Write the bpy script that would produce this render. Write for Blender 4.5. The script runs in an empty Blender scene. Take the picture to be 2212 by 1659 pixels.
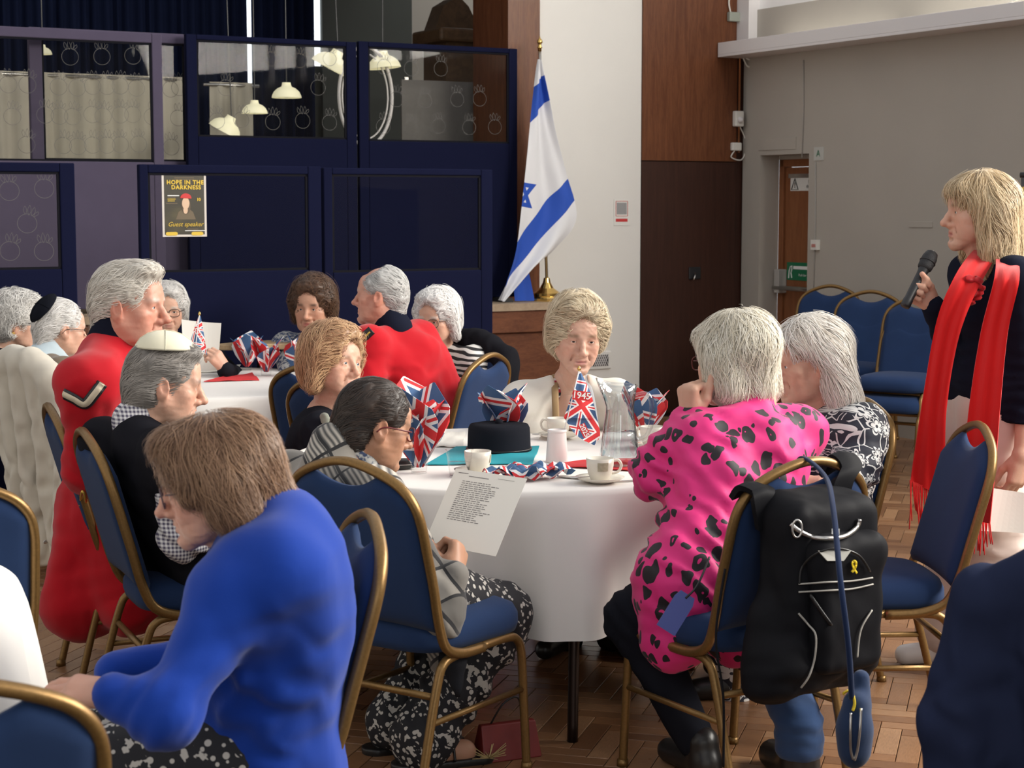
import bpy, math, random
import numpy as np
from mathutils import Vector, Matrix
random.seed(4); rng = np.random.default_rng(7)
sc = bpy.context.scene
COL = sc.collection
# ------------------------------------------------------------------ camera
F = 3800.0; CH = 1.58; HOR = 445.0
PITCH = math.atan((829.5 - HOR) / F)
cam = bpy.data.cameras.new('camera'); cam.lens = 36 * F / 2212; cam.sensor_width = 36; cam.sensor_fit = 'HORIZONTAL'
camo = bpy.data.objects.new('camera', cam); COL.objects.link(camo)
camo.location = (0, 0, CH); camo.rotation_euler = (math.pi / 2 - PITCH, 0, 0)
cam.dof.use_dof = True; cam.dof.focus_distance = 6.0; cam.dof.aperture_fstop = 8.5
sc.camera = camo
# ------------------------------------------------------------------ world, window light, exposure
w = bpy.data.worlds.new('daylight'); sc.world = w; w.use_nodes = True
bg = w.node_tree.nodes['Background']; bg.inputs[0].default_value = (0.95, 0.96, 1.0, 1); bg.inputs[1].default_value = 0.68
sc.view_settings.view_transform = 'Standard'; sc.view_settings.look = 'None'
sc.view_settings.exposure = 0.12; sc.view_settings.gamma = 1.0; sc.view_settings.use_curve_mapping = False
PHI = math.radians(29.0)
K = np.array([1.77, 13.6]); AV = np.array([-math.cos(PHI), -math.sin(PHI)]); NV = np.array([math.sin(PHI), -math.cos(PHI)])
def W(s, t, z):
    p = K + s * AV + t * NV
    return np.array([p[0], p[1], z])
def area(name, loc, target, sx, sy, power, col=(1, 1, 1)):
    l = bpy.data.lights.new(name, 'AREA'); l.shape = 'RECTANGLE'; l.size = sx; l.size_y = sy; l.energy = power; l.color = col
    o = bpy.data.objects.new(name, l); COL.objects.link(o); o.location = loc
    o.rotation_euler = (Vector(target) - Vector(loc)).to_track_quat('-Z', 'Y').to_euler()
    return o
# daylight through the clerestory windows that run along the right wall above the trough
area('clerestory_daylight', W(-0.25, 9.2, 4.3), W(6.5, 6.5, 0.6), 7.5, 2.2, 1350, (1.0, 0.95, 0.87))
# tall windows in the wall behind the photographer
area('rear_window_daylight', W(8.5, 15.7, 2.7), (0.0, 7.0, 0.9), 3.6, 2.2, 50, (0.93, 0.97, 1.0))

# ------------------------------------------------------------------ pixel helpers (photo frame 2212 x 1659)
sp, cp = math.sin(PITCH), math.cos(PITCH)
def ray(u, v):
    xc = (u - 1106) / F; yc = (829.5 - v) / F
    return np.array([xc, cp + yc * sp, -sp + yc * cp])
def P(u, v, d):
    r = ray(u, v); k = d / r[1]
    return np.array([0, 0, CH]) + r * k
def pl(u, v, t):                      # hit on a plane parallel to the back wall -> (s, z)
    r = ray(u, v); o = np.array([0, 0.0])
    k = (t - np.dot(NV, o - K)) / np.dot(NV, r[:2])
    p = r * k
    return float(np.dot(p[:2] - K, AV)), float(CH + p[2])
def pr(u, v, s=0.0):                  # hit on a plane parallel to the right wall -> (t, z)
    r = ray(u, v)
    k = (s - np.dot(AV, -K)) / np.dot(AV, r[:2])
    p = r * k
    return float(np.dot(p[:2] - K, NV)), float(CH + p[2])
def proj(p):
    x, y, z = p[0], p[1], p[2] - CH
    f = y * cp - z * sp; up = y * sp + z * cp
    return 1106 + F * x / f, 829.5 - F * up / f

# ------------------------------------------------------------------ object helpers
def tag(o, label=None, cat=None, group=None, kind=None):
    if label: o['label'] = label
    if cat: o['category'] = cat
    if group: o['group'] = group
    if kind: o['kind'] = kind
    return o
def empty(name, loc=(0, 0, 0), rz=0.0, label=None, cat=None, group=None):
    o = bpy.data.objects.new(name, None); COL.objects.link(o); o.empty_display_size = 0.05
    o.location = [float(c) for c in loc]; o.rotation_euler = (0, 0, rz)
    return tag(o, label, cat, group)
def mesh(name, V, Fc, smooth=True):
    me = bpy.data.meshes.new(name)
    V = np.asarray(V, dtype=np.float32).reshape(-1, 3)
    if isinstance(Fc, np.ndarray) and Fc.ndim == 2:
        n, m = Fc.shape
        me.vertices.add(len(V)); me.vertices.foreach_set('co', V.ravel())
        me.loops.add(n * m); me.loops.foreach_set('vertex_index', Fc.astype(np.int32).ravel())
        me.polygons.add(n); me.polygons.foreach_set('loop_start', np.arange(0, n * m, m, dtype=np.int32))
        me.polygons.foreach_set('loop_total', np.full(n, m, dtype=np.int32))
        me.update(calc_edges=True)
    else:
        me.from_pydata([tuple(map(float, v)) for v in V], [], [tuple(int(i) for i in f) for f in Fc]); me.update()
    me.polygons.foreach_set('use_smooth', np.full(len(me.polygons), bool(smooth)))
    return me
def link(name, me, mat=None, parent=None, loc=(0, 0, 0), rot=(0, 0, 0)):
    o = bpy.data.objects.new(name, me); COL.objects.link(o)
    if mat is not None and len(me.materials) == 0: me.materials.append(mat)
    o.parent = parent; o.location = [float(c) for c in loc]; o.rotation_euler = rot
    return o
def setcol(me, C, name='Col'):
    C = np.asarray(C, dtype=np.float32)
    if C.shape[1] == 3: C = np.hstack([C, np.ones((len(C), 1), np.float32)])
    a = me.color_attributes.new(name, 'FLOAT_COLOR', 'POINT'); a.data.foreach_set('color', C.ravel())
def setuv(me, UV):
    UV = np.asarray(UV, dtype=np.float32); l = me.uv_layers.new(name='UVMap')
    idx = np.empty(len(me.loops), dtype=np.int32); me.loops.foreach_get('vertex_index', idx)
    l.data.foreach_set('uv', UV[idx].ravel())
class MB:
    """collects shapes into one mesh"""
    def __init__(s): s.V = []; s.F = []
    def add(s, V, Fc):
        o = len(s.V); s.V += [tuple(map(float, v)) for v in V]; s.F += [tuple(int(i) + o for i in f) for f in Fc]; return s
    def hexa(s, c):                    # 8 corners: bottom 4 ccw, top 4 ccw
        return s.add(c, [(0, 3, 2, 1), (4, 5, 6, 7), (0, 1, 5, 4), (1, 2, 6, 5), (2, 3, 7, 6), (3, 0, 4, 7)])
    def box(s, a, b):
        x0, y0, z0 = a; x1, y1, z1 = b
        return s.hexa([(x0, y0, z0), (x1, y0, z0), (x1, y1, z0), (x0, y1, z0), (x0, y0, z1), (x1, y0, z1), (x1, y1, z1), (x0, y1, z1)])
    def wbox(s, s0, s1, t0, t1, z0, z1, o=(0, 0, 0)):   # box in room-wall coordinates
        c = [W(s1, t1, z0), W(s0, t1, z0), W(s0, t0, z0), W(s1, t0, z0), W(s1, t1, z1), W(s0, t1, z1), W(s0, t0, z1), W(s1, t0, z1)]
        return s.hexa([x - np.array(o) for x in c])
    def tube(s, path, r, seg=8, sy=None, closed=False, cap=True):
        V, Fc = tube(path, r, seg, sy, closed, cap); return s.add(V, Fc)
    def lathe(s, prof, seg=24, c=(0, 0, 0)):
        V, Fc = lathe(prof, seg); return s.add(np.array(V) + np.array(c), Fc)
    def build(s, name, mat, parent=None, loc=(0, 0, 0), rot=(0, 0, 0), smooth=False, bevel=0, bseg=2, angle=None):
        me = mesh(name, s.V, s.F, smooth); o = link(name, me, mat, parent, loc, rot)
        if bevel:
            m = o.modifiers.new('bevel', 'BEVEL'); m.width = bevel; m.segments = bseg; m.limit_method = 'ANGLE'; m.angle_limit = 0.6
        return o
def tube(path, r, seg=8, sy=None, closed=False, cap=True):
    path = np.asarray(path, float); n = len(path)
    r = np.full(n, r) if np.isscalar(r) else np.asarray(r, float)
    sy = r if sy is None else (np.full(n, sy) if np.isscalar(sy) else np.asarray(sy, float))
    T = np.roll(path, -1, 0) - np.roll(path, 1, 0)
    if not closed: T[0] = path[1] - path[0]; T[-1] = path[-1] - path[-2]
    T /= np.linalg.norm(T, axis=1)[:, None] + 1e-12
    ref = np.array([0, 0, 1.0]) if abs(T[0][2]) < 0.9 else np.array([1.0, 0, 0])
    N = np.cross(T[0], ref); N /= np.linalg.norm(N); V = []
    ph = np.arange(seg) * 2 * math.pi / seg + (math.pi / 4 if seg == 4 else 0)
    for i in range(n):
        N = N - T[i] * np.dot(N, T[i]); N /= np.linalg.norm(N) + 1e-12
        B = np.cross(T[i], N)
        V.append(path[i] + np.outer(np.cos(ph) * r[i], N) + np.outer(np.sin(ph) * sy[i], B))
    V = np.vstack(V); Fc = []
    for i in range(n if closed else n - 1):
        a = i * seg; b = ((i + 1) % n) * seg
        for j in range(seg):
            k = (j + 1) % seg; Fc.append((a + j, a + k, b + k, b + j))
    if cap and not closed:
        Fc.append(tuple(range(seg - 1, -1, -1))); Fc.append(tuple(range((n - 1) * seg, n * seg)))
    return V, Fc
def lathe(prof, seg=24):
    V = []; Fc = []; n = len(prof)
    for r, z in prof:
        for j in range(seg):
            a = 2 * math.pi * j / seg; V.append((r * math.cos(a), r * math.sin(a), z))
    for i in range(n - 1):
        for j in range(seg):
            k = (j + 1) % seg; Fc.append((i * seg + j, i * seg + k, (i + 1) * seg + k, (i + 1) * seg + j))
    return V, Fc
def smooth_path(pts, n=8, closed=False):
    pts = np.asarray(pts, float); out = []; m = len(pts)
    for i in range(m if closed else m - 1):
        p0 = pts[(i - 1) % m] if closed or i > 0 else pts[0]; p1 = pts[i]; p2 = pts[(i + 1) % m]
        p3 = pts[(i + 2) % m] if closed or i + 2 < m else pts[-1]
        for k in range(n):
            t = k / n
            out.append(0.5 * (2 * p1 + (p2 - p0) * t + (2 * p0 - 5 * p1 + 4 * p2 - p3) * t * t + (3 * p1 - p0 - 3 * p2 + p3) * t ** 3))
    if not closed: out.append(pts[-1])
    return np.array(out)
def gridfaces(nu, nv, wrap=False):
    Fc = []
    for i in range(nu - 1):
        for j in range(nv if wrap else nv - 1):
            k = (j + 1) % nv; Fc.append((i * nv + j, i * nv + k, (i + 1) * nv + k, (i + 1) * nv + j))
    return np.array(Fc)
_tc = {}
def text_mesh(body, size=1.0, align='CENTER', bold=0.0, shear=0.0, spacing=1.0):
    c = bpy.data.curves.new('txt', 'FONT'); c.body = body; c.size = size; c.align_x = align; c.align_y = 'CENTER'
    c.offset = bold; c.shear = shear; c.space_character = spacing; c.resolution_u = 3
    o = bpy.data.objects.new('txt', c); COL.objects.link(o)
    dg = bpy.context.evaluated_depsgraph_get(); me = bpy.data.meshes.new_from_object(o.evaluated_get(dg))
    bpy.data.objects.remove(o); bpy.data.curves.remove(c); me.name = 'lettering'; me.materials.clear()
    return me
def frame_mat(origin, xa, ya):
    xa = Vector(xa).normalized(); ya = Vector(ya); ya = (ya - xa * ya.dot(xa)).normalized(); za = xa.cross(ya)
    return Matrix(((xa.x, ya.x, za.x, origin[0]), (xa.y, ya.y, za.y, origin[1]), (xa.z, ya.z, za.z, origin[2]), (0, 0, 0, 1)))
def text_on(body, parent, mat, M, size, name='lettering', **kw):
    """M: world matrix of the text plane; parent must be unrotated"""
    me = text_mesh(body, size, **kw); o = link(name, me, mat, parent)
    pm = Matrix.Translation(parent_loc(parent)) if parent else Matrix()
    o.matrix_local = pm.inverted() @ M
    return o
def parent_loc(o):
    l = Vector((0, 0, 0))
    while o is not None: l += Vector(o.location); o = o.parent
    return l

# ------------------------------------------------------------------ node helpers
class E:
    def __init__(s, nt, k): s.nt = nt; s.k = k
    def _m(s, op, *a):
        n = s.nt.nodes.new('ShaderNodeMath'); n.operation = op
        for i, x in enumerate((s,) + a):
            if isinstance(x, E): s.nt.links.new(x.k, n.inputs[i])
            else: n.inputs[i].default_value = float(x)
        return E(s.nt, n.outputs[0])
    def __add__(s, b): return s._m('ADD', b)
    __radd__ = __add__
    def __sub__(s, b): return s._m('SUBTRACT', b)
    def __rsub__(s, b): return (s * -1) + b
    def __mul__(s, b): return s._m('MULTIPLY', b)
    __rmul__ = __mul__
    def __truediv__(s, b): return s._m('DIVIDE', b)
    def lt(s, b): return s._m('LESS_THAN', b)
    def gt(s, b): return s._m('GREATER_THAN', b)
    def abs(s): return s._m('ABSOLUTE')
    def fl(s): return s._m('FLOOR')
    def fr(s): return s._m('FRACT')
    def sin(s): return s._m('SINE')
    def cos(s): return s._m('COSINE')
    def mn(s, b): return s._m('MINIMUM', b)
    def mx(s, b): return s._m('MAXIMUM', b)
    def atan2(s, b): return s._m('ARCTAN2', b)
    def sqrt(s): return s._m('SQRT')
    def pw(s, b): return s._m('POWER', b)
    def step(s, a, b):
        n = s.nt.nodes.new('ShaderNodeMapRange'); n.interpolation_type = 'SMOOTHSTEP'
        s.nt.links.new(s.k, n.inputs[0]); n.inputs[1].default_value = a; n.inputs[2].default_value = b
        return E(s.nt, n.outputs[0])
class MT:
    """one material's node tree"""
    def __init__(s, name):
        s.m = bpy.data.materials.new(name); s.m.use_nodes = True; s.nt = s.m.node_tree
        s.b = s.nt.nodes['Principled BSDF']; s.out = s.nt.nodes['Material Output']
    def n(s, t, **kw):
        x = s.nt.nodes.new(t)
        for k, v in kw.items(): setattr(x, k, v)
        return x
    def coord(s, which='Object', scale=None, rot=None):
        k = s.n('ShaderNodeTexCoord').outputs[which]
        if scale is not None or rot is not None:
            mp = s.n('ShaderNodeMapping'); s.nt.links.new(k, mp.inputs[0])
            if scale is not None: mp.inputs['Scale'].default_value = scale if hasattr(scale, '__len__') else (scale,) * 3
            if rot is not None: mp.inputs['Rotation'].default_value = rot
            k = mp.outputs[0]
        return k
    def xyz(s, k):
        q = s.n('ShaderNodeSeparateXYZ'); s.nt.links.new(k, q.inputs[0]); return [E(s.nt, o) for o in q.outputs]
    def noise(s, scale, k=None, detail=3, rough=0.5, dist=0):
        q = s.n('ShaderNodeTexNoise'); q.inputs['Scale'].default_value = scale; q.inputs['Detail'].default_value = detail
        q.inputs['Roughness'].default_value = rough; q.inputs['Distortion'].default_value = dist
        s.nt.links.new(k if k is not None else s.coord(), q.inputs['Vector']); return E(s.nt, q.outputs[0])
    def mix(s, f, a, b):
        q = s.n('ShaderNodeMix', data_type='RGBA'); s._set(q.inputs[0], f); s._set(q.inputs[6], a); s._set(q.inputs[7], b); return q.outputs[2]
    def _set(s, inp, x):
        if isinstance(x, E): s.nt.links.new(x.k, inp)
        elif isinstance(x, bpy.types.NodeSocket): s.nt.links.new(x, inp)
        elif hasattr(x, '__len__'): inp.default_value = (x[0], x[1], x[2], 1)
        else: inp.default_value = x
    def attr(s, name='Col'):
        return s.n('ShaderNodeAttribute', attribute_name=name).outputs['Color']
    def col(s, x): s._set(s.b.inputs['Base Color'], x); return s
    def set(s, **kw):
        for k, v in kw.items(): s._set(s.b.inputs[k.replace('_', ' ')], v)
        return s
    def bump(s, h, strength=0.3, dist=0.002):
        q = s.n('ShaderNodeBump'); q.inputs['Strength'].default_value = strength; q.inputs['Distance'].default_value = dist
        s.nt.links.new(h.k, q.inputs['Height']); s.nt.links.new(q.outputs[0], s.b.inputs['Normal']); return s
def plain(name, c, rough=0.5, metal=0.0, var=0.0, vs=20, bump=0.0, bs=200, **kw):
    m = MT(name)
    if var:
        f = m.noise(vs); c2 = [max(0, x * (1 - var)) for x in c]; c1 = [min(1, x * (1 + var)) for x in c]
        m.col(m.mix(f, c2, c1))
    else: m.col(c)
    m.set(Roughness=rough, Metallic=metal, **kw)
    if bump: m.bump(m.noise(bs), bump)
    return m.m
def fabric(name, c, var=0.12, weave=900, rough=0.9, sheen=0.15):
    m = MT(name); f = m.noise(9, detail=4); c2 = [x * (1 - var) for x in c]; c1 = [min(1, x * (1 + var)) for x in c]
    m.col(m.mix(f, c2, c1)).set(Roughness=rough, Sheen_Weight=sheen, Sheen_Roughness=0.5); m.b.inputs['Specular IOR Level'].default_value = 0.2 if max(c) > .06 else .06
    if max(c) < .06: m.b.inputs['Sheen Weight'].default_value = 0.0
    if weave: m.bump(m.noise(weave, detail=2), 0.25, 0.001)
    return m.m
def wood(name, c1, c2, scale=(3, 3, 0.5), rough=0.4, rot=None):
    m = MT(name); k = m.coord('Object', scale=scale, rot=rot)
    f = m.noise(9, k, detail=6, rough=0.65, dist=0.6); g = m.noise(60, k, detail=2)
    m.col(m.mix((f * 0.75 + g * 0.25).step(0.3, 0.7), c1, c2)).set(Roughness=rough); m.b.inputs['Specular IOR Level'].default_value = 0.3; m.bump(g, 0.08, 0.001); return m.m
def glass(name, tint=(1, 1, 1), refl=0.06, rough=0.02):
    m = MT(name); tr = m.n('ShaderNodeBsdfTransparent'); tr.inputs[0].default_value = (*tint, 1)
    gl = m.n('ShaderNodeBsdfGlossy'); gl.inputs['Roughness'].default_value = rough
    fr = m.n('ShaderNodeFresnel'); fr.inputs[0].default_value = 1.45
    gm = m.n('ShaderNodeNewGeometry'); f = (E(m.nt, fr.outputs[0]) * (refl / 0.04)).mn(0.9) * (1 - E(m.nt, gm.outputs['Backfacing']))
    mx = m.n('ShaderNodeMixShader'); m.nt.links.new(f.k, mx.inputs[0]); m.nt.links.new(tr.outputs[0], mx.inputs[1]); m.nt.links.new(gl.outputs[0], mx.inputs[2])
    m.nt.links.new(mx.outputs[0], m.out.inputs[0]); return m.m
def emit(name, c, s):
    m = MT(name); m.col((0, 0, 0)).set(Emission_Color=c, Emission_Strength=s); return m.m
M = {}
# ================================================================== SETTING
M['wall_white'] = plain('white_plaster', (0.74, 0.72, 0.68), 0.85, var=0.03, vs=3, bump=0.05, bs=120)
M['wall_grey'] = plain('grey_emulsion', (0.42, 0.385, 0.335), 0.85, var=0.05, vs=2.5, bump=0.05, bs=150)
M['cream'] = plain('cream_wall', (0.55, 0.5, 0.42), 0.9, var=0.04, vs=3)
M['gloss_white'] = plain('white_gloss_paint', (0.72, 0.69, 0.68), 0.4)
M['clerestory'] = plain('bright_white_wall', (0.93, 0.92, 0.9), 0.7)
M['panel_up'] = wood('mahogany_panel', (0.095, 0.03, 0.012), (0.17, 0.062, 0.026), (4, 4, 0.35), 0.35)
M['panel_lo'] = wood('dark_mahogany_panel', (0.032, 0.012, 0.008), (0.05, 0.019, 0.012), (5, 5, 0.3), 0.42)
M['stagewood'] = wood('stage_wood', (0.1, 0.032, 0.014), (0.17, 0.06, 0.026), (0.8, 0.8, 3), 0.5)
M['stagefloor'] = wood('stage_boards', (0.3, 0.22, 0.15), (0.42, 0.32, 0.22), (1, 1, 1), 0.6)
M['door'] = wood('brown_door_wood', (0.2, 0.072, 0.028), (0.27, 0.105, 0.042), (3, 3, 0.4), 0.45)
M['navycurtain'] = fabric('navy_curtain', (0.008, 0.012, 0.035))
M['darkgrey'] = plain('grey_green_backcloth', (0.1, 0.105, 0.09), 0.9, var=0.1, vs=2)
M['net'] = fabric('beige_net_curtain', (0.5, 0.46, 0.38), 0.06)
M['black'] = plain('black_plastic', (0.012, 0.012, 0.014), 0.45)
M['whiteplastic'] = plain('white_plastic', (0.75, 0.73, 0.67), 0.4)
M['brass'] = plain('polished_brass', (0.75, 0.5, 0.16), 0.18, 1.0)
M['steel'] = plain('brushed_steel', (0.62, 0.6, 0.57), 0.3, 1.0)
M['grime'] = plain('grey_wall_paint', (0.4, 0.38, 0.35), 0.7)
# ---- parquet floor
fm = MT('parquet_oak'); a_ = fm.attr(); k = fm.coord('Object', scale=(6, 40, 6))
g = fm.noise(6, k, detail=4); fm.col(fm.mix(g.step(0.3, 0.75), a_, fm.mix(0.35, a_, (0.05, 0.02, 0.01))))
fm.set(Roughness=(fm.noise(5, detail=4) * 0.22 + 0.2)); fm.bump(g, 0.04, 0.001); M['parquet'] = fm.m
sub = MB(); sub.box((-7, -1, -0.03), (9, 17, -0.006))
floor = sub.build('floor', plain('floor_bitumen', (0.05, 0.03, 0.02), 0.8)); tag(floor, kind='structure')
bw, nb, gap = 0.066, 4, 0.0012; bl = bw * nb
tones = 1.2 * np.array([(0.21, 0.105, 0.05), (0.26, 0.135, 0.066), (0.165, 0.078, 0.036), (0.3, 0.165, 0.085), (0.235, 0.115, 0.052), (0.185, 0.09, 0.042)])
ra = PHI + math.radians(45) ; cr, sr = math.cos(ra), math.sin(ra)
def to_w(x, y): return (x * cr - y * sr + 0.0, x * sr + y * cr + 8.5)
blocks = []
Rg = 108
for x in range(-Rg, Rg):
    for y in range(-Rg, Rg):
        k_ = (x - y) % (2 * nb)
        if k_ == 0: cx, cy, ang = (x + nb / 2) * bw, (y + 0.5) * bw, 0
        elif k_ == 2 * nb - 1: cx, cy, ang = (x + 0.5) * bw, (y + nb / 2) * bw, 1
        else: continue
        px, py = to_w(cx, cy)
        if not (4.2 < py < 14.0 and abs(px - 0.04 * py) < 0.32 * py + 0.3): continue
        s_ = np.dot(np.array([px, py]) - K, AV); t_ = np.dot(np.array([px, py]) - K, NV)
        if s_ < 0.02 or t_ < 0.02: continue
        blocks.append((px, py, ang, rng.integers(6)))
def score(b):
    u, v = proj((b[0], b[1], 0))
    zone = (1640 < u < 2010 and 1000 < v < 1640) or (40 < u < 290 and 1230 < v < 1480) or (1100 < u < 1380 and 1400 < v < 1640)
    return (0 if zone else 1, -v)
blocks.sort(key=score)
def block_mesh(ti):
    hx, hy = bl / 2 - gap, bw / 2 - gap; e = 0.0015
    V = [(-hx, -hy, -0.006), (hx, -hy, -0.006), (hx, hy, -0.006), (-hx, hy, -0.006), (-hx, -hy, -e), (hx, -hy, -e), (hx, hy, -e), (-hx, hy, -e),
         (-hx + e, -hy + e, 0), (hx - e, -hy + e, 0), (hx - e, hy - e, 0), (-hx + e, hy - e, 0)]
    Fc = [(8, 9, 10, 11)] + [(a, (a + 1) % 4, (a + 1) % 4 + 4, a + 4) for a in range(4)] + [(a + 4, (a + 1) % 4 + 4, (a + 1) % 4 + 8, a + 8) for a in range(4)]
    me = mesh('parquet_block', V, Fc, False); setcol(me, np.tile(tones[ti], (12, 1))); me.materials.append(M['parquet']); return me
bms = [block_mesh(i) for i in range(6)]
for px, py, ang, ti in blocks[:300]:
    link('parquet_block', bms[ti], None, floor, (px, py, 0), (0, 0, ra + ang * math.pi / 2))
VV = []; CC = []
tv = np.array([v.co for v in bms[0].vertices]); tf = [tuple(p.vertices) for p in bms[0].polygons]; FF = []
for i, (px, py, ang, ti) in enumerate(blocks[300:]):
    c_, s_ = math.cos(ra + ang * math.pi / 2), math.sin(ra + ang * math.pi / 2)
    VV.append(np.stack([tv[:, 0] * c_ - tv[:, 1] * s_ + px, tv[:, 0] * s_ + tv[:, 1] * c_ + py, tv[:, 2]], 1)); CC.append(np.tile(tones[ti], (12, 1)))
    FF += [tuple(q + 12 * i for q in f) for f in tf]
me = mesh('parquet_field', np.vstack(VV), np.array(FF), False); setcol(me, np.vstack(CC)); o = link('parquet_field', me, M['parquet'], floor); tag(o, kind='stuff')

# ---- back wall pieces (s runs left from the room corner, t towards the room)
s_pil0 = pl(1160, 400, 0)[0]; s_pil1 = pl(1086, 400, -0.05)[0]; s_wht = pl(1384, 400, 0)[0]; z_split = pl(1500, 349, 0)[1]
b = MB(); b.wbox(s_wht, s_pil0, -0.12, 0.0, 0, 5.0); o = b.build('wall_back', M['wall_white']); tag(o, kind='structure')
b = MB(); b.wbox(-0.2, s_wht, -0.12, -0.02, 0, 5.0); bp = b.build('wall_panelled', M['panel_lo']); tag(bp, kind='structure')
b = MB(); b.wbox(0.07, s_wht - 0.004, -0.02, 0.012, z_split + 0.004, 5.0); b.build('upper_panel', M['panel_up'], bp)
b = MB(); b.wbox(0.07, s_wht - 0.004, -0.02, 0.008, 0.02, z_split - 0.004); b.build('lower_panel', M['panel_lo'], bp)
b = MB(); b.wbox(s_pil0 - 0.005, s_pil1, -0.5, 0.03, 0, 5.0); o = b.build('pillar', M['panel_up']); tag(o, kind='structure')
# stage
s_st = pl(1222, 700, 0.42)[0]; SZ = pl(1130, 655, 0.42)[1]
b = MB(); b.wbox(s_st, 9.5, -3.6, 0.38, 0.02, SZ - 0.06); stg = b.build('stage', M['stagewood']); tag(stg, kind='structure')
b = MB(); b.wbox(s_st - 0.02, 9.5, -3.6, 0.44, SZ - 0.05, SZ); b.build('stage_boards', M['stagefloor'], stg)
b = MB(); b.wbox(s_st - 0.01, 9.5, 0.38, 0.42, SZ - 0.2, SZ - 0.05); b.build('nosing', M['stagewood'], stg)
b = MB(); b.wbox(s_st - 0.01, 9.5, 0.38, 0.41, 0.0, 0.1); b.build('skirting', M['cream'], stg)
# stage interior
TB = -3.4
sl = [pl(u, 60, TB)[0] for u in (535, 547, 680, 696, 890)]
b = MB(); b.wbox(s_pil0 - 3, sl[4], TB - 0.1, TB, SZ, 5); wst = b.build('wall_stage', M['cream']); tag(wst, kind='structure')
b = MB(); b.wbox(sl[4], sl[3], TB - 0.1, TB, SZ, 5); o = b.build('wall_backcloth', M['darkgrey']); tag(o, kind='structure')
b = MB(); b.wbox(sl[2], sl[1], TB - 0.1, TB - 0.02, SZ, 5); b.wbox(sl[0], 10, TB - 0.1, TB - 0.02, SZ, 5); o = b.build('wall_stage_rear', M['navycurtain']); tag(o, kind='structure')
b = MB(); b.wbox(s_pil0 - 0.3, 10, TB, -0.15, 3.85, 3.95); o = b.build('ceiling_stage', M['darkgrey']); tag(o, kind='structure')
M['daylight_pane'] = emit('daylight_slit', (0.86, 0.93, 1.0), 2.2)
for i, (s0, s1) in enumerate(((sl[1], sl[0]), (sl[3], sl[2]))):
    vb = (182, 138)[i]; zb = pl(600, vb, TB)[1]
    b = MB(); b.wbox(min(s0, s1), max(s0, s1), TB - 0.09, TB - 0.05, zb, 4.6); o = b.build('window_%d' % (i + 1), M['daylight_pane']); tag(o, kind='structure')
    b = MB(); b.wbox(min(s0, s1), max(s0, s1), TB - 0.1, TB - 0.04, SZ, zb); b.build('window_sill', M['darkgrey'], o)
def curtain(name, s0, s1, t, z0, z1, m, label, pleat=0.09, amp=0.03, cat='curtain', top=True):
    n = max(8, int((s1 - s0) / pleat * 6)); V = []; base = W((s0 + s1) / 2, t, z0)
    for zz, kf in ((z1, 0.5), (z1 - 0.08, 0.8), ((z0 + z1) / 2, 1), (z0, 1.15)):
        for i in range(n):
            s = s0 + (s1 - s0) * i / (n - 1); ph = i / 6 * 2 * math.pi
            V.append(W(s + 0.008 * math.sin(ph * 0.37), t + amp * kf * (math.sin(ph) + 0.4 * math.sin(ph * 0.31 + 1)), zz) - base)
    me = mesh(name, V, gridfaces(4, n)); root = empty(name, base, 0, label, cat)
    o = link('drape', me, m, root); md = o.modifiers.new('thick', 'SOLIDIFY'); md.thickness = 0.004
    b = MB(); b.tube([W(s0 - 0.05, t, z1 - 0.02) - base, W(s1 + 0.05, t, z1 - 0.02) - base], 0.012, 8); b.build('curtain_rail', M['steel'], root, smooth=True)
    return root
sc_ = [pl(u, 60, TB + .25)[0] for u in (533, 549, 678)]
curtain('stage_curtain', sc_[0], 9.5, TB + 0.25, SZ + 0.01, 3.7, M['navycurtain'], 'long dark navy pleated stage curtain left of the daylight slits')
curtain('stage_curtain', sc_[2], sc_[1], TB + 0.25, SZ + 0.01, 3.7, M['navycurtain'], 'narrow dark navy curtain hanging between the two daylight slits', cat='curtain')
zn = pl(200, 160, -1.2)[1]
curtain('net_curtain', pl(402, 200, -1.2)[0], 8.2, -1.2, SZ + 0.01, zn, M['net'], 'wide gathered beige net curtain behind the lavender screens', 0.14, 0.025)
zn2 = pl(500, 178, -1.0)[1]
curtain('net_curtain', pl(545, 200, -1.0)[0], pl(455, 200, -1.0)[0], -1.0, SZ + 0.01, zn2, M['net'], 'short beige net curtain seen through the left navy screen pane', 0.1, 0.025)
# ---- the rest of the hall, out of frame
b = MB(); b.wbox(11.5, 11.6, 0, 16, 0, 4.6); o = b.build('wall_left', M['wall_white']); tag(o, kind='structure')
b = MB(); b.wbox(-0.2, 6.6, 16, 16.1, 0, 4.6); b.wbox(10.4, 11.6, 16, 16.1, 0, 4.6); b.wbox(6.6, 10.4, 16, 16.1, 0, 1.5); b.wbox(6.6, 10.4, 16, 16.1, 3.9, 4.6); o = b.build('wall_rear', M['wall_grey']); tag(o, kind='structure')
b = MB()
for x in (6.6, 7.87, 9.13, 10.34): b.wbox(x, x + .06, 15.94, 16.04, 1.5, 3.9)
b.wbox(6.6, 10.4, 15.94, 16.04, 2.7, 2.76); o = b.build('window_7', M['gloss_white']); tag(o, kind='structure')
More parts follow.
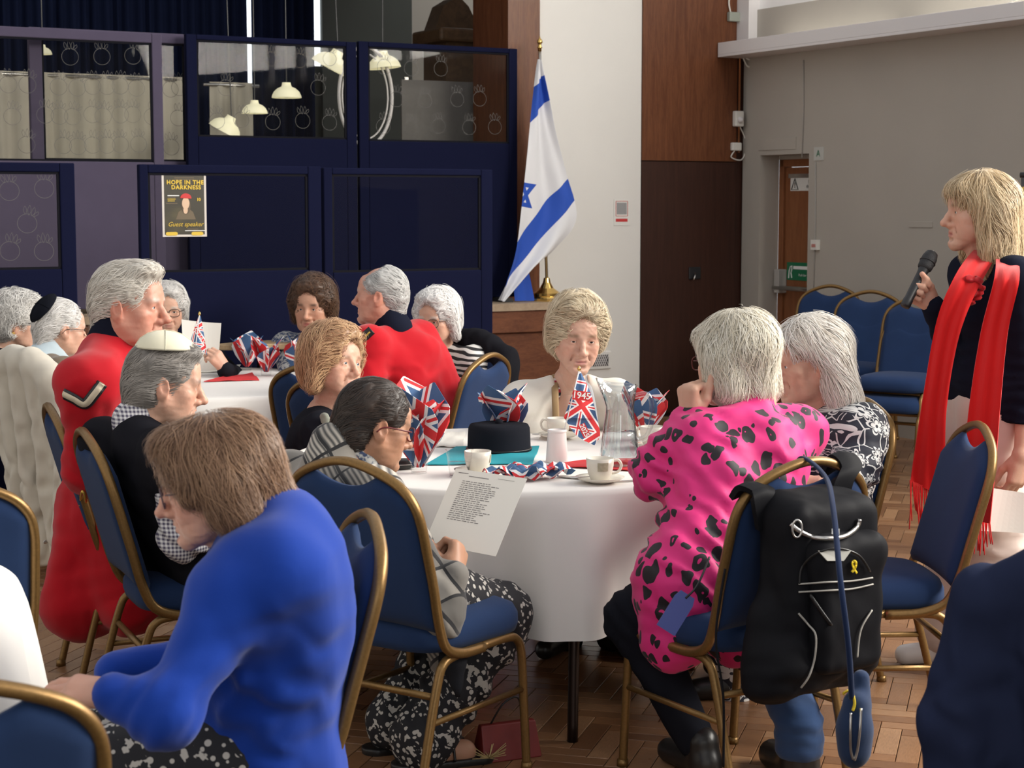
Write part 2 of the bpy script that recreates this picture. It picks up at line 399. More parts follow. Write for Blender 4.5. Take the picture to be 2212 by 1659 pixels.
# ---- right wall with door recess
t0, t1 = pr(1640, 500)[0], pr(1745, 500)[0]; zt = pr(1660, 335)[1]; TH = 0.18
ztr0 = pr(1602, 128)[1]; ztr1 = pr(1602, 100)[1]
b = MB(); b.wbox(-TH, 0, 0, t0, 0, 3.05); b.wbox(-TH, 0, t0, t1, zt, 3.05); b.wbox(-TH, 0, t1, 16, 0, 3.05)
wr = b.build('wall_right', M['wall_grey']); tag(wr, kind='structure')
b = MB(); b.wbox(-TH - 0.05, -0.02, 0, 5.2, 3.05, 5.2); wc = b.build('wall_clerestory', M['clerestory']); tag(wc, kind='structure')
b = MB(); b.wbox(-0.02, 0.08, 0.0, 0.16, ztr1, 5.2); b.build('corner_boxing', M['gloss_white'], wc)
# cover strips (old patch panels) on the grey wall
for (u0, v0, u1, v1) in ((1965, 478, 2015, 492), (1640, 300, 1720, 322)):
    ta, za = pr(u0, v0); tb, zb = pr(u1, v1); b = MB(); b.wbox(0, 0.006, ta, tb, zb, za); b.build('patch_panel', M['wall_grey'], wr, bevel=0.002)
# light trough
tr = empty('light_trough', W(0.12, 3.0, ztr0), 0, 'long white light trough sloping across the top of the grey wall', 'light trough')
o_ = W(0.12, 3.0, ztr0)
b = MB(); b.wbox(0, 0.26, 0.02, 8, ztr0, ztr0 + 0.02, o_); b.wbox(0.245, 0.26, 0.02, 8, ztr0 + 0.02, ztr1 + 0.01, o_); b.build('trough_body', M['gloss_white'], tr, bevel=0.003)
M['tube'] = emit('fluorescent_tube', (1.0, 0.97, 0.88), 5.0)
for i in range(5):
    tt = 0.5 + i * 1.45
    b = MB(); b.tube([W(0.14, tt, ztr0 + 0.06) - o_, W(0.14, tt + 1.2, ztr0 + 0.06) - o_], 0.014, 8); b.build('fluorescent_tube', M['tube'], tr, smooth=True)
b = MB(); pth = smooth_path([W(0.2, 2.9, ztr1 + 0.0), W(0.2, 3.1, ztr1 + 0.04), W(0.15, 3.5, ztr1 + 0.05), W(0.2, 3.9, ztr1 + 0.1), W(0.1, 4.1, ztr1 + 0.3)]) - o_
b.tube(pth, 0.006, 6); b.build('cable', M['whiteplastic'], tr, smooth=True)
area('trough_light', W(0.14, 3.6, ztr0 + 0.1), W(-0.2, 3.6, ztr0 + 1.2), 6.5, 0.15, 420, (1, 0.97, 0.88)).rotation_euler = (Vector(W(-0.6, 3.6, 4)) - Vector(W(0.14, 3.6, ztr0 + 0.1))).to_track_quat('-Z', 'X').to_euler()
# clerestory windows further along the right wall, out of frame, where the daylight enters
for i in range(4):
    s_ = 5.4 + i * 1.95
    b = MB()
    for (ta, tb, za, zb) in ((s_, s_ + 0.06, 3.1, 5.2), (s_ + 1.85, s_ + 1.91, 3.1, 5.2), (s_, s_ + 1.9, 3.05, 3.12), (s_, s_ + 1.9, 5.14, 5.2), (s_ + 0.93, s_ + 0.97, 3.1, 5.2)):
        b.wbox(-0.12, -0.04, ta, tb, za, zb)
    o = b.build('window_%d' % (i + 3), M['gloss_white']); tag(o, kind='structure')
# door
td1 = t0 + 0.92; zd = pr(1690, 362, -TH)[1]; bo = W(-TH - 0.02, (t0 + td1) / 2, 0)
dr = empty('door_1', bo); tag(dr, kind='structure')
b = MB(); b.wbox(-TH - 0.06, -TH - 0.02, t0 + 0.06, td1, 0.005, zd, bo); dl = b.build('door_leaf', M['door'], dr)
b = MB(); b.wbox(-TH - 0.08, -TH, t0 + 0.0, t0 + 0.055, 0, zd + 0.06, bo); b.wbox(-TH - 0.08, -TH, t0, td1, zd + 0.005, zd + 0.06, bo); b.build('door_frame', M['door'], dr, bevel=0.003)
b = MB(); b.wbox(-TH - 0.1, -TH, t0, td1, zd + 0.06, zt + 0.02, bo); b.build('over_panel', M['wall_grey'], dr)
b = MB(); b.wbox(-TH - 0.03, -TH - 0.012, t0 + 0.1, td1 - 0.05, zd - 0.08, zd - 0.05, bo); b.build('closer_arm', M['steel'], dl)
zb = pr(1700, 622, -TH)[1]
b = MB(); b.tube([W(-TH + 0.05, t0 + 0.02, zb) - bo, W(-TH + 0.05, td1, zb) - bo], 0.018, 10); b.build('panic_bar', M['steel'], dr, smooth=True)
b = MB(); b.wbox(-TH - 0.02, -TH + 0.06, t0 + 0.03, t0 + 0.09, zb - 0.04, zb + 0.14, bo); b.build('panic_bar_bracket', M['grime'], dr, bevel=0.006)
M['sign_green'] = plain('sign_green', (0.01, 0.16, 0.07), 0.35); M['sign_white'] = plain('sign_white', (0.75, 0.74, 0.7), 0.4)
M['ink'] = plain('black_ink', (0.015, 0.015, 0.015), 0.6); M['whiteink'] = plain('white_ink', (0.85, 0.85, 0.83), 0.6)
rx = Vector((NV[0], NV[1], 0))          # reading direction on the right wall
up = Vector((0, 0, 1))
def sign_right(name, uv, m, label, s=-TH - 0.016, th=0.004, parent=None, w=None):
    (u0, v0, u1, v1) = uv; ta, za = pr(u0, v0, s); tb, zb_ = pr(u1, v1, s)
    if w: tb = ta + w
    o0 = W(s, (ta + tb) / 2, (za + zb_) / 2); r = empty(name, o0, 0, label, 'sign')
    b = MB(); b.wbox(s - th, s, ta, tb, zb_, za, o0); b.build('plate', m, r); return r, ta, tb, zb_, za, s
r, ta, tb, z0, z1, s = sign_right('push_bar_sign', (1700, 566, 1745, 607), M['sign_green'], 'green and white push bar to open sign on the brown door', w=0.4)
zc = (z0 + z1) / 2; h = z1 - z0
text_on('Push bar to open', r, M['whiteink'], frame_mat(W(s + 0.003, ta + 0.24, zc - h * 0.2), rx, up), h * 0.2)
b = MB(); o0 = np.array(r.location); b.wbox(s, s + 0.002, ta + 0.08, tb - 0.01, zc + h * 0.12, zc + h * 0.3, o0); b.build('bar_symbol', M['whiteink'], r)
b = MB(); hx = ta + 0.045
b.tube(np.array([W(s + 0.002, hx - 0.02, zc - h * 0.4), W(s + 0.002, hx - 0.015, zc), W(s + 0.002, hx, zc + h * 0.25), W(s + 0.002, hx + 0.02, zc + h * 0.3), W(s + 0.002, hx + 0.02, zc + h * 0.1), W(s + 0.002, hx + 0.01, zc - h * 0.1), W(s + 0.002, hx + 0.02, zc - h * 0.38)]) - o0, 0.005, 4); b.build('hand_symbol', M['whiteink'], r)
r, ta, tb, z0, z1, s = sign_right('warning_sign', (1708, 384, 1745, 412), M['sign_white'], 'cream warning sign with black triangle high on the brown door', w=0.42)
zc = (z0 + z1) / 2; h = z1 - z0; o0 = np.array(r.location)
tri = [W(s + 0.002, ta + 0.015, z0 + 0.01), W(s + 0.002, ta + 0.095, z0 + 0.01), W(s + 0.002, ta + 0.055, z1 - 0.008)]
b = MB(); b.tube(np.array(tri) - o0, 0.005, 4, closed=True); b.build('warning_triangle', M['ink'], r)
text_on('!', r, M['ink'], frame_mat(W(s + 0.003, ta + 0.055, zc - 0.008), rx, up), h * 0.55, bold=0.002)
text_on('Mind\nthe step', r, M['ink'], frame_mat(W(s + 0.003, ta + 0.25, zc), rx, up), h * 0.36)
r, ta, tb, z0, z1, s = sign_right('faded_arrow_sign', (1758, 318, 1778, 346), plain('faded_sign', (0.5, 0.5, 0.46), 0.6), 'small faded arrow sign on grey wall above the door', s=0.006, th=0.006)
text_on('A', r, M['sign_green'], frame_mat(W(s + 0.003, (ta + tb) / 2, (z0 + z1) / 2), rx, up), (z1 - z0) * 0.7)
r, ta, tb, z0, z1, s = sign_right('call_point', (1751, 518, 1764, 540), M['whiteplastic'], 'small pale fire call point on grey wall beside the door', s=0.03, th=0.03); r['category'] = 'alarm'
b = MB(); b.wbox(s, s + 0.004, ta + 0.015, tb - 0.015, z0 + 0.02, z1 - 0.03, np.array(r.location)); b.build('call_glass', plain('red_faded', (0.5, 0.2, 0.17), 0.5), r)
b = MB(); t_p, z_p = pr(2000, 490); 
for i, (u0, v0, v1) in enumerate(((1763, 350, 640), (1737, 130, 340))):
    ta, za = pr(u0, v0); _, zb_ = pr(u0, v1); o0 = W(0.006, ta, zb_)
    b = MB(); b.tube(np.array([W(0.006, ta, zb_), W(0.006, ta + 0.01, (za + zb_) / 2), W(0.006, ta, za)]) - o0, 0.004, 6)
    b.build('cable_run', M['grime'], wr, o0, smooth=True)
# ---- things on the panelled wall
def wallbox(name, u0, v0, u1, v1, th, m, label, cat, t=0.012):
    s0, z1 = pl(u0, v0, t); s1, z0 = pl(u1, v1, t); o0 = W((s0 + s1) / 2, t, (z0 + z1) / 2); r = empty(name, o0, 0, label, cat)
    b = MB(); b.wbox(min(s0, s1), max(s0, s1), t, t + th, z0, z1, o0); b.build('housing', m, r, bevel=0.008); return r, o0, (min(s0, s1), max(s0, s1), z0, z1)
r, o0, q = wallbox('motion_detector', 1582, 240, 1600, 274, 0.045, M['whiteplastic'], 'white motion detector on the wood panel edge', 'detector')
b = MB(); b.lathe([(0.001, 0.03), (0.015, 0.025), (0.022, 0.012), (0.024, 0)], 12); o = b.build('lens', M['gloss_white'], r, W((q[0] + q[1]) / 2, 0.06, (q[2] + q[3]) / 2 - 0.01) - o0, (math.radians(80), 0, PHI), smooth=True)
r, o0, q = wallbox('junction_box', 1577, 308, 1597, 326, 0.035, M['whiteplastic'], 'small cream junction box below the motion detector', 'junction box')
cb = smooth_path([W(q[0] + 0.01, 0.03, q[3] + 0.12), W(q[0] - 0.05, 0.02, q[3] + 0.02), W(q[0] - 0.045, 0.02, q[2] - 0.02), W(q[0] + 0.0, 0.03, q[2] - 0.07), W(q[1] - 0.0, 0.03, q[2] - 0.05), W(q[1] - 0.03, 0.03, q[2])]) - o0
b = MB(); b.tube(cb, 0.005, 6); b.build('cable', M['whiteplastic'], r, smooth=True)
r, o0, q = wallbox('junction_box', 1570, 26, 1594, 48, 0.04, plain('grey_green_box', (0.3, 0.32, 0.27), 0.6), 'grey green junction box at the top of wood panel', 'junction box')
b = MB(); b.tube(smooth_path([W(q[1] - 0.02, 0.03, q[3]), W(q[1] - 0.01, 0.03, q[3] + 0.1), W(q[0], 0.02, q[3] + 0.25)]) - o0, 0.006, 6); b.build('cable', M['whiteplastic'], r, smooth=True)
s_c, z_c = pl(1600, 330, 0.03); o0 = W(s_c - 0.01, 0.03, z_c)
s_c += .03; o0 = W(s_c - 0.01, 0.03, z_c); r = empty('conduit', o0, 0, 'thin copper conduit running up the room corner', 'pipe')
b = MB(); b.tube([W(s_c - 0.01, 0.03, z_c) - o0, W(s_c - 0.01, 0.03, 4.5) - o0], 0.009, 8); b.build('pipe', plain('copper', (0.45, 0.2, 0.09), 0.4, 0.9), r, smooth=True)
for i in range(3):
    s0, z0 = pl(1595 + i * 2, 90 + i * 8, 0.03); b = MB(); b.tube(smooth_path([W(s0, 0.03, z0), W(s0 - 0.05, 0.06, z0 - 0.07 - 0.03 * i), W(s0 - 0.13, 0.1, z0 - 0.1)]) - o0, 0.006, 6); b.build('loose_cable', M['whiteplastic'], r, smooth=True)
r, o0, q = wallbox('door_lock', 1487, 577, 1512, 603, 0.012, M['black'], 'black square lock plate with key in dark wood panel', 'lock', 0.008)
b = MB(); b.tube([W((q[0] + q[1]) / 2, 0.02, (q[2] + q[3]) / 2) - o0, W((q[0] + q[1]) / 2 + 0.02, 0.05, (q[2] + q[3]) / 2 - 0.02) - o0, W((q[0] + q[1]) / 2 + 0.035, 0.05, (q[2] + q[3]) / 2 - 0.05) - o0], 0.006, 6); b.build('key', M['steel'], r, smooth=True)
# small notice on the white wall (printed square frame and red strip, code left out)
r, o0, q = wallbox('small_notice', 1326, 430, 1359, 487, 0.003, M['sign_white'], 'small white printed notice on the white wall', 'notice', 0.001)
r.children[0].modifiers.clear()
s0, s1, z0, z1 = q; hh = z1 - z0; ww = s1 - s0
M['redink'] = plain('red_ink', (0.55, 0.03, 0.03), 0.6)
sq = [W(s0 + ww * .12, .005, z0 + hh * .36), W(s1 - ww * .12, .005, z0 + hh * .36), W(s1 - ww * .12, .005, z0 + hh * .92), W(s0 + ww * .12, .005, z0 + hh * .92)]
b = MB(); b.tube(np.array(sq) - o0, 0.0025, 4, closed=True); b.build('red_border', M['redink'], r)
b = MB(); b.wbox(s0 + ww * .18, s1 - ww * .18, .003, .005, z0 + hh * .42, z0 + hh * .86, o0); b.build('grey_square', plain('grey_print', (0.3, 0.3, 0.3), 0.7), r)
b = MB(); b.wbox(s0 + ww * .12, s1 - ww * .12, .003, .006, z0 + hh * .14, z0 + hh * .26, o0); b.build('red_strip', M['redink'], r, bevel=0.004)
# air vent low on the white wall
r, o0, q = wallbox('air_vent', 1268, 760, 1318, 796, 0.02, M['wall_white'], 'white framed air vent low on the white wall', 'vent', 0.001)
s0, s1, z0, z1 = q
b = MB(); b.wbox(s0 + .03, s1 - .03, .02, .024, z0 + .025, z1 - .025, o0); b.build('vent_opening', M['black'], r)
for i in range(7):
    x = s0 + .03 + (s1 - s0 - .1) * i / 6
    for sg in (0, 1):
        b = MB(); b.tube([W(x + (.04 if sg else 0), .027, z0 + .025) - o0, W(x + (0 if sg else .04), .027, z1 - .025) - o0], 0.003, 4); b.build('vent_bar', M['gloss_white'], r)
# wooden lectern-like cabinet top standing on the stage behind the right screen
s0, s1 = pl(1088, 60, -0.9)[0], pl(945, 60, -0.9)[0]; zA = pl(1000, 92, -0.9)[1]; zB = pl(1000, 62, -0.9)[1]; zC = pl(1000, 10, -0.9)[1]
o0 = W((s0 + s1) / 2, -0.9, SZ); r = empty('wooden_cabinet', o0, 0, 'dark wooden cabinet with stepped top behind the right navy screen', 'cabinet')
M['cabwood'] = wood('cabinet_wood', (0.06, 0.032, 0.014), (0.11, 0.06, 0.028), (2, 2, 2), 0.5)
b = MB(); b.wbox(s0 - .3, s1 - .08, -1.3, -0.92, SZ, zA, o0); b.build('body', M['cabwood'], r)
b = MB(); b.wbox(s0 - .3, s1, -1.35, -0.85, zA, zB, o0); b.build('cornice', M['cabwood'], r, bevel=0.02)
wtop = s1 - s0
b = MB(); cs = [W(s0 + wtop * f, tt, zz) - o0 for (f, zz) in ((0.82, zB), (0.1, zB), (0.3, zC + .02), (0.42, zC + .08), (0.5, zC + .08), (0.68, zC + .02)) for tt in (-1.15,)]
back = [c + (W(0, -0.2, 0) - W(0, 0, 0)) for c in cs]; n = len(cs)
b.add(cs + back, [tuple(range(n - 1, -1, -1)), tuple(range(n, 2 * n))] + [(i, (i + 1) % n, n + (i + 1) % n, n + i) for i in range(n)]); b.build('pediment', M['cabwood'], r)
# grey display board standing on the stage, seen through the right pane
s0, s1 = pl(1085, 230, -0.6)[0], pl(868, 230, -0.6)[0]; zz = pl(980, 176, -0.6)[1]; o0 = W((s0 + s1) / 2, -0.6, SZ)
r = empty('display_board', o0, 0, 'grey display board standing behind the right navy screen pane', 'board')
b = MB(); b.wbox(s0, s1, -.62, -.6, SZ + .2, zz, o0); b.build('panel', plain('grey_felt', (0.17, 0.16, 0.15), .95, var=.1, vs=40), r)
for x in (s0 + .05, s1 - .05):
    b = MB(); b.wbox(x - .015, x + .015, -.64, -.62, SZ, zz + .02, o0); b.build('board_leg', M['steel'], r)

# ---- screens
M['navyfelt'] = fabric('navy_felt', (0.006, 0.0075, 0.026), 0.06, 0, sheen=.05); M['lavfelt'] = fabric('lavender_felt', (0.075, 0.062, 0.1), 0.06, 0, sheen=.05)
M['pane'] = glass('screen_pane', (0.94, 0.94, 0.93), 0.012); M['line'] = plain('drawing_ink', (0.1, 0.095, 0.09), 0.7)
M['bead'] = MT('dark_bead').col((.008, .008, .012)).set(Roughness=.8, **{'Specular_IOR_Level': .08}).m
def pom_mesh():
    b = MB(); R = 0.052
    def stroke(pts, wd=0.0022):
        pts = np.array(pts, float); T = np.gradient(pts, axis=0); N = np.stack([-T[:, 1], T[:, 0]], 1); N /= np.linalg.norm(N, axis=1)[:, None] + 1e-9
        n = len(pts); V = [(*(p + q * wd / 2), 0) for p, q in zip(pts, N)] + [(*(p - q * wd / 2), 0) for p, q in zip(pts, N)]
        b.add(V, [(i, i + 1, n + i + 1, n + i) for i in range(n - 1)])
    a = np.linspace(0.25, 2 * math.pi + 0.1, 28) + 1.3; stroke(np.stack([R * np.cos(a), R * 0.97 * np.sin(a)], 1))
    for cx, h_, lean in ((-.02, .045, -.03), (0, .055, -.005), (.018, .05, .022), (.03, .03, .045)):
        t = np.linspace(0, 1, 9); x = cx * (1 - t) + lean * t; y = R * .85 + h_ * t; bul = .009 * np.sin(t * math.pi)
        stroke(np.stack([x + bul, y], 1), .0018); stroke(np.stack([x - bul, y], 1), .0018)
    return mesh('pomegranate_drawing', b.V, b.F, False)
POM = pom_mesh(); POM.materials.append(M['line'])
wx = Vector((-AV[0], -AV[1], 0))
def screen(t, uL, uR, vT, z0, pane, m, label, poms, group, th=0.045, vref=None):
    um = (uL + uR) / 2; sR = pl(uR, 200, t)[0]; sL = pl(uL, 200, t)[0]; zT = pl(um, vT, t)[1]
    pL, zP1 = pl(pane[0], (pane[1]), t); pR, zP0 = pl(pane[2], pane[3], t); zP1 = pl(um, pane[1], t)[1]; zP0 = pl(um, pane[3], t)[1]
    o0 = W((sL + sR) / 2, t, z0); r = empty('screen_divider', o0, 0, label, 'room divider', group)
    for nm, bx in (('stile', (pL, sL, z0 + .03, zT)), ('stile', (sR, pR, z0 + .03, zT)), ('top_rail', (pR, pL, zP1, zT)), ('lower_panel', (pR, pL, z0 + .03, zP0))):
        b = MB(); b.wbox(bx[0], bx[1], t - th, t, bx[2], bx[3], o0); b.build(nm, m, r, bevel=0.006)
    for x in (sL - .15, sR + .15):
        b = MB(); b.wbox(x - .03, x + .03, t - .2, t + .15, z0, z0 + .03, o0); b.build('foot', M['black'], r)
    b = MB(); b.wbox(pR, pL, t - th / 2 - .002, t - th / 2 + .002, zP0, zP1, o0); pn = b.build('pane', M['pane'], r)
    for e in ((pR, pL, zP1 - .012, zP1), (pR, pL, zP0, zP0 + .012), (pR, pR + .012, zP0, zP1), (pL - .012, pL, zP0, zP1)):
        b = MB(); b.wbox(e[0], e[1], t - th / 2, t - .008, e[2], e[3], o0); b.build('pane_bead', M['bead'], pn)
    for (u, v, sc_) in poms:
        s_, z_ = pl(u, v, t - th / 2 + .004)
        d = link('pomegranate_drawing', POM, None, pn); d.matrix_local = Matrix.Translation(-Vector(o0)) @ frame_mat(W(s_, t - th / 2 + .004, z_), wx, up) @ Matrix.Rotation(random.uniform(-.25, .15), 4, 'Z') @ Matrix.Scale(sc_, 4)
    return r, o0
rp = lambda us, v, sc_=1.0: [(u + random.uniform(-4, 4), v + random.uniform(-3, 3), sc_) for u in us]
tall = 'tall screens standing on the stage'; low = 'screens standing on the floor in front of the stage'
screen(0.17, -260, 352, 58, SZ, (-230, 80, 333, 347), M['lavfelt'], 'wide lavender screen with clear pane at the left on the stage',
       rp((20, 60), 185) + rp((130, 163, 198, 230, 262, 297), 188) + rp((24, 95, 130, 155, 196, 222, 260, 287, 325), 250) + rp((57, 133, 165, 200, 230, 263, 297), 314) + rp((155, 222, 287), 122), tall)
screen(0.02, 65, 412, 66, SZ, (90, 88, 403, 347), M['lavfelt'], 'narrow strip of second lavender screen behind the wide lavender one', rp((370, 385), 190) + [(370, 318, 1), (385, 255, 1)], tall)
screen(0.13, 404, 771, 82, SZ, (425, 93, 750, 298), M['navyfelt'], 'navy felt screen with lampshades showing in its clear pane', rp((490, 690), 190) + rp((465, 525, 592, 655, 715), 262) + rp((520, 590, 650, 715), 130, .9), tall)
screen(0.13, 776, 1118, 97, SZ, (796, 108, 1100, 307), M['navyfelt'], 'navy felt screen beside the pillar and blue and white flag', rp((860, 920, 985, 1040), 215) + rp((830, 890, 950, 1010, 1065), 275) + rp((885, 950, 830), 147), tall)
TL = 2.05
screen(TL, -230, 157, 350, 0, (-205, 370, 134, 584), M['navyfelt'], 'navy screen at the far left with pale lavender pane', rp((22, 92), 410, .95) + rp((55,), 480, .95) + rp((20, 92), 545, .95), low)
sL2, oL2 = screen(TL, 297, 692, 357, 0, (320, 375, 668, 586), M['navyfelt'], 'navy screen on the floor with the yellow and black poster', [], low)
screen(TL - .06, 697, 1064, 364, 0, (718, 378, 1040, 586), M['navyfelt'], 'navy screen on the floor right of the poster screen', [], low)
# poster stuck on the pane
tp = TL - .01; s0, z1 = pl(349, 377, tp); s1, z0 = pl(447, 511, tp); o0 = W((s0 + s1) / 2, tp, (z0 + z1) / 2)
r = empty('poster', o0, 0, 'yellow on black event poster stuck on the navy screen pane', 'poster')
M['cardwhite'] = plain('poster_white', (0.6, 0.55, 0.5), .5)
pm = MT('poster_black'); pm.col(pm.mix(pm.noise(6, detail=2).step(.5, .75), (0.025, 0.02, 0.008), (0.075, 0.06, 0.02))).set(Roughness=.4); M['posterblack'] = pm.m
M['gold_ink'] = plain('gold_ink', (0.62, 0.42, 0.03), .5)
b = MB(); b.wbox(s1, s0, tp - .002, tp, z0, z1, o0); b.build('sheet', M['cardwhite'], r)
pw_ = s0 - s1; phh = z1 - z0
b = MB(); b.wbox(s1 + .012, s0 - .012, tp, tp + .0015, z0 + .012, z1, o0); b.build('print_ground', M['posterblack'], r)
def pp(x, y, dt=.004): return W(s0 - x * pw_, tp + dt, z1 - y * phh)      # poster coordinates 0..1 from the top left
def ptxt(s_, x, y, size, m='gold_ink', **kw): text_on(s_, r, M[m], frame_mat(pp(x, y), wx, up), size, **kw)
ptxt('HOPE IN THE', .52, .125, .03, bold=.0012, spacing=1.15); ptxt('DARKNESS', .54, .205, .03, bold=.0012, spacing=1.15); ptxt('10', .82, .4, .022, bold=.001)
ptxt('Guest speaker', .51, .8, .033, shear=.35)
def blob(name, pts, m, dt): 
    V = [pp(x, y, dt) - o0 for x, y in pts]; o = link(name, mesh(name, V, [tuple(range(len(V) - 1, -1, -1))], False), m, r); md = o.modifiers.new('t', 'SOLIDIFY'); md.thickness = .0008; return o
def oval(cx, cy, rx_, ry_, n=20, a0=0, a1=2 * math.pi): return [(cx + rx_ * math.cos(a0 + (a1 - a0) * i / n), cy + ry_ * math.sin(a0 + (a1 - a0) * i / n)) for i in range(n)]
M['pskin'] = plain('print_skin', (0.62, 0.42, 0.28), .5); M['pbrown'] = plain('print_brown', (0.08, 0.05, 0.025), .5); M['ptan'] = plain('print_tan', (0.12, 0.085, 0.045), .5)
blob('printed_coat', [(.3, .72), (.36, .6), (.46, .55), (.6, .55), (.69, .6), (.75, .72)], M['ptan'], .0022)
blob('printed_hair', oval(.53, .5, .105, .14), M['pbrown'], .003); blob('printed_neck', oval(.52, .57, .05, .06), M['pskin'], .0034)
blob('printed_face', oval(.525, .46, .085, .095), M['pskin'], .0042); blob('printed_beret', oval(.53, .375, .125, .075, 20, math.pi, 2 * math.pi + .3), M['redink'], .005)
for yb, x0, x1_, mm in ((.045, .28, .72, 'ptan'), (.07, .28, .72, 'ptan'), (.335, .12, .38, 'whiteink'), (.36, .12, .3, 'ptan'), (.39, .12, .3, 'gold_ink'), (.42, .12, .28, 'gold_ink'), (.46, .08, .34, 'ptan'), (.875, .55, .8, 'ptan'), (.9, .5, .96, 'whiteink')):
    b = MB(); a_ = pp(x0, yb + .008, .003) - o0; c_ = pp(x1_, yb - .004, .003) - o0
    b.add([a_, (c_[0], c_[1], a_[2]), c_, (a_[0], a_[1], c_[2])], [(0, 1, 2, 3)]); b.build('small_print', M[mm], r)
for x in (.2, .78):
    blob('yellow_button', oval(x - .09, .95, .045, .03, 10, math.pi / 2, 3 * math.pi / 2) + oval(x + .09, .95, .045, .03, 10, -math.pi / 2, math.pi / 2), M['gold_ink'], .003)
# stand-ins behind the upper panes that imitate mirrored pendant lamps and a round window
M['shade'] = MT('opal_shade').col((0.8, 0.76, 0.55)).set(Roughness=.4, Emission_Color=(1, .93, .62), Emission_Strength=.35).m  # self-glow imitates the light of the mirrored lamps
def pendant(u, v, wpx, t, label, tilt=0.0):
    s_, z_ = pl(u, v, t); dpt = W(s_, t, z_)[1]; R = wpx / 2 * dpt / F
    o0 = W(s_, t, z_); r = empty('reflected_lamp', o0, 0, label, 'lamp', 'cream domes imitating lamps reflected in the screens'); r.rotation_euler = (0, tilt, 0)
    b = MB(); b.lathe([(R * x, R * y) for x, y in ((1, -.25), (.97, -.1), (.85, .15), (.62, .36), (.35, .48), (.3, .62), (.28, .75), (.0, .76))], 24); b.build('lamp_shade', M['shade'], r, smooth=True).modifiers.new('t', 'SOLIDIFY').thickness = .004
    b = MB(); b.tube([(0, 0, R * .7), (math.sin(-tilt) * 1.0 * (3.84 - z_), 0, (3.84 - z_) * math.cos(tilt))], .004, 6); b.build('cord', M['black'], r)
    b = MB(); b.lathe([(R * .0, -R * .3), (R * .2, -R * .22), (R * .22, -R * .05), (R * .1, R * .3)], 12); b.build('bulb', M['shade'], r, smooth=True)
pendant(619, 203, 64, -.35, 'small cream dome imitating a lamp reflection in the centre of the left navy pane')
pendant(550, 238, 56, -.45, 'smallest cream dome imitating a lamp reflection behind the left navy pane')
pendant(488, 276, 72, -.5, 'lowest cream dome imitating a lamp reflection at the lower left of the navy pane', .5)
pendant(716, 138, 84, -.3, 'cream dome imitating a lamp reflection at the upper right of the left navy pane', .5)
pendant(829, 138, 72, -.25, 'big cream dome imitating a lamp reflection at the upper left of the right navy pane', -.1)
pendant(92, 112, 40, -.4, 'cream dome imitating a lamp reflection in the lavender screen pane')
s_, z_ = pl(790, 208, -.2); o0 = W(s_, -.2, z_); Rz = 105 * o0[1] / F; Rs = 62 * o0[1] / F
r = empty('reflected_window_ring', o0, 0, 'white oval ring imitating a round window reflected in the two navy screens', 'frame')  # added ring, stands in for a round window mirrored in the panes
for i, (k, wd, m) in enumerate(((1.0, .012, 'gloss_white'), (.86, .006, 'gloss_white'))):
    b = MB(); b.tube([W(s_ + Rs * k * math.cos(a), -.2 - .01 * i, z_ + Rz * k * math.sin(a)) - o0 for a in np.linspace(0, 2 * math.pi, 48, endpoint=False)], wd, 8, closed=True); b.build('ring', M[m], r, smooth=True)
b = MB(); b.tube([W(s_, -.2, z_ - Rz) - o0, W(s_, -.2, SZ) - o0], .015, 8); b.build('stand', M['steel'], r)
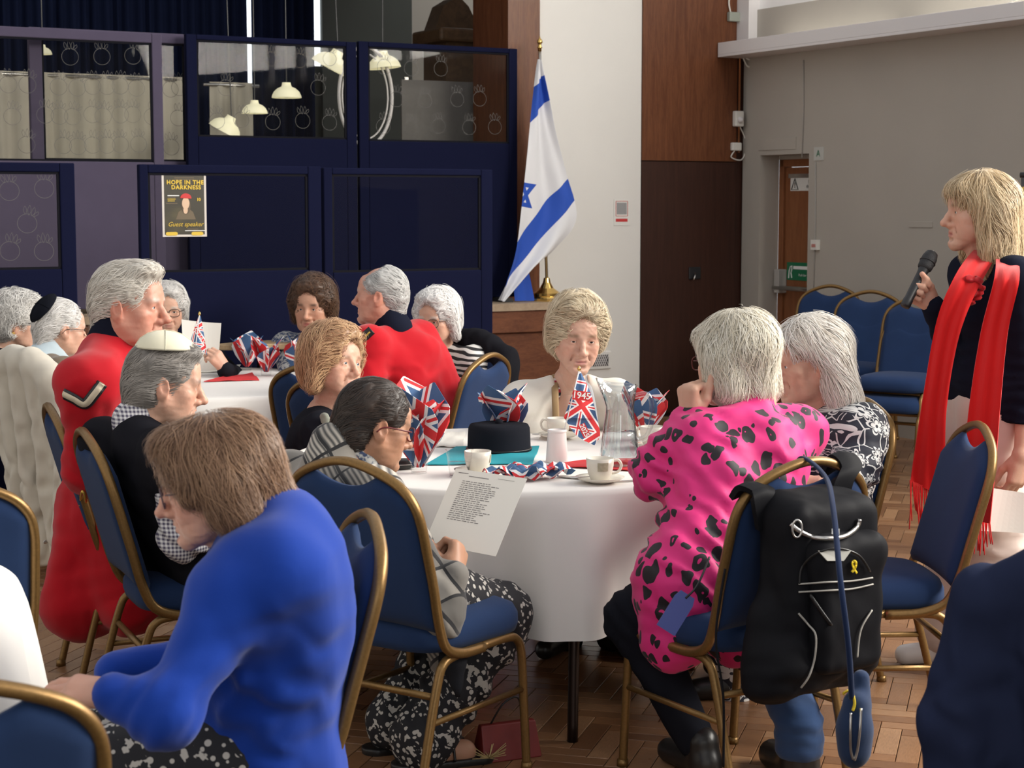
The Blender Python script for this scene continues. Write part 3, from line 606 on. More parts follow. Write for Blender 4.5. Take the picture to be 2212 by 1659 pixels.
# ================================================================== IMPLICIT SURFACE TOOLS
class SDF:
    def __init__(s): s.p = []
    def cone(s, a, b, ra, rb=None, k=0.02, op=1):
        s.p.append(('c', np.array(a, float), np.array(b, float), float(ra), float(ra if rb is None else rb), float(k), op)); return s
    def chain(s, pts, rs, k=0.02, op=1):
        for i in range(len(pts) - 1): s.cone(pts[i], pts[i + 1], rs[i], rs[i + 1], k, op)
        return s
    def ell(s, c, r, R=None, k=0.02, op=1):
        s.p.append(('e', np.array(c, float), np.array(r, float) * np.ones(3), None if R is None else np.array(R, float), None, float(k), op)); return s
    def box(s, c, h, R=None, rd=0.01, k=0.01, op=1):
        s.p.append(('b', np.array(c, float), np.array(h, float), None if R is None else np.array(R, float), float(rd), float(k), op)); return s
    def bounds(s):
        lo = np.full(3, 1e9); hi = -lo
        for q in s.p:
            if q[6] < 0: continue
            l, h = s._bb(q); lo = np.minimum(lo, l); hi = np.maximum(hi, h)
        return lo, hi
    def _bb(s, q):
        if q[0] == 'c': return np.minimum(q[1] - q[3], q[2] - q[4]), np.maximum(q[1] + q[3], q[2] + q[4])
        r = q[2] if q[0] == 'e' else q[2] + q[4]
        if q[3] is not None: r = np.abs(q[3]) @ r
        return q[1] - r, q[1] + r
    def _ev(s, q, X, Y, Z):
        if q[0] == 'c':
            a, b = q[1], q[2]; ab = b - a; L = float(ab @ ab) + 1e-12
            t = np.clip(((X - a[0]) * ab[0] + (Y - a[1]) * ab[1] + (Z - a[2]) * ab[2]) / L, 0, 1)
            return np.sqrt((X - a[0] - t * ab[0]) ** 2 + (Y - a[1] - t * ab[1]) ** 2 + (Z - a[2] - t * ab[2]) ** 2) - (q[3] + (q[4] - q[3]) * t)
        x, y, z = X - q[1][0], Y - q[1][1], Z - q[1][2]
        if q[3] is not None:
            R = q[3]; x, y, z = (R[0, 0] * x + R[1, 0] * y + R[2, 0] * z, R[0, 1] * x + R[1, 1] * y + R[2, 1] * z, R[0, 2] * x + R[1, 2] * y + R[2, 2] * z)
        r = q[2]
        if q[0] == 'e':
            k0 = np.sqrt((x / r[0]) ** 2 + (y / r[1]) ** 2 + (z / r[2]) ** 2); k1 = np.sqrt((x / r[0] ** 2) ** 2 + (y / r[1] ** 2) ** 2 + (z / r[2] ** 2) ** 2)
            return k0 * (k0 - 1) / (k1 + 1e-9)
        qx, qy, qz = np.abs(x) - r[0] , np.abs(y) - r[1], np.abs(z) - r[2]
        return np.sqrt(np.maximum(qx, 0) ** 2 + np.maximum(qy, 0) ** 2 + np.maximum(qz, 0) ** 2) + np.minimum(np.maximum(qx, np.maximum(qy, qz)), 0) - q[4]
    def field(s, h, pad=0.045):
        lo, hi = s.bounds(); lo = lo - pad; hi = hi + pad
        n = np.ceil((hi - lo) / h).astype(int) + 1
        ax = [lo[i] + h * np.arange(n[i]) for i in range(3)]
        G = np.full(n, 0.08, dtype=np.float32)
        for q in s.p:
            l, u = s._bb(q); m = max(q[5] * 1.2, 3 * h)
            i0 = np.clip(np.floor((l - m - lo) / h).astype(int), 0, n - 1); i1 = np.clip(np.ceil((u + m - lo) / h).astype(int) + 1, 1, n)
            if np.any(i1 <= i0): continue
            sl_ = tuple(slice(i0[i], i1[i]) for i in range(3))
            X = ax[0][sl_[0]][:, None, None]; Y = ax[1][sl_[1]][None, :, None]; Z = ax[2][sl_[2]][None, None, :]
            d = s._ev(q, X, Y, Z); g = G[sl_]; k = q[5]
            if q[6] > 0:
                hh = np.clip(0.5 + 0.5 * (g - d) / k, 0, 1); G[sl_] = g * (1 - hh) + d * hh - k * hh * (1 - hh)
            else:
                d = -d; hh = np.clip(0.5 - 0.5 * (g - d) / k, 0, 1); G[sl_] = g * (1 - hh) + d * hh + k * hh * (1 - hh)
        return G, lo
    def mesh(s, h, keep=False):
        G, lo = s.field(h); V, Q = nets(G, lo, h)
        return (V, Q, G, lo) if keep else (V, Q)
def nets(G, lo, h):
    n = np.array(G.shape); ins = G < 0
    c = np.zeros(n - 1, dtype=np.int8)
    for a in (0, 1):
        for b_ in (0, 1):
            for d in (0, 1): c += ins[a:n[0] - 1 + a, b_:n[1] - 1 + b_, d:n[2] - 1 + d]
    act = (c > 0) & (c < 8); idx = np.full(n - 1, -1, dtype=np.int32); I = np.argwhere(act); idx[act] = np.arange(len(I))
    S = np.zeros((len(I), 3)); cnt = np.zeros(len(I))
    for ax in range(3):
        o1, o2 = [(1, 2), (0, 2), (0, 1)][ax]
        for p_ in (0, 1):
            for q_ in (0, 1):
                A = I.copy(); A[:, o1] += p_; A[:, o2] += q_; B = A.copy(); B[:, ax] += 1
                ga = G[A[:, 0], A[:, 1], A[:, 2]]; gb = G[B[:, 0], B[:, 1], B[:, 2]]; m = (ga < 0) != (gb < 0)
                t = np.where(m, ga / np.where(m, ga - gb, 1), 0); pt = A.astype(float); pt[:, ax] += t
                S[m] += pt[m]; cnt[m] += 1
    V = lo + h * S / np.maximum(cnt, 1)[:, None]; Q = []
    for ax in range(3):
        o1, o2 = [(1, 2), (2, 0), (0, 1)][ax]
        sa = [slice(1, -1)] * 3; sa[ax] = slice(0, -1); sb = list(sa); sb[ax] = slice(1, None)
        a = ins[tuple(sa)]; b_ = ins[tuple(sb)]; E_ = np.argwhere(a != b_)
        if not len(E_): continue
        fl = a[E_[:, 0], E_[:, 1], E_[:, 2]]; E_[:, o1] += 1; E_[:, o2] += 1
        def cell(d1, d2):
            C = E_.copy(); C[:, o1] += d1; C[:, o2] += d2; return idx[C[:, 0], C[:, 1], C[:, 2]]
        q = np.stack([cell(-1, -1), cell(0, -1), cell(0, 0), cell(-1, 0)], 1)
        q[~fl] = q[~fl][:, ::-1]; Q.append(q)
    Q = np.vstack(Q); Q = Q[(Q >= 0).all(1)]
    return V, Q
def vnormals(V, Q):
    e1 = V[Q[:, 2]] - V[Q[:, 0]]; e2 = V[Q[:, 3]] - V[Q[:, 1]]; n = np.cross(e1, e2); N = np.zeros_like(V)
    for i in range(4): np.add.at(N, Q[:, i], n)
    return N / (np.linalg.norm(N, axis=1)[:, None] + 1e-12)
def snoise(Pt, freq, seed=0, oct_=2):
    r = np.random.default_rng(seed); out = np.zeros(len(Pt)); amp = 1.0
    for o_ in range(oct_):
        for i in range(4):
            d = r.normal(size=3); d /= np.linalg.norm(d); w_ = r.normal(size=3) * 0.6
            out += amp * 0.35 * np.sin(2 * math.pi * freq * (Pt @ d) + 1.6 * np.sin(2 * math.pi * freq * 0.6 * (Pt @ w_) + i) + r.uniform(0, 6.3))
        freq *= 2.1; amp *= 0.5
    return out
def folds(V, Q, specs, base=0.0, bf=6, seed=1):
    """cloth relief: specs = (centre, direction, wavelength, amplitude, radius)"""
    N = vnormals(V, Q); d = base * snoise(V, bf, seed) if base else np.zeros(len(V))
    wp = snoise(V, 7, seed + 5, 1)
    for c, dr, wl, amp, rad in specs:
        dr = np.array(dr, float); dr /= np.linalg.norm(dr); x = V - np.array(c)
        g = np.exp(-(x ** 2).sum(1) / rad ** 2); ph = 2 * math.pi * (x @ dr) / wl + wp * 1.8
        s_ = np.sin(ph); d += amp * g * (np.sign(s_) * np.abs(s_) ** 0.8)
    return V + N * d[:, None]
def put(name, VQ, mat, parent, base, col=None):
    me = mesh(name, VQ[0] - np.array(base, float), VQ[1]); 
    if col is not None: setcol(me, col)
    return link(name, me, mat, parent)

# ================================================================== CHAIRS
cg = MT('gold_hammered_frame'); cg.col(cg.mix(cg.noise(150, detail=1), (0.17, 0.095, 0.03), (0.26, 0.15, 0.05))).set(Roughness=0.38, Metallic=0.6); cg.bump(cg.noise(300, detail=1), .15, .001); M['goldframe'] = cg.m
M['chairblue'] = fabric('royal_blue_upholstery', (0.013, 0.032, 0.092), 0.15, 700, sheen=.05)
M['chairblue2'] = fabric('navy_blue_upholstery', (0.014, 0.035, 0.11), 0.15, 700)
def backy(z): return -0.2 - max(0, z - 0.46) * 0.28
CM = {}
def archz(x): return float(np.interp(abs(x), (0, .05, .1, .14, .17, .195, .21, .219, .222), (.925, .92, .905, .889, .872, .848, .822, .79, .75)))
def chair_meshes():
    wd = 0.0125
    pts = [(-.205, .0, .395), (-.208, -.1, .40), (-.213, -.175, .43), (-.217, backy(.50), .50), (-.222, backy(.6), .6), (-.222, backy(.7), .7)]
    arch = [(x, backy(archz(x)), archz(x)) for x in (-.2215, -.217, -.207, -.19, -.165, -.13, -.09, -.045, 0, .045, .09, .13, .165, .19, .207, .217, .2215)]
    path = smooth_path(pts + arch + [(-x, y, z) for x, y, z in reversed(pts)], 4)
    b = MB(); b.tube(path, wd, 8, 0.0145); CM['back_frame'] = mesh('back_frame', b.V, b.F)
    for nm, p in (('front', [(0, .215, 0), (0, .2, .2), (0, .188, .34), (0, .165, .383), (0, .12, .396), (0, 0, .397)]), ('rear', [(0, -.285, 0), (0, -.235, .2), (0, -.195, .34), (0, -.17, .383), (0, -.12, .396), (0, 0, .397)])):
        b = MB(); pp_ = smooth_path(p, 5); b.tube(pp_, .0125, 8, .0125); b.lathe([(0, 0), (.017, 0), (.016, .02), (.0, .021)], 10, p[0]); CM[nm] = mesh('leg', b.V, b.F)
    b = MB(); b.tube([(0, .197, .235), (0, -.22, .235)], .009, 8); CM['stretcher'] = mesh('stretcher', b.V, b.F)
    b = MB(); b.tube([(-.2, 0, 0), (.2, 0, 0)], .01, 8); CM['crossbar'] = mesh('crossbar', b.V, b.F)
    # seat cushion
    prof = [(0.0, .402), (.8, .402), (.97, .408), (1.0, .43), (.995, .455), (.94, .48), (.8, .494), (.5, .502), (0.0, .505)]
    n = 40; V = []
    for r_, z in prof:
        for j in range(n):
            a = 2 * math.pi * j / n; c_, s_ = math.cos(a), math.sin(a); e = 2 / 4.5
            x = np.sign(c_) * abs(c_) ** e; y = np.sign(s_) * abs(s_) ** e
            V.append((x * r_ * (.205 + .012 * y), y * r_ * .215 + .01, z))
    CM['seat'] = mesh('seat', V, gridfaces(len(prof), n, True))
    # backrest pad
    nx, nz = 25, 18; V = []; front = []; backs = []
    for i in range(nx):
        x = -.212 + .424 * i / (nx - 1)
        top = min(archz(x) - .012, (.858 + .03 * (abs(x) / .1) ** 2)); bot = .475 + .01 * (1 - (x / .21) ** 2)
        for j in range(nz):
            q = j / (nz - 1); z = bot + (top - bot) * q
            e = min(1, min(i, nx - 1 - i) / 2.5, min(j, nz - 1 - j) / 2.5); th = .004 + .022 * math.sqrt(max(0, 1 - (1 - e) ** 2))
            y = backy(z); front.append((x, y + th + .006, z)); backs.append((x, y - th * .75, z))
    g = gridfaces(nx, nz); Fc = [tuple(f[::-1]) for f in g] + [tuple(int(k) + nx * nz for k in f) for f in g]
    rim = [i * nz for i in range(nx)] + [(nx - 1) * nz + j for j in range(1, nz)] + [i * nz + nz - 1 for i in range(nx - 2, -1, -1)] + [j for j in range(nz - 2, 0, -1)]
    Fc += [(rim[i], rim[(i + 1) % len(rim)], rim[(i + 1) % len(rim)] + nx * nz, rim[i] + nx * nz) for i in range(len(rim))]
    me = mesh('backrest', front + backs, Fc); CM['backrest'] = me
    import bmesh
    bm = bmesh.new(); bm.from_mesh(me); bmesh.ops.recalc_face_normals(bm, faces=bm.faces); bm.to_mesh(me); bm.free(); me.polygons.foreach_set('use_smooth', [True] * len(me.polygons))
    for k_, v_ in CM.items(): v_.materials.append(M['chairblue'] if k_ in ('seat', 'backrest') else M['goldframe'])
chair_meshes()
def chair(x, y, yaw, label, group='blue banquet chairs with gold frames', z=0.0, sc_=1.0):
    """yaw: degrees, direction the sitter would face (0 = right, 90 = away from camera)"""
    r = empty('banquet_chair', (x, y, z), math.radians(yaw - 90), label, 'chair', group); r.scale = (sc_,) * 3
    link('seat', CM['seat'], None, r); link('backrest', CM['backrest'], None, r); link('back_frame', CM['back_frame'], None, r)
    for sx in (-.2, .2):
        link('leg', CM['front'], None, r, (sx, 0, 0)); link('leg', CM['rear'], None, r, (sx, 0, 0)); link('stretcher', CM['stretcher'], None, r, (sx, 0, 0))
    link('crossbar', CM['crossbar'], None, r, (0, .12, .392)); link('crossbar', CM['crossbar'], None, r, (0, -.2, .3))
    return r
def chair_at(u, v, d, yaw, label, **kw):
    """(u, v): photo pixel of the top of the back arch at depth d"""
    p = P(u, v, d); a = math.radians(yaw); f = np.array([math.cos(a), math.sin(a)]); k = kw.pop('size', 1.0)
    q = p[:2] - f * backy(.925) * k
    return chair(q[0], q[1], yaw, label, sc_=k, **kw)
chair_at(742, 1002, 4.5, 55, 'blue chair with gold arch that the checked shawl woman sits on')
chair_at(800, 1122, 3.7, 197, 'blue chair behind the back of the woman in blue cardigan')
chair_at(1752, 1002, 4.5, 122, 'blue chair carrying the black backpack on its back')
chair_at(2116, 920, 5.25, 183, 'empty blue chair in front of the standing speaker')
chair_at(178, 918, 5.1, 24, 'blue chair seen side on under the man with cream skullcap')
chair_at(104, 882, 5.75, 22, 'dark blue chair under the left man in red coat')
chair_at(-130, 1040, 4.15, 112, 'blue chair cut by the left edge beside the cream jacket')
chair_at(-110, 1486, 2.35, 118, 'blue chair back closest to camera in the bottom left corner')
chair_at(668, 788, 7.2, 62, 'farther of two overlapping blue chairs by the blonde woman')
chair_at(690, 815, 6.65, 48, 'nearer of two overlapping blue chairs, under the blonde woman')
chair_at(1062, 766, 7.75, 152, 'bright blue chair behind the right man in red coat')
chair_at(1862, 868, 5.95, 205, 'blue chair with gold post behind the floral dress woman')
chair_at(2405, 1250, 3.3, 62, 'chair hidden under the navy jacket in the bottom right corner')
chair_at(52, 776, 7.35, 40, 'chair hidden under the long cream jacket at left')
chair_at(1010, 690, 8.5, 235, 'chair under the black jacket behind the zebra top woman')
chair_at(1262, 800, 7.1, 268, 'blue chair hidden behind the woman in white cardigan', size=.9)
stk = 'stacked blue chairs by the grey wall'
for nm, u, v, d, yaw in (('by the door', 1788, 668, 11.9, 238), ('in the middle', 1876, 642, 11.1, 240), ('behind the speaker', 1985, 640, 10.4, 236)):
    for i in range(2):
        p = P(u, v, d); a = math.radians(yaw); f = np.array([math.cos(a), math.sin(a)]); q = p[:2] + f * (.31 - .035 * i)
        chair(q[0], q[1], yaw, ('lower' if i == 0 else 'upper') + ' blue chair of the stack ' + nm + ' against the grey wall', stk, z=.115 * i)

# ================================================================== TABLES AND CLOTHS
M['darkmetal'] = plain('dark_brown_metal', (0.03, 0.018, 0.014), .35, .7); M['tabletop'] = wood('plywood_top', (0.35, 0.24, 0.13), (0.5, 0.36, 0.21), (1, 4, 1), .45)
cm_ = MT('white_tablecloth'); cm_.col((0.8, 0.77, 0.73)).set(Roughness=.85, Sheen_Weight=.1); cm_.bump(cm_.noise(600, detail=1), .1, .001); M['cloth'] = cm_.m
def round_table(x, y, R, label, rot=0.0, h=.74, legs=True, lr=1.0, name='round_table', m='tabletop', ry=None):
    r = empty(name, (x, y, 0), rot, label, 'table'); ry = ry or R
    b = MB(); b.lathe([(0, h - .03), (R - .01, h - .03), (R, h - .025), (R, h - .006), (R - .006, h), (0, h)], 64); o = b.build('tabletop', M[m], r, smooth=False); o.scale = (1, ry / R, 1)
    if legs:
        for sx in (-1, 1):
            for sy in (-1, 1):
                b = MB(); b.tube(smooth_path(np.array([(sx * R * .55, sy * R * .33 , h - .03), (sx * R * .56, sy * R * .34, h - .2), (sx * R * .6, sy * R * .4, h - .38), (sx * R * .62, sy * R * .43, 0.0)]) * [lr, lr, 1], 5), .016, 8); b.build('leg', M['darkmetal'], r, smooth=True)
            b = MB(); b.tube([(sx * R * .565 * lr, -ry * .35 * lr, h - .25), (sx * R * .565 * lr, ry * .35 * lr, h - .25)], .013, 8); b.build('leg_brace', M['darkmetal'], r, smooth=True)
            b = MB(); b.tube([(sx * R * .565 * lr, 0, h - .25), (sx * R * .2, 0, h - .035)], .01, 8); b.build('folding_strut', M['darkmetal'], r, smooth=True)
    return r
def table_cloth(x, y, R, zb, label, seed, h=.742, nf=13):
    n = 240; V = []; r_ = np.random.default_rng(seed); ph = r_.uniform(0, 6.3, 4)
    prof = [(.0, 0), (.5, 0), (.9, 0), (.985, 0), (1.0, -.004), (1.008, -.018)] + [(1.01, -.05 - (h - zb - .05) * q) for q in np.linspace(0, 1, 14)]
    for i, (k, dz) in enumerate(prof):
        q = min(1, max(0, -dz - .02) / (h - zb))
        for j in range(n):
            a = 2 * math.pi * j / n
            wv = math.sin(nf * a + ph[0] + .9 * math.sin(3 * a + ph[1])); fo = np.sign(wv) * abs(wv) ** .8 * (.6 + .4 * math.sin(2 * a + ph[2]))
            rr = R * k + q ** .8 * (.075 * fo + .03) + q * .012 * math.sin(31 * a + ph[3])
            zz = h + .003 + dz - q * .014 * math.cos(4 * a + ph[0])
            V.append((rr * math.cos(a), rr * math.sin(a), zz))
    me = mesh('tablecloth', V, gridfaces(len(prof), n, True)); o = link('tablecloth', me, M['cloth'], None, (x, y, 0)); o.modifiers.new('t', 'SOLIDIFY').thickness = .0015
    tag(o, label, 'tablecloth'); return o
TBX, TBY, TBR = .01, 5.86, .755
round_table(TBX, TBY, TBR - .012, 'round folding table with dark legs under the main white cloth', rot=-.75, lr=1.42)
table_cloth(TBX, TBY, TBR, .315, 'large white cloth on the main round table in the centre', 3)
TAX, TAY, TAR = -1.5, 8.35, .755
round_table(TAX, TAY, TAR - .012, 'round folding table under the cloth of the far table', rot=.1)
table_cloth(TAX, TAY, TAR, .3, 'white cloth on the far round table by the screens', 5)
TCX, TCY = -1.82, 3.62
round_table(TCX, TCY, .748, 'round table under the cloth at the left edge', rot=.6)
table_cloth(TCX, TCY, .76, .3, 'white cloth corner cut by the left edge near the front', 8)
pc = W(pl(745, 727, 2.5)[0], 2.5, 0)
round_table(pc[0], pc[1], .7, 'bare pale wooden oval table in front of the navy screens', rot=PHI, h=.88, name='oval_table', ry=.15)
# ================================================================== PEOPLE
def rotz(a): c, s = math.cos(a), math.sin(a); return np.array([[c, -s, 0], [s, c, 0], [0, 0, 1.0]])
def rotx(a): c, s = math.cos(a), math.sin(a); return np.array([[1.0, 0, 0], [0, c, -s], [0, s, c]])
def roty(a): c, s = math.cos(a), math.sin(a); return np.array([[c, 0, s], [0, 1.0, 0], [-s, 0, c]])
def hrot(yaw, pitch=0, roll=0):
    """head frame: x = person's right when looking along +y; pitch > 0 nods down"""
    return rotz(math.radians(yaw - 90)) @ rotx(math.radians(-pitch)) @ roty(math.radians(roll))
sk = MT('skin'); a_ = sk.attr(); nz = sk.noise(55, detail=4); bl_ = sk.noise(14, detail=3)
sk.col(sk.mix(nz.step(.35, .8) * .22, a_, sk.mix(bl_, (0.5, 0.16, 0.1), (0.62, 0.34, 0.22)))).set(Roughness=.48, Subsurface_Weight=.12, Subsurface_Scale=.012)
sk.b.inputs['Subsurface Radius'].default_value = (1, .35, .2); sk.b.inputs['Specular IOR Level'].default_value = .35
sk.bump(sk.noise(160, detail=3), .18, .002); M['skin'] = sk.m
hm = MT('hair'); hm.col(hm.attr()).set(Roughness=.42, Sheen_Weight=.1); hm.b.inputs['Specular IOR Level'].default_value = .35; M['hair'] = hm.m
M['eye'] = MT('eyeball').m; 
em = MT('eyeball'); em.col(em.attr()).set(Roughness=.12); M['eye'] = em.m
def head_sdf(nose=1.0, jaw=1.0, chin=1.0, mouth=0.0, sex='f', neck=.05, neckl=.2, lid=.0036, puff=1.0, jowl=0.0, nback=.05):
    S = SDF()
    S.ell((0, -.014, .034), (.073, .094, .082), k=.02)
    S.ell((0, .03, -.012), (.064, .061, .088), k=.03)
    S.ell((0, .072, .04), (.046, .02, .036), k=.02)                                   # forehead
    for x in (-1, 1):
        S.cone((x * .053, .004, -.048), (x * .014, .07, -.1), .024 * jaw, .02 * jaw, .025)
        S.ell((x * .041, .057, -.022), (.025 * puff, .022, .021), k=.025)             # cheekbone
        S.ell((x * .037, .055, -.057), (.023 * puff, .025, .026), k=.025)
        if jowl: S.ell((x * .038, .042, -.087), (.02 + .006 * jowl, .026, .02), k=.022)
    S.cone((-.038, .079, .016), (.038, .079, .016), .0125 if sex == 'm' else .0095, None, .016)
    S.ell((0, .078, -.102 * 1.0), (.02, .0175 * chin, .016), k=.018)
    S.ell((0, .076, -.066), (.026, .017, .026), k=.018)                               # muzzle
    for x in (-1, 1): S.ell((x * .031, .1, .0), (.018, .0195, .0125), k=.012, op=-1)    # sockets
    S.cone((0, .0885, .008), (0, .104 + .006 * nose, -.032), .0075, .0105 * nose, .010)
    S.ell((0, .105 + .0075 * nose, -.0365), (.0115 * nose, .0115, .0095), k=.008)
    for x in (-1, 1): S.ell((x * .0125 * nose, .0955, -.0405), (.0075, .0105, .0075), k=.007)
    S.ell((0, .092, -.044), (.0165, .013, .009), k=.01)
    for x in (-1, 1):
        S.ell((x * .031, .0745, .0), (.0165, .0155, .0145), k=.006)                    # lids
        S.ell((x * .031, .092, -.0012), (.0132, .0125, lid), k=.0025, op=-1)
        S.cone((x * .027, .083, -.05), (x * .032, .077, -.068), .0018, .0018, .01, op=-1)   # nasolabial
    S.cone((-.019, .0865, -.0655), (.019, .0865, -.0655), .0052, None, .006); S.ell((0, .0915, -.064), (.011, .005, .0045), k=.005)
    S.cone((-.016, .0865, -.0765), (.016, .0865, -.0765), .0062, None, .006)
    S.cone((-.015, .0925, -.0708), (.015, .0925, -.0708), .0022 + .006 * mouth, None, .003, op=-1)
    S.ell((0, .091, -.0885), (.017, .006, .0045), k=.01, op=-1)
    for x in (-1, 1):                                                                  # ears
        R = roty(x * .25) @ rotx(.15)
        S.ell((x * .0775, -.008, -.008), (.0095, .021, .033), rotz(-x * .35) @ rotx(.12), k=.008)
        S.ell((x * .0865, -.002, -.002), (.006, .0115, .019), rotz(-x * .35) @ rotx(.12), k=.005, op=-1)
        S.ell((x * .0755, .0, -.034), (.0065, .0085, .011), k=.006)
    S.cone((0, -.012, -.06), (0, -nback, -neckl), neck, neck * .98, .03)
    S.cone((0, .03, -.085), (0, -.005, -neckl), .022, .03, .03)
    return S
def skin_col(V, N, tone, lips, brow, flush=.3):
    C = np.tile(np.array(tone, float), (len(V), 1)); x, y, z = np.abs(V[:, 0]), V[:, 1], V[:, 2]
    def g(cx, cy, cz, rx, ry, rz): return np.exp(-(((x - cx) / rx) ** 2 + ((y - cy) / ry) ** 2 + ((z - cz) / rz) ** 2))
    def blend(w_, c): C[:] = C * (1 - w_[:, None]) + np.array(c) * w_[:, None]
    red = np.array(tone) * np.array([1.05, .62, .55])
    blend(flush * g(.042, .06, -.035, .025, .05, .025), red); blend(flush * .9 * g(0, .115, -.038, .016, .02, .014), red); blend(flush * .8 * g(.08, -.005, -.01, .014, .04, .04), red)
    blend(.4 * g(.031, .09, .004, .02, .025, .013), np.array(tone) * np.array([.8, .6, .55]))
    m = np.clip(1 - (x / .024) ** 2, 0, 1) * np.exp(-((z + .0705) / .0085) ** 4) * (y > .07)
    blend(.85 * m, lips)
    if brow is not None: blend(.95 * np.exp(-((x - .033) / .018) ** 4) * np.exp(-((z - .0215 - .1 * np.minimum(0, .02 - np.abs(x - .033))) / .0065) ** 2) * (y > .05), brow)
    return np.clip(C, 0, 1)
EYE = None
def eye_mesh(iris):
    V, Fc = lathe([(.0126 * math.sin(a), .0126 * math.cos(a)) for a in np.linspace(.001, math.pi - .001, 20)], 24)
    V = np.array(V)[:, [0, 2, 1]] ; ang = np.arccos(np.clip(V[:, 1] / .0126, -1, 1))
    C = np.where((ang < .2)[:, None], (0.01, .01, .01), np.where((ang < .47)[:, None], iris, (0.68, .64, .6)))
    me = mesh('eye', V, [f[::-1] for f in Fc]); setcol(me, C); me.materials.append(M['eye']); return me
EYES = {'brown': eye_mesh((.07, .035, .02)), 'blue': eye_mesh((.16, .22, .28))}
def hand_prims(S, wrist, fdir, back, side='R', curl=(.5, .6, .4), thumb=(.6, .3), spread=1.0, size=1.0, curls=None, k=.006, tdrop=.5, fore=None):
    """fdir: wrist to knuckles; back: dorsal side; returns finger tip points"""
    x = np.array(fdir, float); x /= np.linalg.norm(x); z = np.array(back, float); z -= x * (z @ x); z /= np.linalg.norm(z)
    y = np.cross(z, x) * (1 if side == 'R' else -1); w_ = np.array(wrist, float)
    L = lambda a, b_, c: w_ + size * (a * x + b_ * y + c * z)
    S.cone(L(0, .008, 0), L(.08, .027, .002), .021 * size, .0155 * size, .02); S.cone(L(0, -.008, 0), L(.078, -.024, -.002), .02 * size, .0145 * size, .02)
    S.cone(L(.005, 0, -.002), L(.082, .004, .003), .02 * size, .0155 * size, .02); S.ell(L(.035, .022, -.012), .019 * size, k=.015)
    if fore is not None: S.cone(np.array(fore, float), L(0, 0, 0), .036 * size, .0245 * size, .015)
    tips = []; curls = curls or [curl] * 4
    for i, (yy, xx, ln, r) in enumerate(((.0285, .085, .072, .0092), (.0095, .091, .08, .0095), (-.0095, .088, .074, .0089), (-.0265, .079, .058, .0078))):
        p = L(xx, yy, 0); a = 0; sp_ = spread * (.08, .02, -.05, -.12)[i]; q = [p]; c = curls[i]
        for j, f in enumerate((.46, .3, .24)):
            a += c[j] * 1.5; dv = (math.cos(a) * (x * math.cos(sp_) + y * math.sin(sp_)) - math.sin(a) * z); p = p + dv * ln * f * size; q.append(p)
        S.chain(q, [r * size * f for f in (1.12, 1.02, .95, .8)], .004); tips.append(p)
    t0 = L(.018, .024, -.01); a1, a2 = thumb
    d1 = math.cos(a1) * x + math.sin(a1) * y - tdrop * z; d1 /= np.linalg.norm(d1); d2 = math.cos(a2) * x + math.sin(a2) * y - tdrop * .8 * z; d2 /= np.linalg.norm(d2)
    p1 = t0 + d1 * .042 * size; p2 = p1 + d2 * .034 * size; p3 = p2 + (d2 * .9 + x * .2) * .026 * size
    S.chain([t0, p1, p2, p3], [.0145 * size, .0122 * size, .0108 * size, .0088 * size], .006); tips.append(p3)
    return tips
CORE = []
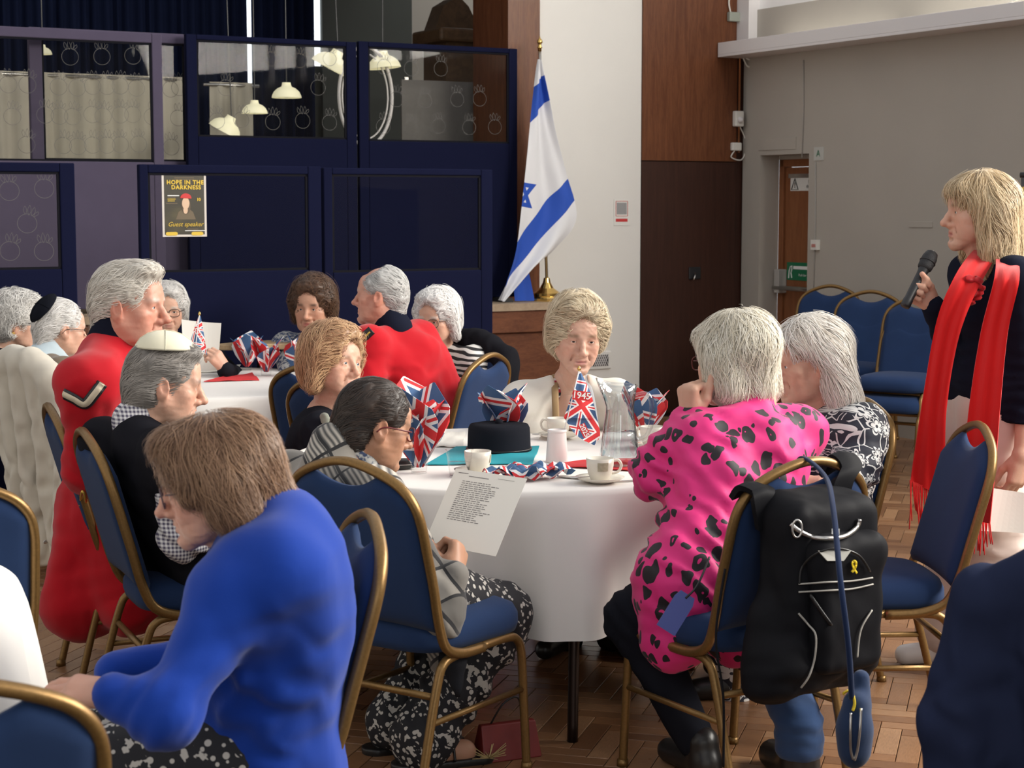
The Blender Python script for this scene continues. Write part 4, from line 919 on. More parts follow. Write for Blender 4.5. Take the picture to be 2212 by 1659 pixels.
class Person:
    def __init__(s, label, base):
        s.base = np.array([base[0], base[1], 0.0]); s.o = empty('person', s.base, 0, label, 'person', 'people at the gathering'); s.bV = []; s.bF = []; s.bC = []; s.n = 0; CORE.clear()
    def addskin(s, V, Q, C):
        s.bV.append(V); s.bF.append(Q + s.n); s.bC.append(C); s.n += len(V)
    def head(s, c, yaw, pitch=0, roll=0, size=1.0, tone=(.56, .33, .23), lips=(.42, .16, .14), brow=None, eyes='brown', flush=.3, h=.0032, wrinkle=.0007, **kw):
        s.c = np.array(c, float); s.R = hrot(yaw, pitch, roll); s.k = size; s.tone = tone
        V, Q = head_sdf(**kw).mesh(h * 1.3); N = vnormals(V, Q)
        C = skin_col(V, N, tone, lips, brow, flush)
        V = V + N * (wrinkle * snoise(V * np.array([1, 1, 1.6]), 26, 3, 2))[:, None]
        s.addskin(s.tw(V), Q, C); s.N0 = s.tw(np.array([0, -kw.get('nback', .05), -kw.get('neckl', .2)])) + UP * .012
        for x in (-1, 1):
            o = link('eye', EYES[eyes], None, s.o); o.matrix_local = Matrix.Translation(Vector(s.tw(np.array([x * .031, .0748, -.0005])) - s.base)) @ Matrix(s.R.tolist()).to_4x4() @ Matrix.Scale(size, 4)
        return s
    def tw(s, V): return s.c + (np.asarray(V) * s.k) @ s.R.T
    def hand(s, *a, h=.0032, **kw):
        S = SDF(); tips = hand_prims(S, *a, **kw); V, Q = S.mesh(h * 1.2)
        C = np.tile(np.array(s.tone), (len(V), 1)); 
        for t in tips[:4] + tips[4:]:
            g_ = np.exp(-((V - t) ** 2).sum(1) / .012 ** 2)[:, None] * .35; C = C * (1 - g_) + np.array(s.tone) * np.array([1.1, .72, .68]) * g_
        s.addskin(V, Q, C); return tips
    def skin(s, S, h=.006):
        V, Q = S.mesh(h); s.addskin(V, Q, np.tile(np.array(s.tone), (len(V), 1)))
    def finish(s):
        S = SDF()
        for a, b_, ra, rb in CORE: S.cone(a, b_, ra, rb, .02)
        S.cone(s.N0 + UP * .03, s.N0 - UP * .05, .035, .06, .02); Vc, Qc = S.mesh(.02); isl = list(zip(s.bV, s.bF)); nc = s.n
        s.addskin(Vc, Qc, np.tile(np.array(s.tone), (len(Vc), 1))); br = []
        for Vi, Fi in isl:
            m = Vi.mean(0); cand = np.argsort(((Vc - (Vi[np.argmin(((Vi - Vc.mean(0)) ** 2).sum(1))])) ** 2).sum(1))[:200]
            D = ((Vi[::3][:, None] - Vc[cand][None]) ** 2).sum(2); i, j = np.unravel_index(np.argmin(D), D.shape); j = cand[j]
            f = Qc[np.nonzero((Qc == j).any(1))[0][0]]; k_ = int(np.nonzero(f == j)[0][0]); off = Fi.min()
            br.append((off + i * 3, nc + f[k_], nc + f[(k_ + 1) % 4], off + i * 3 + (1 if i * 3 + 1 < len(Vi) else -1)))
        s.bF.append(np.array(br))
        o = put('body', (np.vstack(s.bV), np.vstack(s.bF)), M['skin'], s.o, s.base, np.vstack(s.bC)); return o
    def wear(s, name, S, mat, h=.009, specs=(), base=.003, bf=5, seed=1, label=None, fn=None):
        V, Q = S.mesh(h * (1.7 if name == 'trousers' else 1.25)); V = folds(V, Q, specs, base, bf, seed)
        if fn is not None: V = fn(V)
        o = put(name, (V, Q), mat, s.o, s.base)
        if label: o['label'] = label
        return o
    def hair(s, prims, c1, c2, flow, n=3200, L=.09, steps=6, r=.0011, lift=.005, curl=0.0, seed=3, region=None, h=.007, base_dark=.72, rand=.22, clump=.003, droop=0.0, root_c=None, ends=0.0, wav=.45, wf=11):
        flow0 = flow; n = int(n * .97); r *= .8; steps = 5
        def flow(q): return flow0(q) + wav * np.stack([snoise(q, wf, seed + 11, 1), snoise(q, wf, seed + 12, 1), snoise(q, wf, seed + 13, 1)], 1)
        """prims(S) fills the hair volume in head space; flow(P) -> direction"""
        S = SDF(); prims(S); V, Q, G, lo = S.mesh(h, True); N = vnormals(V, Q); rg = np.random.default_rng(seed)
        c1, c2 = np.array(c1, float), np.array(c2, float)
        D = flow(V); D = D - N * (D * N).sum(1)[:, None]; D /= np.linalg.norm(D, axis=1)[:, None] + 1e-9
        B = np.cross(N, D); ph = (V * B).sum(1)
        Vd = V + N * (clump * (snoise(V, 22, seed, 2) + .8 * np.sin(300 * ph + 5 * snoise(V, 9, seed + 1, 1))))[:, None]
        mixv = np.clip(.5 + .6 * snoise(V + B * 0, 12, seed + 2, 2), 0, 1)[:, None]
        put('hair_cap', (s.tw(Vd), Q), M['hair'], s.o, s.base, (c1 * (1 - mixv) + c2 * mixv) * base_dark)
        gx = np.stack(np.gradient(G, h), -1)
        def samp(p):
            i = np.clip(np.round((p - lo) / h).astype(int), 0, np.array(G.shape) - 1); g = gx[i[:, 0], i[:, 1], i[:, 2]]; d = G[i[:, 0], i[:, 1], i[:, 2]]
            d = d + ((p - (lo + i * h)) * g).sum(1); return d, g / (np.linalg.norm(g, axis=1)[:, None] + 1e-9)
        ok = np.arange(len(V)) if region is None else np.nonzero(region(V))[0]
        p = V[rg.choice(ok, n)] + rg.normal(size=(n, 3)) * .003; ln = L * rg.uniform(.55, 1.25, n) * np.clip(1 - (p[:, 1] - .03) * 12, .3, 1); pts = [];
        off = rg.uniform(.0, lift, n) * np.where(rg.random(n) < .06, 1.7, 1); rv = rg.normal(size=(n, 3)) * rand; cph = rg.uniform(0, 6.3, n)
        for i in range(steps + 1):
            d, g = samp(p); p = p - g * np.clip(d - off - ends * (i / steps) ** 2 * rg.uniform(.3, 1, n), -.02, .02 if droop == 0 else .004)[:, None]
            pts.append(p.copy()); f = flow(p) + rv; f[:, 2] -= droop * i / steps
            f = f - g * (f * g).sum(1)[:, None]; f /= np.linalg.norm(f, axis=1)[:, None] + 1e-9
            if curl:
                b_ = np.cross(g, f); f = f + curl * (np.cos(cph + i * 1.5)[:, None] * b_ + .5 * np.sin(cph + i * 1.5)[:, None] * g)
            p = p + f * (ln / steps)[:, None]
        A = np.stack(pts, 1); T = np.gradient(A, axis=1); T /= np.linalg.norm(T, axis=2)[..., None] + 1e-9
        _, g0 = samp(A.reshape(-1, 3)); g0 = g0.reshape(A.shape); Bn = np.cross(T, g0); Bn /= np.linalg.norm(Bn, axis=2)[..., None] + 1e-9
        prof = np.array([.5, 1.0, 1.0, .9, .65, .12, .1])[:steps + 1]; rr = (r * rg.uniform(.6, 1.3, n))[:, None, None] * prof[None, :, None]
        ring = np.stack([A + Bn * rr, A + g0 * rr * .7, A - Bn * rr], 2)                # n, steps+1, 3, 3
        VV = ring.reshape(-1, 3); m_ = steps + 1; Fq = []
        for i in range(steps):
            for j in range(2): Fq.append((i * 3 + j, (i + 1) * 3 + j, (i + 1) * 3 + j + 1, i * 3 + j + 1))
        Fq = np.array(Fq); Fq = (Fq[None] + (np.arange(n) * m_ * 3)[:, None, None]).reshape(-1, 4)
        t = np.clip(.5 + .45 * snoise(A[:, 0], 14, seed + 4, 2) + rg.normal(size=n) * .42, 0, 1)[:, None]
        cs = c1 * (1 - t) + c2 * t; CC = np.repeat(cs, m_ * 3, 0)
        if root_c is not None:
            q = np.tile(np.repeat(np.linspace(0, 1, m_), 3), n)[:, None]; CC = CC * q + np.array(root_c) * (1 - q)
        o = put('hair_strands', (s.tw(VV), Fq), M['hair'], s.o, s.base, CC); o['kind'] = 'stuff'
        return s
    def glasses(s, mat, w_=.026, hgt=.019, y=.101, z=-.004, r=.0016, lens=True):
        b = MB()
        for x in (-1, 1):
            a = np.linspace(0, 2 * math.pi, 24, endpoint=False); e = .75
            pts = np.stack([x * .032 + w_ * np.sign(np.cos(a)) * np.abs(np.cos(a)) ** e, y - .16 * np.abs(x * .032 + w_ * np.cos(a)) ** 1.6 * 2, z + hgt * np.sign(np.sin(a)) * np.abs(np.sin(a)) ** e], 1)
            b.tube(s.tw(pts) - s.base, r, 6, closed=True)
            b.tube(s.tw(smooth_path([(x * .059, y - .012, z + .008), (x * .078, .06, z + .008), (x * .084, .0, z + .006), (x * .082, -.02, z - .012)], 4)) - s.base, r, 6)
        b.tube(s.tw([(-.008, y, z + .004), (0, y + .002, z + .007), (.008, y, z + .004)]) - s.base, r, 6)
        o = b.build('glasses', mat, s.o, smooth=True)
        return o
def dirv(yaw): a = math.radians(yaw); return np.array([math.cos(a), math.sin(a), 0])
UP = np.array([0, 0, 1.0])
def ik(sh, wr, l1, l2, pole):
    d = wr - sh; D = np.linalg.norm(d); D2 = min(D, (l1 + l2) * .995); d = d / D; a = (l1 * l1 - l2 * l2 + D2 * D2) / (2 * D2); hh = math.sqrt(max(0, l1 * l1 - a * a))
    p = np.array(pole, float); p = p - d * (p @ d); p /= np.linalg.norm(p) + 1e-9; return sh + d * a + p * hh
def torso(S, N, Pv, yaw, sw=.185, g=1.0, belly=0.0, bust=0.0, k=.06, drop=.045, hump=0.0, ext=1.0):
    f = dirv(yaw); Lf = np.array([-f[1], f[0], 0]); ax = (Pv - N); c1 = N + ax * .36; c2 = N + ax * .68
    fw = np.cross(Lf, -ax / np.linalg.norm(ax)); fw = fw if fw @ f > 0 else -fw
    sh = []; CORE.append((N, c2, .06, .07)); CORE.append((c2, Pv, .07, .08))
    for x in (1, -1):
        s_ = N + Lf * x * sw - UP * drop; sh.append(s_); CORE.append((s_ * .85 + N * .15 - UP * .02, c1, .035, .06))
        S.cone(N + Lf * x * .045 - UP * .02, s_, .05 * g, .055 * g, k)
        S.cone(s_ - UP * .01, c1 + Lf * x * .085 * g, .062 * g, .1 * g, k)
        S.cone(c1 + Lf * x * .078 * g, c2 + Lf * x * .07 * g, .108 * g, .105 * g, k); S.cone(c2 + Lf * x * .07 * g, Pv + Lf * x * .085 * g, .105 * g, .13 * g * ext, k)
        if bust: S.ell(c1 + Lf * x * .075 * g + fw * .085 * g, (.07 * bust,) * 3, k=.05)
    if belly: S.ell(c2 + fw * .06 - UP * .03, (.15 * belly, .14 * belly, .14 * belly), k=.06)
    if hump: S.ell(N + ax * .22 - fw * .05, (.12, .09, .1), k=.07)
    return sh, c1, c2, Lf, fw
def arm(S, sh, el, wr, r=(.066, .052, .038), k=.03):
    CORE.append((sh * .9 + el * .1, el, r[0] * .55, r[1] * .55)); CORE.append((el, wr, r[1] * .55, .018))
    S.cone(sh, el, r[0], r[1], k); S.cone(el, wr, r[1] * 1.02, r[2], k)
def legs(S, Pv, yaw, knees, ankles, r=(.1, .068, .05), hw=.09, k=.04):
    f = dirv(yaw); Lf = np.array([-f[1], f[0], 0])
    for x, kn, an in zip((1, -1), knees, ankles):
        CORE.append((Pv + Lf * x * hw * .6, kn, r[0] * .55, r[1] * .6)); CORE.append((kn, an, r[1] * .6, r[2] * .6))
        S.cone(Pv + Lf * x * hw + f * .02, kn, r[0], r[1], k); S.cone(kn, an, r[1], r[2], k)
def shoe(p, name, at, yaw, m, ln=.25, w_=.042, z0=0.0, heel=.0):
    f = dirv(yaw); a = np.array([at[0], at[1], z0]); S = SDF()
    S.cone(a - f * .05 + UP * .045, a + f * (ln - .12) + UP * .035, .042, w_ * .85, .02); S.cone(a - f * .04 + UP * .03, a + UP * .1 - f * .03, .04, .045, .02)
    S.box(a + f * (ln / 2 - .07) + UP * -.03, (.5, .5, .03), None, .0, .004, -1)
    return put(name, S.mesh(.007), m, p.o, p.base)
# flows
def f_down(p, crown=(0, -.03, .12)):
    v = p - np.array(crown); v = v / (np.linalg.norm(v, axis=1)[:, None] + 1e-6); return v * .8 + np.array([0, 0, -.75])
def f_part(side=.03):
    def f(p):
        x = p[:, :1] - side; v = np.concatenate([np.tanh(x / .02) * .8, np.full_like(x, -.25), np.full_like(x, -.9)], 1); return v
    return f
def f_back(p): return np.stack([np.zeros(len(p)), np.full(len(p), -1.0), -.35 - 3 * np.clip(.02 - p[:, 2], 0, .3)], 1)
def f_bangs(p):
    y = p[:, 1]; return np.stack([p[:, 0] * 4, np.where(y > 0, .25, -.4), np.full(len(p), -1.0)], 1)
def f_set(p, side=.25):
    y = np.clip((p[:, 1] - .0) / .05, 0, 1)[:, None]; d = f_down(p); b_ = np.stack([p[:, 0] * 9 + side, np.full(len(p), -.9), .25 - 6 * np.abs(p[:, 0])], 1); return d * (1 - y) + b_ * y
def face_cut(S, y0=.105, z0=-.045, r=(.064, .075, .098), k=.012): S.ell((0, y0, z0), r, k=k, op=-1)
def h_short(S, f=1.0, ear=True):            # close cropped man
    S.ell((0, -.014, .034), (.079 * f, .1 * f, .09 * f), k=.01); S.cone((0, -.06, -.02), (0, -.062, -.06), .055 * f, .045 * f, .03)
    S.ell((0, .115, -.02), (.07, .075, .088), k=.02, op=-1); S.box((0, .07, -.09), (.12, .1, .07), None, .0, .01, -1)
    for x in (-1, 1): S.ell((x * .082, .012, -.03), (.02, .032, .045), k=.012, op=-1)
    S.ell((0, -.02, -.15), (.1, .1, .075), k=.01, op=-1)
def h_bouf(S, w_=1.0, top=1.0, back=1.0, low=-.06, fr=0.0):    # set short hair of older women
    S.ell((0, -.018, .045), (.097 * w_, .112 * back, .1 * top), k=.02); S.ell((0, -.055, -.02), (.088 * w_, .072 * back, .085), k=.03)
    for x in (-1, 1): S.cone((x * .076 * w_, .018, .03), (x * .08 * w_, -.012, low), .027, .02, .025)
    S.ell((0, .045, .1 - fr), (.072, .05, .036), k=.02)
    face_cut(S, .124, -.004, (.061, .083, .1)); S.ell((0, .02, -.13), (.075, .06, .06), k=.015, op=-1)
def h_bob(S, ln=.16, w_=1.0, out=.0, fringe=True, front=.02):
    S.ell((0, -.016, .04), (.09 * w_, .108, .094), k=.02)
    for x in (-1, 1):
        S.cone((x * .068 * w_, front, .03), (x * (.078 * w_ + out), front - .005, -ln * .75), .03, .026, .03); S.cone((x * .07 * w_, -.04, .0), (x * (.07 * w_ + out), -.05, -ln), .045, .036, .03)
    S.cone((0, -.07, .02), (0, -.075 - out, -ln), .06, .045, .04)
    if fringe: S.cone((-.04, .068, .068), (.04, .068, .068), .023, None, .02)
    face_cut(S, .118, -.06, (.057, .075, .1)); S.ell((0, .045, -.16), (.05, .075, .1), k=.02, op=-1)
# ---- clothing materials
M['scarlet'] = fabric('scarlet_wool', (0.44, 0.004, 0.012), .08, 500, sheen=.15); M['darkcloth'] = fabric('black_cloth', (0.012, 0.013, 0.018), .15)
M['navyknit'] = fabric('navy_knit', (0.009, 0.011, 0.022), .15, 500); M['cobalt'] = fabric('cobalt_knit', (0.005, 0.04, 0.3), .08, 500)
M['redscarf'] = fabric('red_wool_scarf', (0.62, 0.008, 0.008), .06, 500, sheen=.3); M['creamtrouser'] = fabric('cream_trousers', (0.68, 0.56, 0.5), .05)
M['whiteknit'] = fabric('white_knit', (0.72, 0.69, 0.62), .06, 350); M['brownknit'] = fabric('brown_knit', (0.16, 0.12, 0.085), .12, 400)
M['paleblue'] = fabric('pale_blue_cotton', (0.5, 0.6, 0.66), .04); M['blackvest'] = fabric('black_knit_vest', (0.012, 0.012, 0.016), .2, 400)
M['jeans'] = fabric('lit_denim', (0.03, 0.065, 0.16), .25, 600); M['darkjeans'] = fabric('dark_trousers', (0.01, 0.011, 0.016), .2); M['leather'] = plain('black_leather', (0.012, 0.011, 0.011), .35, var=.2)
M['whiteshoe'] = plain('white_leather', (0.75, 0.73, 0.7), .45); M['beltgrey'] = fabric('charcoal_wool', (0.02, 0.021, 0.025), .2)
M['gold'] = plain('gold_braid', (0.62, 0.4, 0.08), .35, .6); M['silverbraid'] = plain('silver_braid', (0.6, 0.52, 0.38), .5, .2)
M['redframe'] = plain('dark_red_frame', (0.12, 0.012, 0.015), .3); M['wireframe'] = plain('wire_frame', (0.08, 0.06, 0.05), .3, .6)
m = MT('pink_animal_print'); k = m.coord('Object', scale=(1, 1, .72)); nv = m.n('ShaderNodeTexNoise'); nv.inputs['Scale'].default_value = 22; nv.inputs['Detail'].default_value = 1; m.nt.links.new(k, nv.inputs['Vector'])
va = m.n('ShaderNodeVectorMath', operation='MULTIPLY_ADD'); m.nt.links.new(nv.outputs['Color'], va.inputs[0]); va.inputs[1].default_value = (.042,) * 3; m.nt.links.new(k, va.inputs[2])
vo = m.n('ShaderNodeTexVoronoi'); vo.inputs['Scale'].default_value = 21; m.nt.links.new(va.outputs[0], vo.inputs['Vector']); vo.inputs['Randomness'].default_value = .9
d = E(m.nt, vo.outputs['Distance']); sx = m.xyz(vo.outputs['Color'])
spot = d.lt(sx[0] * .2 + .27) * sx[1].gt(.06) * (1 - d.lt(.09) * sx[2].gt(.6))
m.col(m.mix(spot, (0.68, 0.025, 0.19), (0.014, 0.01, 0.014))).set(Roughness=.6, Sheen_Weight=.1); m.b.inputs['Specular IOR Level'].default_value = .3; M['pinkprint'] = m.m
m = MT('black_white_floral'); x, y, z = m.xyz(m.coord('Object')); cmb = m.n('ShaderNodeCombineXYZ'); m.nt.links.new((x * .8 + y * .6).k, cmb.inputs[0]); m.nt.links.new(z.k, cmb.inputs[1])
vo = m.n('ShaderNodeTexVoronoi', voronoi_dimensions='2D'); vo.inputs['Scale'].default_value = 14; m.nt.links.new(cmb.outputs[0], vo.inputs['Vector']); vo.inputs['Randomness'].default_value = .65
cx, cy, cz = m.xyz(vo.outputs['Color']); px, py, pz = m.xyz(vo.outputs['Position']); dx = (x * .8 + y * .6) - px; dy = z - py
r = (dx * dx + dy * dy).sqrt() * 14; th = dy.atan2(dx) + cx * 6; pet = ((th * 2.5).cos().abs().pw(.6)) * .3 + .14; pet2 = ((th * 4).cos().abs()) * .22 + .2
pp_ = pet * cy.gt(.4) + pet2 * (1 - cy.gt(.4)); fl_ = r.lt(pp_) * (1 - (r.gt(pp_ * .62) * r.lt(pp_ * .8) * cz.gt(.3))) * r.gt(.07)
vo2 = m.n('ShaderNodeTexVoronoi', feature='DISTANCE_TO_EDGE'); vo2.inputs['Scale'].default_value = 17; stem_ = E(m.nt, vo2.outputs[0]).lt(.03) * r.gt(.4)
m.nt.links.new(m.coord(), vo2.inputs['Vector']); m.col(m.mix(fl_.mx(stem_), (0.014, 0.017, 0.03), (0.66, 0.66, 0.64))).set(Roughness=.7); M['floral'] = m.m
m = MT('zebra_stripes'); x, y, z = m.xyz(m.coord()); n_ = m.noise(5, detail=2); st = ((z * 210 + n_ * 18 + x * 25).sin()).gt(.05); m.col(m.mix(st, (0.75, 0.74, 0.7), (0.012, 0.012, 0.014))).set(Roughness=.7); M['zebra'] = m.m
m = MT('gingham_check'); x, y, z = m.xyz(m.coord()); a = ((x + y * .5) * 88).fr().lt(.5); b_ = (z * 88).fr().lt(.5); m.col(m.mix((a + b_) * .5, (0.72, 0.71, 0.72), (0.08, 0.07, 0.12))).set(Roughness=.75); M['gingham'] = m.m
m = MT('grey_patchwork_knit'); x, y, z = m.xyz(m.coord()); n_ = m.noise(7, detail=1); u_ = (x * .8 + z * .6 + n_ * .03) * 1.5; v_ = (z * .8 - x * .6 + y * .5 + n_ * .03) * 1.5
cell = ((u_ * 9).fl() * 7.3 + (v_ * 7).fl() * 3.1).sin() * 43.7; cv = cell.fr(); ed = ((u_ * 9).fr().lt(.12)).mx((v_ * 7).fr().lt(.1)); rib = ((u_ * 300).sin() * .5 + .5) * cv.gt(.55)
m.col(m.mix(ed, m.mix(rib, m.mix(cv, (0.07, 0.065, 0.06), (0.5, 0.46, 0.4)), (0.05, 0.05, 0.05)), (0.012, 0.012, 0.014))).set(Roughness=.9, Sheen_Weight=.2); M['patchwork'] = m.m
m = MT('black_white_print'); x, y, z = m.xyz(m.coord()); vo = m.n('ShaderNodeTexVoronoi'); vo.inputs['Scale'].default_value = 52; m.nt.links.new(m.coord(), vo.inputs['Vector']); band = ((z * 8 + x * 9 + m.noise(4) * .8).fr()); d = E(m.nt, vo.outputs['Distance'])
dots = d.lt(.36) * band.lt(.55) + (m.noise(48, detail=2).gt(.55)) * band.gt(.6) ; m.col(m.mix(dots.mn(1) * .85, (0.012, 0.012, 0.016), (0.6, 0.57, 0.52))).set(Roughness=.8); M['bwprint'] = m.m
m = MT('burgundy_stripe'); x, y, z = m.xyz(m.coord()); q = (z * 32).fr(); m.col(m.mix(q.lt(.22), m.mix(q.gt(.62), (0.012, 0.012, 0.016), (0.3, 0.01, 0.03)), (0.65, 0.6, 0.58))).set(Roughness=.8); M['stripe'] = m.m
m = MT('blue_floral_blouse'); n_ = m.noise(60, detail=2); m.col(m.mix(n_.step(.42, .58), (0.03, 0.05, 0.12), (0.42, 0.42, 0.4))).set(Roughness=.8); M['bluefloral'] = m.m

def strip(name, Ledge, Redge, mat, parent, base, n=40, m_=12, ripple=.006, th=.004, seed=0, waves=4):
    """woven band between two world-space edges"""
    A = smooth_path(Ledge, 8); B = smooth_path(Redge, 8); A = A[np.linspace(0, len(A) - 1, n).astype(int)]; B = B[np.linspace(0, len(B) - 1, n).astype(int)]
    V = []; q = np.linspace(0, 1, m_)
    for i in range(n):
        t_ = i / (n - 1); row = A[i][None] * (1 - q[:, None]) + B[i][None] * q[:, None]
        row[:, 1] += ripple * np.sin(q * waves * math.pi + 1.3 * math.sin(3 * t_ + seed)) - .25 * ripple * np.sin(t_ * 20 + q * 4); V.append(row)
    me = mesh(name, np.vstack(V) - base, gridfaces(n, m_)); o = link(name, me, mat, parent); md = o.modifiers.new('t', 'SOLIDIFY'); md.thickness = th; md.offset = 0; return o
SKIN_PALE = (.6, .36, .26); SKIN_PINK = (.58, .3, .22); SKIN_TAN = (.42, .225, .14); SKIN_DARK = (.33, .16, .09)
WHITE1, WHITE2 = (.82, .8, .76), (.62, .6, .57)

# ---- standing speaker
p = Person('standing woman in navy jumper and long red scarf speaking into a microphone', P(2135, 1450, 5.88))
p.head(P(2114, 457, 5.85), 184, 1, 0, 1.03, SKIN_PALE, (.5, .16, .14), (.25, .17, .1), 'brown', h=.0026, mouth=.3, nose=1.15, neckl=.17, nback=.05, neck=.048)
def hs(S):
    h_bob(S, .185, 1.0, .02, True, .0); S.cone((-.05, -.05, -.1), (-.075, -.02, -.2), .03, .02, .03); S.cone((.05, -.05, -.1), (.075, -.02, -.2), .03, .02, .03)
    S.ell((0, .095, .03), (.055, .035, .03), k=.01, op=-1)
p.hair(hs, (.66, .52, .33), (.42, .29, .15), f_bangs, n=5200, L=.17, r=.0013, lift=.008, ends=.012, rand=.18)
N = p.N0.copy(); Pv = P(2140, 872, 5.88); S = SDF(); sh, c1, c2, Lf, fw = torso(S, N, Pv, 190, .175, 1.0, bust=.95, k=.05)
wrR = P(2016, 660, 5.8); elR = P(2075, 815, 6.0); arm(S, sh[1], elR, wrR, (.062, .05, .038)); wrL = P(2206, 985, 5.62); elL = P(2222, 840, 5.68); arm(S, sh[0], elL, wrL, (.062, .05, .04))
S.cone(Pv + UP * .17 - Lf * .07, Pv + UP * .085 - Lf * .075, .13, .15, .04); S.cone(Pv + UP * .17 + Lf * .07, Pv + UP * .085 + Lf * .075, .13, .15, .04); S.box(Pv - UP * .29, (.3, .3, .25), None, .0, .01, -1)
p.wear('jumper', S, M['navyknit'], .009, [(elR, (1, 0, .5), .035, .006, .1), (elL, (0, 0, 1), .04, .006, .12), (c2, (.3, 0, 1), .05, .005, .2)], .004)
S = SDF(); f = dirv(188); kn = [Pv + Lf * .1 - UP * .42 + f * .03, Pv - Lf * .1 - UP * .42 + f * .05]; an = [Pv + Lf * .1 - UP * .8, Pv - Lf * .12 - UP * .8 + f * .1]
legs(S, Pv, 188, kn, [a.copy() for a in an], (.128, .098, .09), .08); p.wear('trousers', S, M['creamtrouser'], .01, [(kn[0], (0, 0, 1), .06, .006, .2)], .004)
for a in an: shoe(p, 'shoe', a, 188, M['whiteshoe'])
fd = np.array([-.82, -.15, .55]); bk = np.array([-.3, .9, -.2]); wrRs = wrR; p.hand(wrR, fd, bk, 'R', curls=[(.8, .8, .55), (.85, .85, .6), (.9, .9, .6), (.95, .95, .6)], thumb=(.3, .15), tdrop=.6, fore=elR, h=.0026, spread=.5)
p.hand(wrL, (-.12, 0, -1), (.35, -.9, 0), 'L', curls=[(.35, .5, .3), (.4, .55, .35), (.45, .6, .4), (.5, .6, .4)], thumb=(.5, .2), fore=elL, h=.003)
p.finish()
sp_o = p
ps = Person.__new__(Person)
base = P(2080, 1130, 5.7) * np.array([1, 1, 0]); scarf = link('scarf', bpy.data.meshes.new('x'), None); bpy.data.objects.remove(scarf)
scarf = strip('scarf', [P(2128, 522, 5.95), P(2098, 548, 5.78), P(2062, 600, 5.66), P(2025, 690, 5.62), P(1995, 850, 5.64), P(1972, 1000, 5.66), P(1966, 1040, 5.66)], [P(2165, 535, 5.92), P(2148, 562, 5.74), P(2105, 640, 5.6), P(2068, 740, 5.58), P(2045, 880, 5.6), P(2040, 1000, 5.62), P(2036, 1072, 5.62)], M['redscarf'], p.o, p.base, seed=1)
sc2 = strip('scarf', [P(2150, 515, 5.98), P(2152, 546, 5.8), P(2148, 600, 5.56), P(2118, 720, 5.56), P(2092, 880, 5.54), P(2082, 1000, 5.54), P(2078, 1125, 5.54)], [P(2192, 522, 5.95), P(2198, 556, 5.76), P(2202, 606, 5.5), P(2176, 720, 5.5), P(2160, 880, 5.48), P(2150, 1000, 5.48), P(2138, 1130, 5.48)], M['redscarf'], p.o, p.base, seed=2)
strip('scarf', [P(2098, 552, 5.78), P(2130, 540, 6.0), P(2168, 548, 5.9)], [P(2120, 590, 5.7), P(2150, 570, 6.02), P(2196, 580, 5.82)], M['redscarf'], p.o, p.base, n=16)
for so, a0, a1, nn, dd in ((scarf, (1966, 1040), (2036, 1072), 26, 5.64), (sc2, (2078, 1125), (2138, 1130), 24, 5.52)):
    b = MB()
    for i in range(nn):
        q = i / (nn - 1); u = a0[0] + (a1[0] - a0[0]) * q; v = a0[1] + (a1[1] - a0[1]) * q; ln = random.uniform(60, 105) if so is scarf else random.uniform(40, 75); dx = random.uniform(-8, 8)
        b.tube(smooth_path([P(u, v - 3, dd), P(u + dx * .4, v + ln * .5, dd - .005), P(u + dx, v + ln, dd)], 3) - p.base, .0022, 4)
    b.build('fringe', M['redscarf'], so, smooth=True)['kind'] = 'stuff'
c = P(2100, 622, 5.64); V = []; S = SDF()
for i in range(16): S.ell(c + np.array([random.uniform(-.025, .03), random.uniform(-.01, .02), random.uniform(-.05, .03)]), (.02, .006, .014), rotz(i) @ rotx(i * .7), k=.004)
put('fabric_flower', S.mesh(.004), fabric('dark_red_flower', (0.35, .008, .012)), p.o, p.base)

# ---- woman in pink animal print shirt
p = Person('woman with short pale hair in pink black spotted shirt, back to camera', (.55, 4.85))
p.head(P(1582, 777, 5.12), 132, 6, 0, 1.06, SKIN_PALE, h=.0032, neckl=.16, nback=.06, neck=.05)
def hs(S):
    h_bob(S, .085, 1.03, .0, True, .0); S.ell((0, -.06, .05), (.088, .07, .08), k=.03)
    for x in (-1, 1): S.ell((x * .088, .022, -.03), (.02, .024, .04), k=.01, op=-1)
p.hair(hs, (.8, .76, .66), (.58, .52, .4), f_down, n=5200, L=.1, r=.0012, lift=.008, rand=.35, ends=.008)
N = p.N0.copy(); Pv = np.array([.56, 4.83, .54]); S = SDF(); sh, c1, c2, Lf, fw = torso(S, N, Pv, 125, .18, 1.12, belly=1.0, bust=1.0, hump=1, drop=.065)
elL = P(1422, 1022, 4.98); wrL = P(1492, 905, 5.02); elR = P(1660, 1010, 5.5); wrR = P(1560, 1000, 5.55)
arm(S, sh[0], elL, wrL, (.082, .075, .05), .04); arm(S, sh[1], elR, wrR, (.08, .065, .05), .04)
S.cone(Pv + Lf * .1, Pv + Lf * .14 - UP * .14, .13, .1, .05); S.cone(Pv - Lf * .08, Pv - Lf * .1 - UP * .16, .12, .1, .05)
S.cone(N + UP * .02, N + UP * .055, .062, .06, .02)
p.wear('shirt', S, M['pinkprint'], .009, [(elL, (.7, 0, .7), .05, .01, .14), (c1, (.3, 0, 1), .08, .008, .2), (c2 + Lf * .1, (.6, 0, .8), .06, .009, .2), (Pv, (.5, .2, .8), .06, .01, .2)], .006)
S = SDF(); kL = P(1372, 1338, 4.88); kR = P(1620, 1345, 5.1); aL = P(1505, 1600, 4.78); aR = P(1728, 1560, 4.72)
